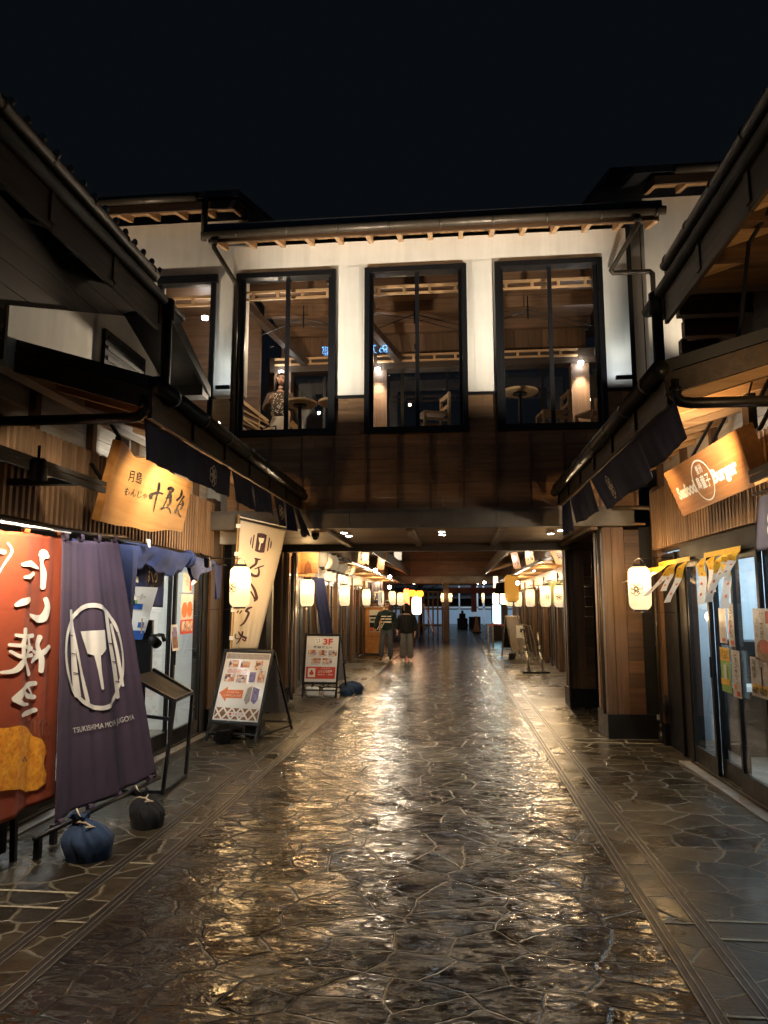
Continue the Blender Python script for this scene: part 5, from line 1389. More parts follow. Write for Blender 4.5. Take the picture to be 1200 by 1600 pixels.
for u in (0.04, 0.33, 0.62, 0.94): 
    p = fP(u, 1.0); b.grid(lambda a, c, p=p: p + V(0.0 + 0.018*math.sin(c*6.283), (a - .5)*0.05, 0.03 + 0.03*math.cos(c*6.283) - 0.005), 2, 10)
    p = fP(u, 0.0); b.grid(lambda a, c, p=p: p + V(0.02*math.sin(c*6.283), (a - .5)*0.06, -0.02 + 0.03*math.cos(c*6.283)), 2, 10)
b.build("loop", 'purple', t)
b = MB(); b.tube([(-2.745, 4.62, 0.135), (-2.495, 6.02, 0.205)], 0.017, 12); b.tube([(-2.76, 4.3, 2.145), (-2.755, 5.75, 2.22)], 0.012, 10)
b.build("crossbar", 'black', t, smooth=True)
b = MB()
for x, y in ((-2.74, 4.66), (-2.80, 4.95)): b.box(x - 0.02, y - 0.02, 0, x + 0.02, y + 0.02, 0.13)
b.box(-2.98, 5.32, 0, -2.95, 5.35, 0.17)
b.build("bar_stand", 'black', t)
# --- red banner, seen from its back so the characters are mirrored
t = thing("banner", (-2.79, 4.3, 0), "brick red banner with mirrored white characters above an orange fish cake", "banner")
fR = cloth((-2.78, 3.85, 2.1), (-2.78, 4.84, 2.13), (-2.80, 4.92, .32), (-2.80, 3.85, .32), 0.024, 1.7, 2.0, 0.5, nrm=V(1, -0.1, 0).normalized())
cloth_mesh(fR, 80, 70).build("cloth", 'red', t, smooth=True, solid=0.002)
qR = ((-132, 101), (316, 152), (259, 1405), (-265, 1651))
def onR(x, y, off=0.009):
    u, v = inv_bilin(qR, (x, y)); return fR(u, v, off)
RS = [
 ([(190, 232), (182, 275), (192, 330), (190, 402)], [56, 22, 34, 26]), ([(166, 238), (214, 246)], [18, 22]), ([(72, 288), (115, 284), (160, 306)], [18, 34, 10]), ([(78, 352), (110, 346), (132, 332)], [14, 26, 22]), ([(-40, 220), (5, 226)], [26, 22]), ([(20, 180), (30, 230), (-20, 330)], [7, 8, 9]),
 ([(40, 492), (68, 476), (104, 462)], [18, 34, 26]), ([(205, 458), (216, 500), (196, 548), (160, 556), (110, 536)], [24, 34, 40, 36, 10]), 
 ([(76, 610), (74, 650), (62, 690)], [22, 24, 22]), ([(36, 640), (80, 646), (134, 640)], [16, 22, 20]), ([(104, 655), (110, 690)], [18, 20]), ([(10, 688), (60, 692), (126, 704)], [16, 20, 24]), ([(66, 700), (58, 745), (12, 720)], [20, 20, 14]),
 ([(110, 710), (70, 760), (30, 812), (-20, 824)], [18, 24, 26, 14]), ([(62, 748), (92, 790), (112, 830)], [18, 24, 22]), ([(90, 742), (130, 736)], [18, 20]),
 ([(178, 645), (166, 690), (186, 750), (184, 812)], [26, 24, 26, 22]), ([(228, 690), (200, 716), (150, 752), (128, 772)], [20, 26, 24, 10]), ([(138, 716), (160, 724)], [14, 18]),
 ([(160, 872), (110, 880), (70, 905), (28, 955)], [22, 26, 30, 36]), ([(30, 955), (62, 975), (110, 975)], [30, 24, 12]), ([(70, 912), (105, 935), (155, 938)], [22, 26, 22]), ([(58, 1030), (110, 1016), (160, 1000)], [20, 26, 22]), ([(100, 880), (140, 930)], [14, 12]),
]
b = MB()
for pts, ws in RS:
    vs, fs = brush(pts, ws, 7); px_poly(b, vs, fs, onR, 13)
b.build("lettering", 'cream', t)
fish = [(-240, 1100), (-150, 1085), (-60, 1095), (0, 1090), (40, 1078), (90, 1080), (128, 1100), (150, 1125), (185, 1138), (208, 1172), (212, 1200), (196, 1250), (210, 1300), (205, 1345), (160, 1380), (120, 1392), (60, 1380), (0, 1385), (-80, 1400), (-160, 1440), (-245, 1430)]
b = MB(); px_poly(b, fish, [tuple(range(len(fish)))], onR, 13); b.build("fish_cake_print", 'fish', t, smooth=True)
b = MB()
for k_ in range(3):
    vs, fs = brush([(140 + k_*32, 1130 - k_*6), (142 + k_*32, 1060 - k_*4), (158 + k_*32, 1052), (158 + k_*32, 1120)], [4]*4, 5); px_poly(b, vs, fs, onR, 20)
for cx, cy in ((80, 1245), (108, 1243), (95, 1232)): px_poly(b, *disc2(cx, cy, 8, 7, 8), lambda x, y: onR(x, y, 0.013), 30)
b.build("outline_print", 'brownp', t)
b = MB(); b.tube([(-2.76, 3.2, 2.14), (-2.755, 4.86, 2.165)], 0.009, 10); b.build("rod", 'white', t)
b = MB()
for u in (0.04, 0.5, 0.96):
    p = fR(u, 1.0); b.grid(lambda a, c, p=p: p + V(0.014*math.sin(c*6.283), (a - .5)*0.06, 0.025 + 0.028*math.cos(c*6.283)), 2, 10)
b.build("loop", 'orangecloth', t)
b = MB()
for i, y in enumerate((3.9, 4.15, 4.4, 4.62)):
    b.bar((-2.88, y, 0.0), (-2.88, y - 0.03, 0.42), 0.035, 0.035); b.bar((-3.1, y, 0.0), (-3.1, y, 0.42), 0.035, 0.035)
b.box(-3.14, 3.7, 0.36, -2.86, 4.66, 0.42); b.box(-3.12, 4.25, 0.06, -2.92, 4.60, 0.36)
tt = b.build("bench", 'black'); tag(tt, "black legged bench in the shade under the red banner", "bench")
# --- blue cloth behind, and the tied up one on its pole
def curtain(label, f, nu, nv, mat, group=None, prints=(), rod=None, name="shop_curtain"):
    b = cloth_mesh(f, nu, nv); c = f(0.5, 1.0)
    t = thing(name, tuple(c), label, "curtain", group)
    b.build("cloth", mat, t, smooth=True, solid=0.0015)
    for (kind, u, v, su, sv, m) in prints:
        b = MB(); g_ = lambda x, y: f(u + x*su, v + y*sv, 0.006)
        if kind == 'crest':
            for vs, fs in crest2(0, 0, 1.0): b.add([g_(*p) for p in vs], fs)
        elif kind == 'oval':
            for rin in (0.86,): vs, fs = disc2(0, 0, 1, 1, 24, rin); b.add([g_(*p) for p in vs], fs)
            for vs, fs in crest2(0, 0, 0.5): b.add([g_(*p) for p in vs], fs)
        else:
            vs, fs, _ = TXT[kind]; vs, fs = refine(vs, fs, 0.2); b.add([g_((p[0] - .5)*2, (p[1] - .5)*2) for p in vs], fs)
        b.build("crest" if kind in ('crest', 'oval') else "lettering", m, t)
    if rod is not None:
        b = MB(); b.tube(rod, 0.012, 8); b.build("rod", 'black', t)
    return t
curtain("plain indigo cloth hanging in folds behind the purple banner", cloth((-2.95, 5.2, 2.16), (-2.95, 6.45, 2.20), (-2.95, 6.4, 1.2), (-2.95, 5.2, 1.2), 0.03, 2.5, 1.0, 0.5), 50, 20, 'blue', rod=[(-2.97, 4.2, 2.20), (-2.97, 6.5, 2.24)])
t = thing("shop_curtain", (-3.05, 7.6, 2.2), "indigo cloth rolled and tied along its pole above the shop doors", "curtain")
b = MB(); random.seed(9)
def drape(u, v):
    y = lerp(6.15, 8.75, u); tw = math.exp(-((u - 0.66)/0.035)**2)
    a = (v - 0.5)*2; side = 1 if a > 0 else -1
    drop = abs(a)**1.1*(0.25 + 0.03*math.sin(u*19) + 0.02*math.sin(u*43))*(1 - 0.55*tw)*(1 - 0.55*max(0, (u - 0.80)/0.2))
    out = side*(0.018 + 0.022*math.sin(min(1, abs(a)*1.3)*math.pi) + 0.014*math.sin(u*31 + a*4)*abs(a) + 0.010*math.sin(u*67 + a*7)*abs(a))*(1 + 0.8*tw)
    return V(-3.045 + out, y + 0.02*math.sin(a*5 + u*20), 2.262 - 0.055*u - drop + 0.02*tw)
b.grid(drape, 130, 26); b.build("draped_cloth", 'blue', t, smooth=True, solid=0.004)
b = MB()
for i in range(3): b.tube([(-3.03 + 0.055*math.cos(q*0.7 + i), 7.86 + i*0.035 + 0.012*math.sin(q*1.4), 2.17 + 0.085*math.sin(q*0.7 + i)) for q in range(9)], 0.022, 8, closed=True)
b.build("knot", 'blue', t, smooth=True)
b = MB(); b.tube([(-3.05, 6.0, 2.22), (-3.05, 9.3, 2.18)], 0.014, 10); b.build("pole", 'black', t)
b = MB(); b.grid(cloth((-2.99, 8.62, 2.16), (-2.99, 8.92, 2.15), (-2.97, 8.78, 1.72), (-2.98, 8.72, 1.72), 0.02, 1.2, 0.3, 0.4), 14, 16)
b.build("hanging_end", 'bluedark', t, smooth=True, solid=0.002)
b = MB()
for y0 in (6.55,): b.grid(cloth((-2.94, y0, 2.28), (-2.94, y0 + 0.1, 2.28), (-2.93, y0 + .08, 2.2), (-2.93, y0 + .03, 2.2), 0.0, 1), 3, 3)
b.build("lettering", 'cream', t)
curtain("dark indigo curtain with white characters hanging inside the doorway", cloth((-3.18, 6.5, 2.10), (-3.18, 7.55, 2.10), (-3.16, 7.5, 1.62), (-3.16, 6.5, 1.66), 0.018, 2.2, 0.5, 0.3), 40, 16, 'bluedark', prints=(('tai', 0.28, 0.5, 0.13, 0.42, 'cream'), ('menu1', 0.74, 0.5, 0.11, 0.45, 'cream')))
# --- navy strips under the eaves
G1 = "navy curtains under the eaves"
curtain("long navy eave curtain with a white knot crest above the honey board", cloth((-2.04, 4.43, 2.88), (-2.04, 6.28, 2.885), (-2.03, 6.22, 2.62), (-2.02, 4.43, 2.60), 0.010, 3, 0.4, 0.2, nrm=V(1, 0, 0)), 70, 10, 'navy', G1, prints=(('crest', 0.74, 0.45, 0.055, 0.34, 'cream'),))
curtain("middle navy eave curtain with its own small crest, lower edge blown", cloth((-2.04, 6.30, 2.885), (-2.04, 7.75, 2.89), (-1.93, 7.55, 2.60), (-2.02, 6.32, 2.60), 0.018, 2.4, 1.4, 0.2, nrm=V(1, 0, 0), hem=0.02), 60, 10, 'navy', G1, prints=(('crest', 0.44, 0.5, 0.05, 0.34, 'cream'),))
curtain("narrow navy eave flap with a tiny crest, next to the white vertical banner", cloth((-2.04, 7.85, 2.89), (-2.04, 8.35, 2.89), (-1.96, 8.15, 2.56), (-2.0, 8.0, 2.56), 0.015, 1.2, 2, 0.2, nrm=V(1, 0, 0)), 20, 10, 'navy', G1, prints=(('crest', 0.5, 0.5, 0.2, 0.26, 'cream'),))
curtain("bluest navy eave flap catching the light below the dark gutter", cloth((-2.04, 8.4, 2.89), (-2.04, 8.85, 2.89), (-1.93, 8.62, 2.55), (-2.04, 8.42, 2.56), 0.02, 1.2, 1, 0.2, nrm=V(1, 0, 0)), 20, 10, 'bluedark', G1)
curtain("last navy eave flap at the end of the row by the ceiling cameras", cloth((-2.03, 8.86, 2.89), (-2.02, 9.14, 2.89), (-1.86, 9.1, 2.54), (-1.93, 9.0, 2.56), 0.02, 1, 3, 0.2, nrm=V(1, 0, 0)), 16, 10, 'navy', G1)
curtain("broad navy eave curtain folding beside the bright spot lamp", cloth((1.37, 5.35, 2.90), (1.37, 4.43, 2.96), (1.47, 4.50, 2.68), (1.50, 5.45, 2.66), 0.012, 1.1, 1.0, 0.2, nrm=V(-1, 0, 0)), 50, 10, 'navy', G1)
curtain("navy eave curtain with a knot crest under the far part of the burger shop's eave", cloth((1.37, 7.15, 2.89), (1.37, 5.37, 2.90), (1.52, 5.5, 2.60), (1.50, 7.1, 2.58), 0.016, 1.5, 2.4, 0.2, nrm=V(-1, 0, 0)), 60, 10, 'navy', G1, prints=(('crest', 0.30, 0.45, 0.05, 0.34, 'cream'),))
curtain("plain navy eave curtain over the downpipe elbow", cloth((1.37, 8.4, 2.88), (1.37, 7.2, 2.89), (1.46, 7.25, 2.58), (1.43, 8.35, 2.58), 0.015, 1.3, 0.4, 0.2, nrm=V(-1, 0, 0)), 40, 10, 'navy', G1)
curtain("last short navy eave flap with a blue tip against the grey beam", cloth((1.37, 9.05, 2.88), (1.37, 8.45, 2.88), (1.40, 8.5, 2.52), (1.38, 9.0, 2.50), 0.02, 1.4, 0.4, 0.2, nrm=V(-1, 0, 0)), 24, 10, 'navy', G1)
curtain("grey violet curtain with a pale knot crest hanging by the bluish doors", cloth((2.20, 5.30, 2.42), (2.20, 3.9, 2.42), (2.14, 3.9, 2.06), (2.16, 5.26, 2.02), 0.03, 2.2, 0.8, 0.3, nrm=V(-1, -0.2, 0).normalized()), 60, 14, 'greynoren', None, prints=(('crest', 0.20, 0.45, 0.10, 0.36, 'cream'),), rod=[(2.2, 5.4, 2.45), (2.2, 3.4, 2.45)])
curtain("sage green curtain with an oval emblem before the dark shopfront", cloth((2.28, 18.2, 2.20), (2.60, 15.6, 2.22), (2.55, 15.6, 1.68), (2.12, 18.2, 1.68), 0.045, 4, 0.8, 0.3, nrm=V(-0.8, -0.6, 0)), 90, 12, 'green', None, prints=(('oval', 0.62, 0.45, 0.13, 0.42, 'cream'),), rod=[(2.26, 18.4, 2.24), (2.62, 15.4, 2.25)])
curtain("orange curtain above the far lantern", cloth((1.90, 25.4, 2.50), (2.30, 25.0, 2.52), (2.30, 25.0, 2.12), (1.84, 25.4, 2.10), 0.03, 2, 0.8, 0.3), 30, 8, 'orangecloth')
curtain("black curtain beside the orange one under the far canopy", cloth((1.55, 26.6, 2.45), (1.86, 26.4, 2.45), (1.86, 26.4, 2.05), (1.50, 26.6, 2.05), 0.03, 2, 0.8, 0.3), 20, 8, 'blackcloth')
curtain("short violet curtain with pale characters above the cabinet sign", cloth((-2.90, 23.9, 2.40), (-2.34, 23.5, 2.42), (-2.36, 23.5, 1.72), (-2.86, 23.9, 1.70), 0.03, 4, 0.8, 0.3), 50, 10, 'greynoren', None, prints=(('wa', 0.5, 0.35, 0.16, 0.22, 'cream'),))
# --- white vertical banner
t = thing("banner", (-2.91, 9.2, 0), "off white vertical banner with plum brushed characters and a striped round emblem", "banner")
fW = cloth((-2.76, 8.95, 2.745), (-2.18, 9.10, 2.615), (-2.56, 9.20, 1.085), (-2.86, 9.07, 1.09), 0.010, 1.3, 0.4, 0.1, nrm=V(0.5, -0.86, 0))
cloth_mesh(fW, 40, 70).build("cloth", 'whitecloth', t, smooth=True, solid=0.0015)
qW = ((269, 22), (816, 146), (477, 1551), (169, 1548))
def onW(x, y, off=0.005):
    u, v = inv_bilin(qW, (x, y)); return fW(u, v, off)
WS = [
 ([(440, 480), (470, 492), (512, 490)], [16, 28, 8]), ([(462, 490), (452, 545), (400, 585), (366, 618)], [38, 30, 26, 18]), ([(366, 618), (392, 665), (440, 690), (478, 682), (490, 640), (484, 590)], [18, 36, 34, 34, 24, 18]), ([(438, 606), (490, 586), (548, 566)], [10, 18, 12]),
 ([(352, 755), (390, 780), (430, 840), (452, 900), (462, 955), (434, 988)], [16, 22, 32, 34, 36, 20]), ([(352, 868), (390, 876), (420, 920), (440, 962)], [12, 22, 20, 26]), ([(372, 790), (362, 830), (366, 870)], [8, 8, 8]),
 ([(226, 1128), (242, 1104)], [12, 16]), ([(256, 1136), (282, 1104)], [12, 18]), ([(406, 1060), (362, 1076), (334, 1108)], [16, 30, 26]), ([(334, 1108), (368, 1126), (350, 1180), (310, 1250), (262, 1280)], [20, 28, 26, 22, 10]),
 ([(246, 1350), (262, 1378), (300, 1408), (336, 1424)], [16, 20, 26, 30]), ([(298, 1352), (286, 1400), (250, 1460), (218, 1494)], [22, 20, 16, 8]), ([(214, 1380), (202, 1400), (216, 1430), (252, 1432)], [12, 14, 12, 10]), ([(296, 1436), (322, 1458), (336, 1436)], [16, 20, 14]),
]
b = MB()
for pts, ws in WS:
    vs, fs = brush(pts, ws, 6); px_poly(b, vs, fs, onW, 40)
def clip_strip(xa, xb, cx, cy, rx, ry, sl):   # an upright stripe cut by the round outline, sheared
    out = []; n = 10
    h = lambda x: ry*math.sqrt(max(0, 1 - ((x)/rx)**2))
    top_ = [(x, -h(x)) for x in [lerp(xa, xb, i/n) for i in range(n+1)]]; bot_ = [(x, h(x)) for x in [lerp(xb, xa, i/n) for i in range(n+1)]]
    return [(cx + x - sl*y, cy + y*0.94 + x*0.18) for x, y in top_ + bot_]
for xa, xb in ((-126, -112), (-98, -84), (-56, 56), (84, 98), (112, 126)):
    o = clip_strip(xa, xb, 512, 296, 128, 122, 0.14); px_poly(b, o, [tuple(range(len(o)))], onW, 40)
b.build("lettering", 'inkplum', t)
b = MB()
px_poly(b, [(484, 232), (552, 240), (536, 296), (512, 300), (492, 288)], [tuple(range(5))], lambda x, y: onW(x, y, 0.009), 60)
vs, fs = brush([(506, 295), (490, 375)], [16, 12], 4); px_poly(b, vs, fs, lambda x, y: onW(x, y, 0.009), 40); b.build("emblem_scraper", 'cream', t)
b = MB(); b.tube([(-2.775, 8.94, 2.82), (-2.88, 9.075, 1.0), (-2.91, 9.15, 0.02)], 0.013, 10); b.build("pole", 'bamboo', t, smooth=True)
b = MB(); b.tube([(-2.79, 8.94, 2.79), (-2.14, 9.11, 2.65)], 0.008, 8)
for i in range(5): p = V(-2.785 - i*0.021, 8.95 + i*0.028, 2.64 - i*0.36); b.box(p.x - 0.02, p.y - 0.02, p.z, p.x + 0.03, p.y + 0.02, p.z + 0.05)
b.build("crossarm", 'white', t)
b = MB(); b.lathe([(0.2, 0), (0.2, 0.08), (0.05, 0.1)], (-2.91, 9.2, 0), 20); b.build("base", 'black', t)
# --- navy leaning banner farther on
t = thing("banner", (-2.7, 14.5, 0), "navy leaning banner with pale vertical characters behind the 3F board", "banner")
fN = cloth((-2.92, 14.5, 2.20), (-2.66, 14.5, 2.20), (-2.40, 14.3, 0.95), (-2.66, 14.4, 0.90), 0.02, 1.2, 0.3, 0.2)
cloth_mesh(fN, 20, 30).build("cloth", 'bluedark', t, smooth=True, solid=0.002)
b = MB(); vs, fs, _ = TXT['nobori']; vs, fs = refine(vs, fs, 0.2); b.add([fN(0.5 + (x - .5)*0.45, 0.06 + 0.72*y, -0.006) for x, y in vs], fs); b.build("lettering", 'cream', t)
b = MB(); b.tube([(-2.95, 14.5, 2.24), (-2.62, 14.35, 0.02)], 0.012, 8); b.build("pole", 'black', t)

# ============================================================ STANDING SIGNS
def a_board(name, label, TL, TR, BR_, BL, foot_drop, back, t_loc, art):
    t = thing(name, t_loc, label, "sign")
    TL, TR, BR_, BL = map(Vector, (TL, TR, BR_, BL))
    n = ((TR - BL).cross(TL - BR_)).normalized(); n = n if n.y < 0 else -n
    f = quad_fn(TL, TR, BR_, BL)
    b = MB(); b.prism([f(.03, .03), f(.97, .03), f(.97, .97), f(.03, .97)], -n*0.012); b.build("panel", 'papergloss', t)
    b = MB(); rx = (TR - TL).normalized(); uz = (TL - BL).normalized()
    for p, q in ((TL, TR), (TR, BR_), (BR_, BL), (BL, TL)):
        d = (q - p).normalized(); b.bar(p - d*0.012, q + d*0.012, 0.036, 0.03, n)
    b.build("frame", 'black', t, bevel=0.006)
    b = MB()
    for p, T in ((BL, TL), (BR_, TR)):
        d = (p - T).normalized(); tt_ = p.z/(-d.z) if d.z < -0.1 else 0
        b.bar(p, p + d*tt_, 0.03, 0.025, n)
        q = Vector((T.x + back[0], T.y + back[1], 0)); b.bar(T - n*0.03, q, 0.03, 0.025, n)
        b.bar(p + d*tt_*0.7, p + d*tt_*0.7 + (q - (p + d*tt_))*0.92, 0.02, 0.02)
    b.bar(BL + (BL - TL).normalized()*0.12, BR_ + (BR_ - TR).normalized()*0.12, 0.02, 0.02, n)
    q0, q1 = Vector((TL.x + back[0], TL.y + back[1], 0.10)), Vector((TR.x + back[0], TR.y + back[1], 0.10)); b.bar(q0, q1, 0.02, 0.02)
    b.build("leg_frame", 'black', t)
    b = MB(); h0 = TL.lerp(Vector((TL.x + back[0], TL.y + back[1], 0)), 0.08); h1 = TR.lerp(Vector((TR.x + back[0], TR.y + back[1], 0)), 0.08)
    h2 = TR.lerp(Vector((TR.x + back[0], TR.y + back[1], 0)), 0.78); h3 = TL.lerp(Vector((TL.x + back[0], TL.y + back[1], 0)), 0.78)
    b.prism([h0, h1, h2, h3], Vector((0, 0.01, 0))); b.build("back_panel", 'greyp', t)
    g_ = quad_fn(TL, TR, BR_, BL, 0.004 if ((TR - BL).cross(TL - BR_)).dot(n) > 0 else -0.004)
    g2 = quad_fn(TL, TR, BR_, BL, 0.008 if ((TR - BL).cross(TL - BR_)).dot(n) > 0 else -0.008)
    art(t, g_, g2); return t
def rect(mb, f, u0, v0, u1, v1): mb.add([f(u0, v0), f(u1, v0), f(u1, v1), f(u0, v1)], [(0, 1, 2, 3)])
def art1(t, f, g2):
    b = MB(); rect(b, f, .05, .88, .95, .96); b.build("header_strip", 'greyp', t)
    for (u0, v0, u1, v1, m) in ((.13, .76, .33, .86, 'food'), (.38, .76, .57, .85, 'food'), (.68, .73, .84, .86, 'food'), (.10, .56, .31, .66, 'food'), (.35, .55, .56, .66, 'food'), (.61, .56, .74, .70, 'violetp'), (.79, .56, .93, .72, 'food')):
        b = MB(); rect(b, f, u0, v0, u1, v1); b.build("menu_photo", m, t)
    b = MB()
    for i in range(4): b.flat(*disc2(.175 + i*.105, .705, .045, .033, 18, .84), f); put_text(b, ('c1', 'c2', 'c3', 'c4')[i], f, .152 + i*.105, .688, .198 + i*.105, .722)
    b.build("round_characters", 'redp', t)
    b = MB(); b.add([f(u, v) for u, v in ((.06, .40), (.22, .49), (.22, .445), (.55, .45), (.55, .335), (.22, .33), (.22, .28))], [tuple(range(7))]); b.build("arrow", 'orangep', t)
    b = MB(); put_text(b, 'arrow1', g2, .22, .40, .47, .425); put_text(b, 'arrow2', g2, .18, .355, .52, .38); b.build("arrow_lettering", 'cream', t)
    b = MB(); b.add([f(u, v) for u, v in ((.63, .48), (.72, .51), (.72, .30), (.66, .25), (.60, .31))], [tuple(range(5))]); b.build("building_drawing", 'greyp', t)
    b = MB(); b.add([f(u, v) for u, v in ((.74, .50), (.88, .47), (.88, .32), (.82, .26), (.74, .31))], [tuple(range(5))]); b.build("building_drawing", 'violetp', t)
    b = MB(); rect(b, f, .05, .05, .95, .20); b.build("lattice_band", 'brownp', t)
    b = MB()
    for i in range(-1, 6):
        for sg in (1, -1):
            u0 = .05 + i*.18; p = [(u0, .055), (u0 + .16, .195)] if sg > 0 else [(u0 + .16, .055), (u0, .195)]
            if min(p[0][0], p[1][0]) < .04 or max(p[0][0], p[1][0]) > .97: continue
            vs, fs = brush(p, [.028, .028], 3); b.flat(vs, fs, g2)
    b.build("lattice_lines", 'cream', t)
    b = MB(); g3 = lambda u, v: g2(u, v) + (g2(u, v) - f(u, v)); rect(b, g3, .34, .09, .68, .145); b.build("shop_plate", 'paper', t)
    b = MB(); g4 = lambda u, v: g2(u, v) + (g2(u, v) - f(u, v))*2; put_text(b, 'toki', g4, .43, .10, .66, .137); b.flat(*disc2(.385, .118, .028, .018, 12), g4); b.build("plate_lettering", 'redp', t)
a_board("a_frame_sign", "black framed menu board with an orange arrow and lattice band, before the white banner", (-2.93, 9.05, 1.07), (-2.30, 9.0, 1.06), (-2.39, 8.72, 0.20), (-3.02, 8.78, 0.22), 0.2, (0.12, 0.62), (-2.66, 8.9, 0), art1)
def art2(t, f, g2):
    b = MB(); rect(b, f, .27, .80, .47, .93); b.build("logo_square", 'paper', t)
    b = MB(); put_text(b, '3F', f, .52, .79, .80, .92); b.build("floor_lettering", 'redp', t)
    b = MB(); put_text(b, 'stairs', f, .25, .715, .80, .765); 
    for p in ([(.40, .91), (.42, .87), (.40, .84)], [(.31, .90), (.34, .88)], [(.33, .85), (.36, .83)]): vs, fs = brush(p, [.012]*len(p), 3); b.flat(vs, fs, g2)
    b.build("lettering", 'ink', t)
    for i in range(3): b = MB(); rect(b, f, .09 + i*.30, .565, .34 + i*.30, .68); b.build("food_photo", 'food', t)
    for i in range(2): b = MB(); rect(b, f, .20 + i*.33, .40, .48 + i*.33, .51); b.build("food_photo", 'food', t)
    b = MB()
    for i in range(3): rect(b, f, .09 + i*.30, .545, .28 + i*.30, .552)
    for i in range(2): rect(b, f, .20 + i*.33, .38, .42 + i*.33, .387)
    b.build("caption", 'greyp', t)
    b = MB(); rect(b, f, .06, .09, .93, .335); b.build("red_band", 'redp', t)
    b = MB(); rect(b, g2, .12, .12, .34, .305)
    put_text(b, 'shop1', g2, .50, .285, .78, .315); put_text(b, 'shop2', g2, .42, .21, .84, .265); put_text(b, 'shop3', g2, .42, .16, .86, .19); b.build("band_lettering", 'cream', t)
    g3 = lambda u, v: g2(u, v) + (g2(u, v) - f(u, v))
    b = MB(); b.flat(*disc2(.23, .20, .07, .035, 16), g3); b.flat(*disc2(.23, .24, .035, .03, 12), g3); b.build("band_logo", 'redp', t)
a_board("a_frame_sign", "black framed white board lettered 3F in red over small food photos", (-2.72, 13.05, 1.11), (-2.09, 13.05, 1.10), (-2.12, 12.9, 0.25), (-2.73, 12.9, 0.25), 0.2, (0.05, 0.55), (-2.4, 12.9, 0), art2)
def blob_bag(name, label, c, rx, ry, h, mat, rope=True, group=None, seed=1, neck=True):
    random.seed(seed); t = thing(name, c, label, "weight bag", group)
    def f(u, v):
        a = u*2*math.pi; ph = v
        prof = (0.86 + 0.14*math.sin(min(1, ph*2.2)*math.pi*0.5)) if ph < 0.45 else math.cos((ph - 0.45)/0.55*math.pi*0.5)**0.6
        w = 1 + 0.05*math.sin(3*a + seed) + 0.035*math.sin(7*a + 2*seed + 4*v) * (0.4 + v) + 0.03*math.sin(13*a + 5*v)*v
        prof = max(prof, 0.13 if neck else 0.02)
        w -= 0.07*abs(math.sin(4.5*a + 1.7*seed + 2.2*v))**0.5*(0.3 + v) + 0.05*abs(math.sin(8*a - 5*v + seed))**0.6*v
        w += (0.10*math.sin(11*a + seed) + 0.06*math.sin(19*a + 2*seed))*max(0, v - 0.45)**1.2*1.6
        sk = 0.05*v*v if neck else 0
        return V(c[0] + rx*prof*w*math.cos(a) - sk, c[1] + ry*prof*w*math.sin(a), c[2] + h*(v**0.85) * (1 + 0.06*math.sin(2*a + seed) + 0.05*math.sin(a)))
    b = MB(); b.grid(f, 110, 44); b.build("sack", mat, t, smooth=True)
    if neck:
        b = MB()
        def f2(u, v):
            a = u*2*math.pi; r_ = 0.028 + 0.032*v + 0.010*math.sin(6*a) + 0.006*math.sin(11*a)*v
            return V(c[0] - 0.05 + r_*math.cos(a) - 0.03*v, c[1] + r_*math.sin(a), c[2] + h*0.93 + 0.055*v + 0.016*math.sin(3*a)*v)
        b.grid(f2, 30, 5); b.build("gathered_neck", mat, t, smooth=True)
    if rope:
        b = MB(); z = c[2] + h*0.97; c = (c[0] - 0.05, c[1], c[2])
        b.tube([(c[0] + 0.042*math.cos(a), c[1] + 0.042*math.sin(a), z + 0.006*math.sin(3*a)) for a in [i*0.5236 for i in range(12)]], 0.007, 6, closed=True)
        b.tube([(c[0] + 0.03, c[1] - 0.03, z), (c[0] + 0.08, c[1] - 0.06, z - 0.01), (c[0] + 0.11, c[1] - 0.05, z - 0.02), (c[0] + 0.06, c[1] - 0.08, z - 0.015)], 0.006, 6)
        b.tube([(c[0] - 0.02, c[1], z + 0.02), (c[0] - 0.06, c[1] + 0.02, z + 0.07), (c[0] - 0.09, c[1] + 0.04, z + 0.02)], 0.006, 6)
        b.build("rope", 'rope', t, smooth=True)
    return t
blob_bag("weight_bag", "denim blue sandbag with a rope tie at the purple banner's near end", (-2.42, 4.72, 0.0), 0.165, 0.150, 0.235, 'bagblue', True, "tied sandbags", 2)
blob_bag("weight_bag", "black sandbag with a rope tie hung under the purple banner's far bar", (-2.32, 5.40, 0.0), 0.135, 0.13, 0.22, 'bagblack', True, "tied sandbags", 5)
blob_bag("weight_bag", "larger dark blue sandbag slumped behind the 3F board", (-1.98, 13.7, 0.0), 0.24, 0.16, 0.20, 'bagblue', False, "tied sandbags", 7, False)
blob_bag("weight_bag", "smaller dark blue sandbag at the 3F board's foot", (-2.0, 13.3, 0.0), 0.14, 0.12, 0.15, 'bagblue', False, "tied sandbags", 8, False)
for lab, x in (("round milky water weight under the 3F board, nearer the wall", -2.57), ("squarer milky water weight under the 3F board, nearer the lane", -2.26)):
    t = thing("water_weight", (x, 12.92, 0), lab, "weight")
    b = MB(); b.box(x - 0.12, 12.88, 0.01, x + 0.12, 12.98, 0.19 if x < -2.4 else 0.17); b.build("bottle", 'vinyl', t, smooth=True, bevel=0.045)
    b = MB(); b.lathe([(0.03, 0.19), (0.03, 0.215)], (x, 12.93, -0.01), 12); b.build("cap", 'black', t)
b = MB(); b.lathe([(0.085, 0.0), (0.095, 0.12), (0.105, 0.125), (0.105, 0.155), (0.09, 0.16), (0.085, 0.10)], (-2.80, 8.62, 0.0), 24)
tag(b.build("bucket", 'black', None, smooth=False), "small black bucket under the orange arrow board", "bucket")
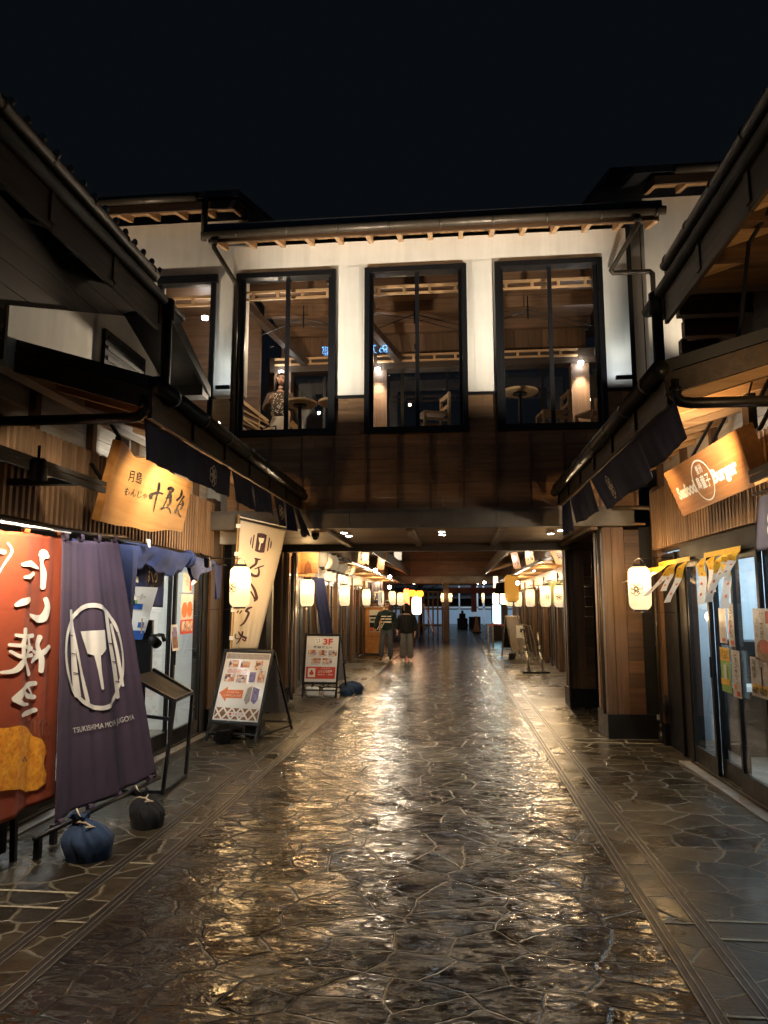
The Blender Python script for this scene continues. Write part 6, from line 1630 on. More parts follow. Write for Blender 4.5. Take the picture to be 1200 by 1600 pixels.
b = MB(); b.box(-2.62, 8.9, 0.02, -2.42, 9.15, 0.2); tag(b.build("weight_block", 'black', None, bevel=0.02), "black weight block behind the orange arrow board's foot", "weight")
# menu stand with taped papers beside the purple banner
t = thing("menu_stand", (-3.0, 6.6, 0), "black slanted menu stand with a taped handwritten sheet and bright blue tape", "stand")
b = MB(); b.box(-3.30, 6.86, 0.92, -2.98, 6.90, 1.50); b.build("backboard", 'black', t)
b = MB(); b.tube([(-3.05, 6.88, 0.0), (-3.05, 6.88, 1.0)], 0.02, 8); b.lathe([(0.16, 0), (0.16, 0.02)], (-3.05, 6.88, 0), 18); b.build("post", 'black', t)
fn = quad_fn((-3.36, 6.84, 1.84), (-2.92, 6.84, 1.82), (-3.03, 6.83, 1.38), (-3.34, 6.83, 1.39))
b = MB(); b.grid(lambda u, v: fn(u, v) + V(0, 0.03*math.sin(u*3) - 0.02, 0), 10, 8); b.build("sheet", 'paper', t, smooth=True)
o_ = lambda u, v: fn(u, v) + V(0, 0.03*math.sin(u*3) - 0.026, 0)
b = MB(); put_text(b, 'note', o_, .2, .55, .75, .85); b.build("lettering", 'greyp', t)
b = MB(); rect(b, o_, .46, .50, .72, .62); rect(b, lambda u, v: o_(u, v) + V(0, -.01, 0), .08, .10, .26, .22); rect(b, lambda u, v: o_(u, v) + V(0, -.01, 0), .70, .10, .90, .22); rect(b, lambda u, v: o_(u, v) + V(0, -.012, 0), .05, -.16, 1.0, .04); b.build("blue_tape", 'bluep', t)
b = MB(); rect(b, o_, .30, .60, .55, .70); rect(b, o_, .02, .40, .10, .52); b.build("green_tape", 'greenp', t)
b = MB(); b.bar((-3.30, 6.80, 1.36), (-3.30, 6.80, 1.52), 0.008, 0.012); b.bar((-3.06, 6.80, 1.36), (-3.06, 6.80, 1.52), 0.008, 0.012); b.build("stick", 'lightwood', t)
b = MB(); b.tube([(-2.96, 6.80, 1.30), (-2.92, 6.76, 1.32), (-2.86, 6.72, 1.27)], [0.03, 0.045, 0.05], 12); b.tube([(-2.86, 6.74, 1.36), (-2.80, 6.7, 1.36), (-2.78, 6.7, 1.30)], 0.02, 8); b.tube([(-3.0, 6.84, 1.3), (-2.96, 6.80, 1.36), (-2.86, 6.74, 1.36)], 0.01, 6); b.build("clip_lamp", 'black', t, smooth=True)
t = thing("metal_frame", (-2.7, 6.3, 0), "black square tube frame with a sloped shelf standing beside the purple banner", "frame")
b = MB()
for p, q in (((-2.95, 6.3, 1.02), (-2.50, 6.3, 0.80)), ((-2.50, 6.3, 0.80), (-2.57, 6.28, 0.0)), ((-2.97, 6.9, 1.02), (-2.56, 6.9, 0.80)), ((-2.56, 6.9, 0.80), (-2.6, 6.9, 0.0)), ((-2.95, 6.3, 1.02), (-2.97, 6.3, 0.0)), ((-2.95, 6.3, 0.68), (-2.53, 6.3, 0.64)), ((-2.57, 6.28, 0.02), (-2.98, 6.28, 0.02)), ((-2.57, 6.28, 0.02), (-2.6, 6.9, 0.02)), ((-2.5, 6.3, 0.80), (-2.56, 6.9, 0.80))): b.bar(p, q, 0.028, 0.028)
b.build("tube_frame", 'black', t)
b = MB(); b.prism([(-2.94, 6.33, 1.005), (-2.53, 6.33, 0.80), (-2.57, 6.88, 0.80), (-2.96, 6.88, 1.005)], (0, 0, -0.012)); b.build("shelf", 'blackm', t)
# poster sheets on the shop glass
def poster(label, x, y0, y1, z0, z1, s, art, name="poster", curl=0.0):
    t = thing(name, (x, (y0+y1)/2, z0), label, "poster", "posters on the shop glass")
    fn = (lambda u, v, off=0.0: V(x + s*(0.003 + off) + s*curl*(1-v)**2, lerp(y1, y0, u) if s < 0 else lerp(y0, y1, u), lerp(z0, z1, v)))
    b = MB(); b.grid(fn, 4, 6); b.build("sheet", 'papergloss', t)
    for nl, (nm, m, kind, a) in enumerate(sorted(art, key=lambda q: 0 if q[2] in ('rect', 'disc') else 1)):
        b = MB(); g_ = lambda u, v: fn(u, v, 0.003 + 0.0025*nl)
        if kind == 'rect': rect(b, g_, *a)
        elif kind == 'disc': b.flat(*disc2(*a), g_)
        else: put_text(b, kind, g_, *a)
        b.build(nm, m, t)
    return t
xr = 2.472
poster("beer poster with black vertical writing, upper inner pane of the bluish doors", xr, 6.66, 6.80, 1.28, 1.66, -1, (("lettering", 'ink', 'beer', (.45, .2, .85, .95)), ("glass_print", 'orangep', 'rect', (.1, .3, .38, .6)), ("price_print", 'redp', 'rect', (.4, .04, .9, .14))))
poster("faint tea poster beside the beer poster on the bluish doors", xr, 6.84, 7.02, 1.30, 1.62, -1, (("lettering", 'greyp', 'cola', (.4, .35, .62, .95)), ("price_print", 'redp', 'rect', (.35, .05, .75, .14))))
poster("yellow and green fruit drink poster below the tea poster", xr, 6.80, 7.03, 0.86, 1.26, -1, (("ground_print", 'greenp', 'rect', (.0, .0, 1, .7)), ("yellow_print", 'yellowp', 'rect', (.0, .7, 1, 1)), ("lettering", 'ink', 'torotto', (.05, .74, .95, .96)), ("glass_print", 'vinyl', 'rect', (.35, .25, .65, .62)), ("fruit_print", 'yellowp', 'rect', (.05, .16, .95, .3))))
poster("tall lemon sour sheet with vertical writing below the beer poster", xr, 6.58, 6.77, 0.84, 1.25, -1, (("lettering", 'ink', 'lemon', (.4, .3, .75, .97)), ("fruit_print", 'orangep', 'disc', (.35, .22, .16, .06, 14)), ("price_print", 'redp', 'rect', (.5, .04, .9, .14))))
poster("white dessert poster with a red seal and a brown cup picture", xr, 5.90, 6.24, 1.20, 1.62, -1, (("lettering", 'ink', 'ama', (.42, .42, .62, .95)), ("side_lettering", 'ink', 'ama2', (.16, .45, .34, .8)), ("seal", 'redp', 'rect', (.70, .72, .92, .95)), ("cup_print", 'brownp', 'disc', (.55, .2, .42, .22, 20)), ("cup_print", 'redp', 'disc', (.6, .28, .26, .14, 18))))
poster("pair of price sheets marked 600 yen, the inner one with two dishes", xr, 6.02, 6.36, 0.90, 1.22, -1, (("lettering", 'ink', 'menu1', (.55, .45, .80, .95)), ("side_lettering", 'ink', 'menu2', (.12, .45, .36, .95)), ("price_ground", 'yellowp', 'rect', (.08, .12, .92, .32)), ("price", 'ink', '600', (.1, .08, .46, .26)), ("price", 'ink', '600', (.56, .08, .94, .26))))
poster("second price sheet marked 600 yen at the picture's edge", xr, 5.62, 5.98, 0.88, 1.20, -1, (("lettering", 'ink', 'menu2', (.5, .45, .75, .95)), ("price_ground", 'yellowp', 'rect', (.08, .12, .92, .32)), ("price", 'ink', '600', (.2, .08, .8, .28))))
xl = -3.272
poster("red and white food poster on the shop's far glass pane", xl, 8.32, 8.72, 1.30, 1.78, 1, (("photo", 'orangep', 'disc', (.3, .6, .22, .2, 20)), ("photo", 'orangep', 'disc', (.72, .62, .22, .2, 20)), ("photo", 'redp', 'rect', (.0, .0, 1, .36)), ("photo", 'food', 'rect', (.06, .06, .94, .32))))
poster("pale crest poster above the red and white food poster", xl, 8.36, 8.66, 1.80, 2.04, 1, (("lettering", 'greyp', 'menu2', (.3, .3, .6, .8)), ("photo", 'redp', 'rect', (.75, .1, .95, .9))))
poster("narrow curling leaflet beside the food poster on the far pane", xl, 8.05, 8.24, 1.12, 1.42, 1, (("photo", 'brownp', 'rect', (.1, .1, .9, .75)), ("photo", 'violetp', 'rect', (.2, .5, .8, .9))), curl=0.03)
# yellow paper fringes
random.seed(21)
for lab, y0, y1, ends in (("yellow paper fringe blown sideways beside the brown post, strips paling to white", 8.75, 7.62, ((0.05, -0.40, 0.30, -0.16), (0.30, -0.36, 0.22, -0.20), (0.60, -0.12, 0.08, -0.30), (0.62, -0.26, 0.25, -0.36), (0.92, -0.24, 0.12, -0.44))),
                           ("yellow paper fringe over the glass doors, hanging in a tangle", 7.2, 6.3, ((0.02, 0.05, 0.02, -0.46), (0.30, 0.12, 0.03, -0.34), (0.62, -0.26, 0.05, -0.44), (0.80, -0.1, 0.06, -0.22), (0.95, -0.1, 0.05, -0.2), (0.7, 0.2, 0.08, -0.5)))):
    t = thing("paper_fringe", (2.42, (y0+y1)/2, 2.14), lab, "paper fringe", "yellow paper fringes")
    b = MB(); b.add([(2.43, y0, 2.15), (2.43, y1, 2.15), (2.425, y1, 2.10), (2.425, y0, 2.10)], [(0, 1, 2, 3)]); b.build("header", 'yellowp', t)
    for u, dy, dx, dz in ends:
        yc = lerp(y0, y1, u); w = 0.066
        fn = lambda a, v, yc=yc, dy=dy, dx=dx, dz=dz: V(2.420 - dx*v**1.5 - 0.01*math.sin(v*9) + (a - 1.0)*w*min(1, v*5)*0.9, yc + (a - .5)*w*(-1)*(1.2 - 0.7*min(1, v*5)) + -dy*v*0.9, 2.10 + dz*v*0.9 + 0.03*math.sin(v*5)*v - 0.02*(a - .5)*math.sin(v*6))
        b = MB(); b.grid(lambda a, v: fn(a, v*0.45), 3, 8); st = b.build("strip", 'yellowp', t, smooth=True)
        b = MB(); b.grid(lambda a, v: fn(a, 0.45 + v*0.55), 3, 8); b.build("strip_end", 'paper', st, smooth=True)
        b = MB()
        for q in range(4): v_ = 0.2 + q*0.2; vs, fs = disc2(0.5 + random.uniform(-.15, .15), v_, 0.16, 0.03, 8); b.add([fn(x_, y_) + V(-0.004, -0.003, 0) for x_, y_ in vs], fs)
        b.build("strip_print", 'orangep', st)
# ceiling cameras
for lab, p in (("dome camera on the passage ceiling nearer the beam", (-2.04, 9.55, 2.66)), ("dome camera on the passage ceiling farther back", (-1.96, 9.95, 2.66))):
    t = thing("dome_camera", p, lab, "camera", "dome cameras")
    b = MB(); b.lathe([(0.055, 0.0), (0.055, -0.04), (0.05, -0.05)], p, 18); b.build("housing", 'black', t)
    b = MB(); b.lathe([(0.045, -0.05), (0.04, -0.075), (0.022, -0.092), (0.0, -0.097)], p, 18, False); b.build("dome", 'gutterdark', t, smooth=True)
# cabinet sign, rope posts, blank board, poles, cart, cone
t = thing("cabinet_sign", (-2.65, 24.0, 0), "freestanding wooden cabinet sign with a monochrome poster beside the man", "sign")
b = MB(); b.box(-2.98, 23.9, 0.06, -2.38, 24.5, 1.56); b.mi = 1; b.box(-3.02, 23.86, 1.56, -2.30, 24.55, 1.60); b.build("cabinet", ['signwood', 'paper'], t, bevel=0.01)
b = MB(); b.box(-2.99, 23.89, 0.60, -2.37, 23.9, 0.615); b.build("seam", 'brownp', t)
b = MB(); b.box(-2.84, 23.885, 0.75, -2.50, 23.9, 1.48); b.build("poster", 'paper', t)
b = MB(); b.box(-2.83, 23.88, 0.77, -2.51, 23.884, 1.06); b.box(-2.83, 23.88, 1.24, -2.51, 23.884, 1.30); b.build("poster_print", 'ink', t)
b = MB(); put_text(b, 'MM', lambda u, v: V(lerp(-2.8, -2.62, u), 23.879, lerp(1.10, 1.20, v)), 0, 0, 1, 1); b.build("lettering", 'ink', t)
b = MB(); b.box(-2.82, 23.876, 0.79, -2.60, 23.8795, 0.90); b.build("poster_colour", 'orangep', t)
for lab, p in (("brass rope post nearer the drain line", (1.13, 24.6)), ("brass rope post farther back beside the blank board", (1.42, 27.2))):
    t = thing("rope_post", (*p, 0), lab, "post", "rope posts")
    b = MB(); b.lathe([(0.15, 0), (0.15, 0.015), (0.05, 0.03), (0.032, 0.04), (0.032, 0.93), (0.04, 0.94), (0.04, 1.0), (0, 1.0)], (*p, 0), 18); b.build("post", 'steel', t, smooth=False)
b = MB(); b.bar((1.15, 24.7, 0.92), (1.42, 27.1, 0.92), 0.005, 0.06); b.bar((1.44, 27.2, 0.92), (2.1, 26.0, 0.92), 0.005, 0.06); tag(b.build("barrier_belt", 'redp'), "red belt strung between the brass rope posts and the wall", "belt")
t = thing("blank_board", (1.75, 23.0, 0), "tall leaning a-frame board with a blank brown face", "board")
TL, TR, BR_, BL = V(1.60, 22.95, 1.30), V(2.02, 22.95, 1.29), V(2.16, 22.7, 0.24), V(1.76, 22.7, 0.24)
b = MB(); b.prism([TL, TR, BR_, BL], (0, 0.02, 0)); b.build("face", 'chalk', t)
b = MB()
for p, q in ((TL, TR), (TR, BR_), (BR_, BL), (BL, TL)): b.bar(p, q, 0.035, 0.03)
for p, T in ((BL, TL), (BR_, TR)): b.bar(p, (p.x + 0.03, p.y - 0.06, 0), 0.03, 0.03); b.bar(T, (T.x - 0.12, T.y + 0.3, 0), 0.03, 0.03)
b.build("frame", 'steel', t)
b = MB(); b.prism([(1.57, 23.0, 1.2), (1.99, 23.0, 1.2), (1.90, 23.2, 0.3), (1.48, 23.2, 0.3)], (0, 0.015, 0)); b.build("rear_face", 'black', t)
b = MB(); b.box(1.66, 22.6, 0, 1.84, 22.8, 0.16); tag(b.build("weight_block", 'black', None, bevel=0.02), "black block at the foot of the blank brown board", "weight")
for lab, x0, z1, x1, bx in (("slanting steel pole on a dark bar foot, nearer the lane", 1.66, 1.02, 1.80, 0.17), ("slanting steel pole on a dark bar foot, nearer the curtain", 2.02, 0.98, 2.12, 0.17)):
    t = thing("pole_stand", (x1, 17.9, 0), lab, "pole stand", "steel pole stands")
    b = MB(); b.tube([(x1, 17.9, 0.03), (lerp(x1, x0, .55), 17.92, z1*0.55)], 0.026, 10); b.tube([(lerp(x1, x0, .55), 17.92, z1*.55), (x0, 17.95, z1)], 0.017, 10); b.tube([(lerp(x1, x0, .52), 17.92, z1*.52), (lerp(x1, x0, .66), 17.92, z1*.66)], 0.034, 10); b.build("pole", 'steel', t, smooth=True)
    b = MB(); b.box(x1 - bx, 17.86, 0, x1 + bx, 17.94, 0.045); b.build("foot_bar", 'black', t, bevel=0.008)
t = thing("steel_cart", (1.85, 19.4, 0), "folded steel cart with a white end panel behind the slanting poles", "cart")
b = MB()
for x in (1.80, 1.90, 2.0, 2.10): b.bar((x, 19.4, 0.05), (x - 0.14, 19.6, 1.05), 0.02, 0.02)
b.tube([(1.64, 19.3, 1.1), (1.80, 19.35, 1.13), (2.0, 19.4, 1.08), (2.12, 19.4, 0.6), (2.18, 19.4, 0.05)], 0.02, 8); b.bar((1.7, 19.4, 0.08), (2.25, 19.4, 0.08), 0.05, 0.04); b.build("frame", 'steel', t)
b = MB(); b.box(1.62, 19.28, 0.78, 1.80, 19.31, 1.10); b.build("end_panel", 'white', t, bevel=0.01)
b = MB(); b.tube([(1.72, 19.24, 0.98), (1.84, 19.24, 0.98)], 0.05, 10); b.build("caster", 'black', t)
t = thing("wooden_marker", (1.30, 43.0, 0), "slim orange brown wooden marker standing in the lane beyond the second bridge", "marker")
b = MB(); b.prism([(1.08, 43, 0.06), (1.52, 43, 0.06), (1.44, 43, 0.5), (1.36, 43, 0.95), (1.25, 43, 1.0), (1.20, 43, 0.6)], (0, 0.25, 0)); b.build("body", 'signwood', t, bevel=0.02)
b = MB(); b.box(1.04, 42.95, 0, 1.56, 43.3, 0.06); b.build("foot", 'black', t)
t = thing("striped_post", (-1.05, 35.2, 0), "red and white leaning banner pole beyond the second bridge by the lattice fence", "banner pole")
b = MB(); b.bar((-1.45, 35.2, 1.7), (-0.95, 35.2, 0.3), 0.12, 0.02); b.build("red_band", 'redp', t)
b = MB(); b.bar((-1.51, 35.18, 1.68), (-1.05, 35.18, 0.35), 0.05, 0.02); b.build("white_band", 'white', t)
b = MB(); b.box(1.72, 34.0, 0.7, 1.78, 34.05, 1.65); b.box(2.15, 34.0, 0.7, 2.2, 34.05, 1.65); b.box(1.72, 34.0, 1.65, 2.2, 34.05, 1.72); b.box(1.72, 34.0, 0.0, 2.2, 34.05, 0.7)
t = thing("lit_door", (1.95, 34, 0), "dark door with pale blue lit panes under the far pair of lanterns", "door"); b.build("frame", 'black', t)
b = MB(); b.box(1.78, 34.02, 0.7, 1.94, 34.04, 1.65); b.box(1.97, 34.02, 0.7, 2.15, 34.04, 1.65); b.build("lit_pane", mat_emit("pale_blue_pane", (0.45, 0.85, 1.0), 1.3), t)
# neon shop sign behind the viewpoint, seen mirrored in the upper windows
t = thing("neon_sign", (-3.2, -6.0, 9.5), "blue neon characters reflected in the upper windows", "neon sign")
def neon(key, x0, x1):
    b = MB(); vs, fs, _ = TXT[key]; b.add([(lerp(x0, x1, 1 - x), NEON_Y, lerp(NEON_Z, NEON_Z + NEON_H, y)) for x, y in vs], fs); b.build("neon_lettering", 'neon', t)
NEON_Y, NEON_Z, NEON_H = -6.0, 10.68, 0.36
neon('manyo1', -3.46, -2.68); neon('manyo2', -4.70, -3.52)
b = MB()
for cx, cz, r_, a0, a1 in ((-2.40, 10.92, 0.10, -2.0, 3.6), (-2.52, 10.80, 0.09, 0.3, 5.0), (-2.38, 10.78, 0.07, -1.0, 4.2)):
    b.tube([(cx + r_*math.cos(lerp(a0, a1, i/16))*(1 - 0.35*i/16), NEON_Y, cz + r_*math.sin(lerp(a0, a1, i/16))*(1 - 0.35*i/16)) for i in range(17)], 0.016, 6)
b.build("neon_swirl", 'neon', t)
b = MB(); b.box(-4.9, NEON_Y - 0.12, 10.5, -2.1, NEON_Y - 0.06, 11.2); b.build("backing", 'black', t)
b = MB(); b.bar((-4.2, NEON_Y - 0.2, 0), (-4.2, NEON_Y - 0.2, 11), 0.12, 0.12); b.bar((-2.8, NEON_Y - 0.2, 0), (-2.8, NEON_Y - 0.2, 11), 0.12, 0.12); b.build("post", 'black', t)

# ============================================================ PEOPLE
def skin_ob(name, chains, mat, parent, sub=2, smooth=True):
    """chains: list of [(x,y,z,rx,ry), ...]; points at the same place are welded, the first point is the root"""
    idx = {}; vs = []; rad = []; ed = []
    for ch in chains:
        last = None
        for (x, y, z, rx, ry) in ch:
            k = (round(x, 4), round(y, 4), round(z, 4))
            if k not in idx: idx[k] = len(vs); vs.append((x, y, z)); rad.append((rx, ry))
            i = idx[k]
            if last is not None and last != i: ed.append((last, i))
            last = i
    me = bpy.data.meshes.new(name); me.from_pydata(vs, ed, []); me.materials.append(M[mat] if isinstance(mat, str) else mat)
    o = bpy.data.objects.new(name, me); COL.objects.link(o); o.parent = parent
    md = o.modifiers.new("skin", 'SKIN'); md.use_smooth_shade = smooth
    sv = me.skin_vertices[0].data
    for i, r_ in enumerate(rad): sv[i].radius = r_; sv[i].use_root = (i == 0)
    s2 = o.modifiers.new("sub", 'SUBSURF'); s2.levels = sub; s2.render_levels = sub
    return o
def hand_chains(wr, palm, spread, curl):
    """wrist and palm points; five fingers of unequal length leaving the palm, thumb off its side"""
    wr = Vector(wr); palm = Vector(palm); d = (palm - wr).normalized(); s = Vector(spread).normalized(); c = Vector(curl).normalized()
    out = [[(*wr, .026, .022), (*palm, .036, .018)]]
    for k, L_ in ((-1.5, .062), (-.5, .075), (.5, .080), (1.5, .072)):
        kn = palm + d*0.035 + s*k*0.019; mid = kn + d*L_*0.5 + c*0.012; tip = kn + d*L_*0.85 + c*0.034
        out.append([(*palm, .036, .018), (*kn, .0105, .0105), (*mid, .0095, .0095), (*tip, .008, .008)])
    th = palm + s*0.040 - d*0.005; out.append([(*palm, .036, .018), (*th, .0125, .0125), (*(th + d*0.035 + s*0.010 + c*0.012), .0095, .0095)])
    return out
def head_parts(t, p, yaw, pitch, hair, long_=False, skin='skin', hood=False):
    """face mesh is welded into the body; here the eyes, brows, mouth, ears and hair go on as children"""
    p = Vector(p); Rm = Matrix.Rotation(yaw, 3, 'Z') @ Matrix.Rotation(pitch, 3, 'X')
    T = lambda x, y, z: p + Rm @ Vector((x, y, z))
    b = MB()
    for sx in (-1, 1): b.tube([T(sx*0.030, -0.094, 0.010), T(sx*0.030, -0.098, 0.010)], 0.009, 8)
    b.build("eyes", 'hair', t, local=True)
    b = MB()
    for sx in (-1, 1): b.bar(T(sx*0.016, -0.096, 0.030), T(sx*0.046, -0.088, 0.031), 0.006, 0.007)
    b.build("eyebrows", 'hair', t, local=True)
    b = MB(); b.bar(T(-0.020, -0.088, -0.052), T(0.020, -0.088, -0.052), 0.008, 0.009); b.build("mouth", 'redp', t, local=True)
    def cap(u, v):
        a = u*2*math.pi; front = -math.cos(a)            # u=0 looks to -Y (face)
        low = lerp(0.060, -0.055 if not long_ else -0.36, min(1, max(0, (front + (0.80 if long_ else 0.45))/(0.30 if long_ else 0.55))))
        z = lerp(low, 0.128, v**0.8); zz = max(-1, min(1, z/0.128))
        rr = (math.sqrt(max(0.0, 1 - zz*zz)) if z > 0 else (1.0 if not long_ else 1.06 + 0.22*min(1, -z/0.3)))
        k = 1 + 0.03*math.sin(17*a + 3*v) + 0.02*math.sin(29*a)
        return T(math.sin(a)*0.090*rr*k, -math.cos(a)*0.108*rr*k + 0.006, z)
    b = MB(); b.grid(cap, 48, 14); b.build("hair", hair, t, smooth=True, local=True, solid=0.010)
def face_chain(neck, head, yaw):
    n = Vector(neck); h = Vector(head); Rm = Matrix.Rotation(yaw, 3, 'Z')
    T = lambda x, y, z: tuple(h + Rm @ Vector((x, y, z)))
    ch = [[(*n, .055, .055), (*T(0, 0.010, -0.085), .052, .056), (*T(0, -0.010, -0.035), .070, .082), (*T(0, 0.0, 0.030), .078, .094), (*T(0, 0.006, 0.085), .060, .075)],
          [(*T(0, -0.010, -0.035), .070, .082), (*T(0, -0.070, -0.020), .016, .016), (*T(0, -0.108, -0.022), .010, .011)],
          [(*T(0, -0.010, -0.035), .070, .082), (*T(0, -0.055, -0.085), .028, .022)],
          [(*T(0, 0.0, 0.030), .078, .094), (*T(0.086, 0.012, 0.0), .010, .020)], [(*T(0, 0.0, 0.030), .078, .094), (*T(-0.086, 0.012, 0.0), .010, .020)]]
    return ch
def shoe(t, p, yaw, mat='shoe', sole='white'):
    Rm = Matrix.Rotation(yaw, 3, 'Z'); p = Vector(p); T = lambda x, y, z: p + Rm @ Vector((x, y, z))
    def f(u, v):
        a = u*2*math.pi; L_ = 0.145; w = 0.050*(1 - 0.25*max(0, math.cos(a))) 
        h = 0.0 + v
        top = 0.055 + 0.035*max(0, -(-math.cos(a)))
        k = math.cos(h*math.pi/2)**0.5
        return T(math.sin(a)*w*k, -0.045 - math.cos(a)*L_*k + 0.04*(1-k), 0.02 + h*(0.075 if True else top))
    b = MB(); b.grid(f, 24, 8); s = b.build("shoe", mat, t, smooth=True, local=True)
    b = MB(); b.prism([T(math.sin(a)*0.053*(1 - .2*max(0, math.cos(a))), -0.045 - math.cos(a)*0.15, 0.0) for a in [i*2*math.pi/20 for i in range(20)]], (0, 0, 0.024)); b.build("sole", sole, s, local=True)

# --- man in the striped knit, walking towards the viewpoint, face turned to his companion
t = thing("person", (-2.02, 21.3, 0), "man in dark green knit with cream chest stripes and crossbody bag, holding hands", "person")
NK = (0.0, 0.0, 1.47); HD = (0.02, -0.015, 1.645)
body = face_chain(NK, HD, 0.35)
body = [[(0, 0.01, 0.98, .13, .10), (0, 0.0, 1.18, .13, .095), (0, -0.01, 1.38, .15, .10), (*NK, .055, .055)]] + body
hip = {}
body += [[(0, 0.01, 0.98, .13, .10), (0.09, 0.01, 0.92, .085, .085), (0.11, -0.05, 0.50, .055, .058), (0.12, 0.06, 0.10, .036, .040)], [(0, 0.01, 0.98, .13, .10), (-0.09, 0.01, 0.92, .085, .085), (-0.13, -0.12, 0.50, .055, .058), (-0.15, -0.10, 0.10, .036, .040)]]
aR = [(0, -0.01, 1.38, .15, .10), (-0.20, 0.0, 1.38, .055, .055), (-0.30, 0.03, 1.12, .045, .045), (-0.345, -0.05, 0.90, .030, .030)]
aL = [(0, -0.01, 1.38, .15, .10), (0.20, 0.0, 1.38, .055, .055), (0.27, 0.04, 1.12, .045, .045), (0.31, 0.0, 0.90, .030, .030)]
body += [aR, aL] + hand_chains((-0.345, -0.05, 0.90), (-0.355, -0.075, 0.84), (0.3, -1, 0), (1, 0, 0)) + hand_chains((0.31, 0.0, 0.90), (0.32, -0.01, 0.84), (0, -1, 0), (1, 0, 0))
skin_ob("body", body, 'skin', t)
skin_ob("knit_jumper", [[(0, 0.005, 0.86, .172, .130), (0, 0.005, 0.96, .178, .130), (0, 0.005, 1.06, .178, .130), (0, 0.0, 1.22, .172, .122), (0, -0.005, 1.36, .172, .122), (0, 0.0, 1.45, .105, .10), (0, 0.0, 1.51, .072, .072)],
   [(0, -0.005, 1.36, .168, .118), (-0.20, 0.0, 1.385, .088, .088), (-0.305, 0.03, 1.12, .072, .072), (-0.345, -0.045, 0.925, .048, .048)], [(0, -0.005, 1.36, .168, .118), (0.20, 0.0, 1.385, .088, .088), (0.275, 0.04, 1.12, .072, .072), (0.31, 0.0, 0.925, .048, .048)]], 'greenknit', t)
b = MB()
for z0, z1 in ((1.295, 1.325), (1.215, 1.25), (1.125, 1.165)):
    b.grid(lambda u, v, z0=z0, z1=z1: V(lerp(-0.155, 0.155, u), -0.01 - math.sqrt(max(0, 1 - (lerp(-0.155, 0.155, u)/0.205)**2))*0.134, lerp(z0, z1, v)), 16, 2)
b.build("chest_stripe", 'cream', t, local=True, smooth=True)
skin_ob("jeans", [[(0, 0.01, 1.04, .150, .112), (0, 0.01, 0.92, .16, .12), (0.095, 0.01, 0.86, .105, .105), (0.112, -0.045, 0.50, .085, .088), (0.12, 0.05, 0.11, .082, .085)], [(0, 0.01, 0.92, .16, .12), (-0.095, 0.01, 0.86, .105, .105), (-0.13, -0.11, 0.50, .085, .088), (-0.15, -0.095, 0.11, .082, .085)]], 'denim', t)
shoe(t, (0.12, 0.06, 0.03), 0.1); shoe(t, (-0.15, -0.10, 0.0), -0.15)
head_parts(t, HD, 0.35, 0.0, 'hair')
b = MB(); b.tube([(0.10, -0.10, 1.45), (0.02, -0.15, 1.30), (-0.08, -0.155, 1.16), (-0.14, -0.15, 1.08)], 0.010, 6); b.build("bag_strap", 'black', t, local=True)
b = MB(); b.box(-0.24, -0.20, 0.94, -0.05, -0.145, 1.10); b.v = [(x + (z - 1.02)*0.5, y, z + (x + 0.15)*0.4) for x, y, z in b.v]; bg_ = b.build("crossbody_bag", 'black', t, local=True, bevel=0.02)
b = MB()
for i in range(3): b.box(-0.23 + i*0.06, -0.204, 0.95, -0.205 + i*0.06, -0.2005, 1.09)
b.v = [(x + (z - 1.02)*0.5, y, z + (x + 0.15)*0.4) for x, y, z in b.v]; b.build("bag_stripe", 'cream', bg_, local=True)
# --- companion in the black hooded jacket
t = thing("person", (-1.42, 21.3, 0), "person in oversized black hooded jacket and wide grey jeans, face turned to the man", "person")
HD = (-0.02, -0.01, 1.575); NK = (0, 0, 1.41)
body = face_chain(NK, HD, -0.95)
body = [[(0, 0.01, 0.94, .12, .095), (0, 0.0, 1.14, .115, .09), (0, -0.01, 1.32, .135, .092), (*NK, .050, .050)]] + body
body += [[(0, 0.01, 0.94, .12, .095), (0.085, 0.01, 0.88, .08, .08), (0.09, -0.02, 0.48, .05, .05), (0.085, 0.05, 0.10, .034, .036)], [(0, 0.01, 0.94, .12, .095), (-0.085, 0.01, 0.88, .08, .08), (-0.09, -0.08, 0.48, .05, .05), (-0.085, -0.06, 0.10, .034, .036)]]
body += [[(0, -0.01, 1.32, .135, .092), (-0.185, 0.0, 1.31, .05, .05), (-0.235, 0.03, 1.08, .04, .04), (-0.26, 0.0, 0.90, .027, .027)], [(0, -0.01, 1.32, .135, .092), (0.185, 0.0, 1.31, .05, .05), (0.25, 0.03, 1.06, .04, .04), (0.25, -0.04, 0.85, .027, .027)]]
body += hand_chains((-0.26, 0.0, 0.90), (-0.265, -0.01, 0.845), (0, -1, 0), (-1, 0, 0)) + hand_chains((0.25, -0.04, 0.85), (0.25, -0.06, 0.795), (0, -1, 0), (-1, 0, 0))
skin_ob("body", body, 'skin', t)
skin_ob("hooded_jacket", [[(0, 0.005, 0.78, .215, .158), (0, 0.005, 0.88, .218, .156), (0, 0.005, 0.98, .22, .155), (0, 0.0, 1.18, .205, .145), (0, 0.0, 1.32, .18, .125), (0, 0.02, 1.40, .10, .10)],
   [(0, 0.0, 1.32, .18, .125), (-0.19, 0.0, 1.31, .09, .09), (-0.245, 0.03, 1.08, .085, .085), (-0.265, 0.0, 0.90, .06, .06)], [(0, 0.0, 1.32, .18, .125), (0.19, 0.0, 1.31, .09, .09), (0.26, 0.03, 1.06, .085, .085), (0.255, -0.03, 0.86, .06, .06)]], 'blackcloth', t)
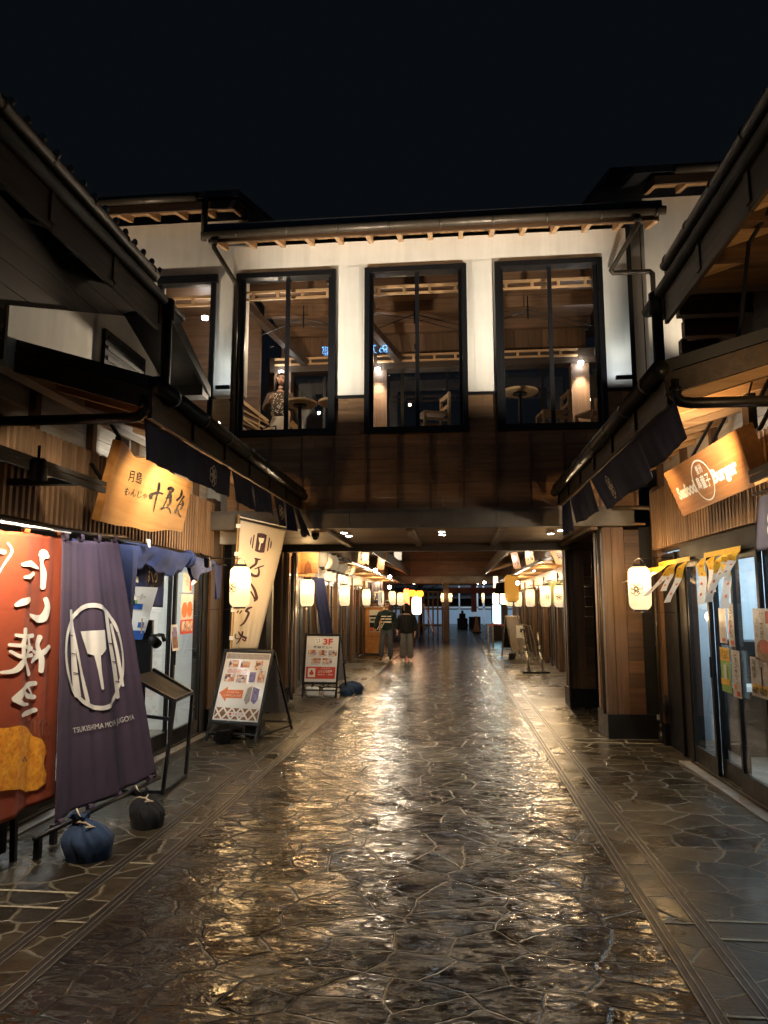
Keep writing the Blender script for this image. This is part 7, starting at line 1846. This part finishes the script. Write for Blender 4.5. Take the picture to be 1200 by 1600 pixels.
def hood(u, v):
    a = lerp(0.80, 2*math.pi - 0.80, u) - 0.95; r_ = 0.118*(math.sin(lerp(0.35, math.pi*0.98, 1 - v)*0.5 + 0.0)**0.6 if v < 1 else 0)
    z = lerp(1.40, 1.70, v); k = math.sqrt(max(0.0, 1 - max(0, (v - 0.45)/0.55)**2))
    return V(-0.02 + math.sin(a)*0.115*k*(1.15 - .15*v), 0.0 - math.cos(a)*0.128*k*(1.15 - .15*v) + 0.01, z)
b = MB(); b.grid(hood, 40, 14); b.build("hood", 'blackcloth', t, smooth=True, local=True, solid=0.014)
b = MB(); b.bar((0.0, -0.158, 0.86), (0.0, -0.135, 1.36), 0.012, 0.008); b.build("zip", 'gutterdark', t, local=True)
skin_ob("wide_jeans", [[(0, 0.01, 0.98, .14, .11), (0, 0.01, 0.88, .155, .12), (0.09, 0.01, 0.82, .105, .105), (0.095, -0.02, 0.48, .095, .095), (0.10, 0.03, 0.06, .118, .125)], [(0, 0.01, 0.88, .155, .12), (-0.09, 0.01, 0.82, .105, .105), (-0.095, -0.06, 0.48, .095, .095), (-0.10, -0.05, 0.06, .118, .125)]], 'greyjean', t)
shoe(t, (0.09, -0.02, 0.0), 0.1, 'paper'); shoe(t, (-0.09, -0.10, 0.0), -0.1, 'paper')
head_parts(t, HD, -0.95, 0.0, 'hair')
# --- woman upstairs at the round table
t = thing("person", (-2.78, 11.0, 3.75), "woman in brown patterned blouse and cream skirt standing at an upstairs round table", "person")
HD = (0.03, -0.02, 1.53); NK = (0, 0, 1.36)
body = face_chain(NK, HD, 0.1)
body = [[(0, 0.01, 0.90, .12, .09), (0, 0.0, 1.08, .10, .08), (0, -0.01, 1.26, .125, .088), (*NK, .045, .045)]] + body
body += [[(0, 0.01, 0.90, .12, .09), (0.08, 0.01, 0.84, .075, .075), (0.08, 0.0, 0.46, .048, .05), (0.08, 0.02, 0.08, .032, .034)], [(0, 0.01, 0.90, .12, .09), (-0.08, 0.01, 0.84, .075, .075), (-0.08, 0.0, 0.46, .048, .05), (-0.08, 0.02, 0.08, .032, .034)]]
body += [[(0, -0.01, 1.26, .125, .088), (-0.17, 0.0, 1.25, .045, .045), (-0.22, -0.05, 1.02, .036, .036), (-0.12, -0.22, 1.12, .024, .024)], [(0, -0.01, 1.26, .125, .088), (0.17, 0.0, 1.25, .045, .045), (0.23, -0.04, 1.02, .036, .036), (0.20, -0.24, 1.03, .024, .024)]]
body += hand_chains((-0.12, -0.22, 1.12), (-0.09, -0.26, 1.15), (0, 0, 1), (0.5, 0.6, 0)) + hand_chains((0.20, -0.24, 1.03), (0.19, -0.30, 1.03), (-1, 0, 0), (0, 0, -1))
skin_ob("body", body, 'skin', t)
skin_ob("blouse", [[(0, 0.0, 0.86, .138, .112), (0, 0.0, 1.05, .13, .105), (0, -0.005, 1.22, .145, .108), (0, 0.0, 1.315, .115, .10), (0, 0.0, 1.38, .062, .062)], [(0, -0.005, 1.22, .145, .108), (-0.17, 0.0, 1.255, .085, .08), (-0.225, -0.05, 1.02, .07, .07), (-0.13, -0.21, 1.11, .04, .04)], [(0, -0.005, 1.22, .145, .108), (0.17, 0.0, 1.255, .085, .08), (0.235, -0.04, 1.02, .07, .07), (0.20, -0.22, 1.03, .04, .04)]], 'blouse', t)
b = MB(); random.seed(4)
for i in range(150):
    a = random.uniform(-1.5, 1.5); z = random.uniform(0.93, 1.29); r1, r2 = 0.148, 0.120
    p = V(math.sin(a)*r1, -math.cos(a)*r2 - 0.002, z); d = V(math.cos(a), math.sin(a)*0.8, 0)*0.011; b.add([p - d, p + V(0, 0, 0.012), p + d, p - V(0, 0, 0.009)], [(0, 1, 2, 3)])
b.build("blouse_print", 'cream', t, local=True)
skin_ob("skirt", [[(0, 0.0, 0.96, .125, .10), (0, 0.01, 0.82, .17, .14), (0, 0.01, 0.55, .20, .17), (0, 0.01, 0.30, .22, .19)]], 'skirt', t)
shoe(t, (0.08, 0.0, 0.0), 0.0); shoe(t, (-0.08, 0.0, 0.0), 0.0)
head_parts(t, HD, 0.1, 0.0, 'hair', True)
t = thing("coat", (-3.0, 10.95, 3.75), "beige coat hanging over a low rail beside the upstairs woman", "coat")
f_ = cloth((-2.98, 10.80, 4.42), (-2.84, 10.80, 4.46), (-2.78, 10.78, 3.80), (-3.12, 10.80, 3.80), 0.03, 2.2, 0.4, 0.3)
b = cloth_mesh(f_, 24, 20); b.build("cloth", 'coat', t, smooth=True, solid=0.02)
b = MB(); b.tube([(-3.02, 10.84, 4.44), (-2.8, 10.84, 4.48)], 0.012, 8); b.tube([(-3.02, 10.84, 4.44), (-3.02, 10.84, 3.75)], 0.012, 8); b.tube([(-2.8, 10.84, 4.48), (-2.8, 10.84, 3.75)], 0.012, 8); b.build("rail", 'black', t)
# upstairs tables and chairs
def round_table(label, x, y, z, group="round upstairs tables", items=False):
    t = thing("round_table", (x, y, 3.75), label, "table", group)
    b = MB(); b.lathe([(0.0, -0.03), (0.255, -0.03), (0.27, -0.02), (0.27, 0.005), (0.262, 0.012), (0.0, 0.012)], (x, y, z), 40, False); b.build("tabletop", 'lightwood', t)
    b = MB(); b.lathe([(0.11, -0.05), (0.11, -0.03)], (x, y, z), 16); b.lathe([(0.028, 3.78 - z), (0.028, -0.05)], (x, y, z), 14); b.lathe([(0.2, 3.75 - z), (0.2, 3.775 - z), (0.04, 3.80 - z)], (x, y, z), 24); b.build("pedestal", 'black', t)
    return t
round_table("round upstairs table the patterned woman leans at", -2.36, 10.6, 4.77)
round_table("round upstairs table at the inner edge of the woman's window, touching hers", -1.80, 10.6, 4.77)
round_table("round upstairs table alone in the window nearest the burger shop", 1.03, 10.6, 4.86)
def chair(label, x, y, rz):
    t = thing("bar_chair", (x, y, 3.75), label, "chair", "pine chairs upstairs"); t.rotation_euler = (0, 0, rz)
    for nm, (px, py, z1) in (("leg", (-0.19, -0.18, 0.70)), ("leg", (-0.19, 0.18, 0.70)), ("rear_leg", (0.19, -0.18, 1.04)), ("rear_leg", (0.19, 0.18, 1.04))):
        b = MB(); b.box(px - 0.02, py - 0.02, 0, px + 0.02, py + 0.02, z1); b.build(nm, 'lightwood', t, local=True, bevel=0.004)
    b = MB(); b.box(-0.21, -0.2, 0.70, 0.165, 0.2, 0.735); b.build("seat", 'lightwood', t, local=True, bevel=0.008)
    b = MB(); b.box(0.175, -0.16, 0.97, 0.205, 0.16, 1.03); b.box(0.175, -0.16, 0.82, 0.205, 0.16, 0.86); b.build("backrest", 'lightwood', t, local=True)
    b = MB()
    for z in (0.30, 0.60): b.box(-0.18, -0.19, z, 0.18, -0.165, z + 0.04); b.box(-0.18, 0.165, z, 0.18, 0.19, z + 0.04)
    b.build("stretcher", 'lightwood', t, local=True)
chair("pine chair alone in the middle upstairs window", -0.28, 10.4, 0.35)
chair("pine chair beside the round table in the window nearest the burger shop", 1.50, 10.5, 0.15)
chair("pine chair half hidden at the edge of the window nearest the burger shop", 2.12, 10.6, 0.5)
t = thing("food_tray", (-1.78, 10.55, 4.782), "small cups and food on the second round upstairs table", "food")
b = MB(); b.lathe([(0.03, 0), (0.04, 0.06)], (-1.84, 10.5, 4.782), 12); b.lathe([(0.05, 0), (0.065, 0.03)], (-1.72, 10.5, 4.782), 14); b.build("cup", 'paper', t)
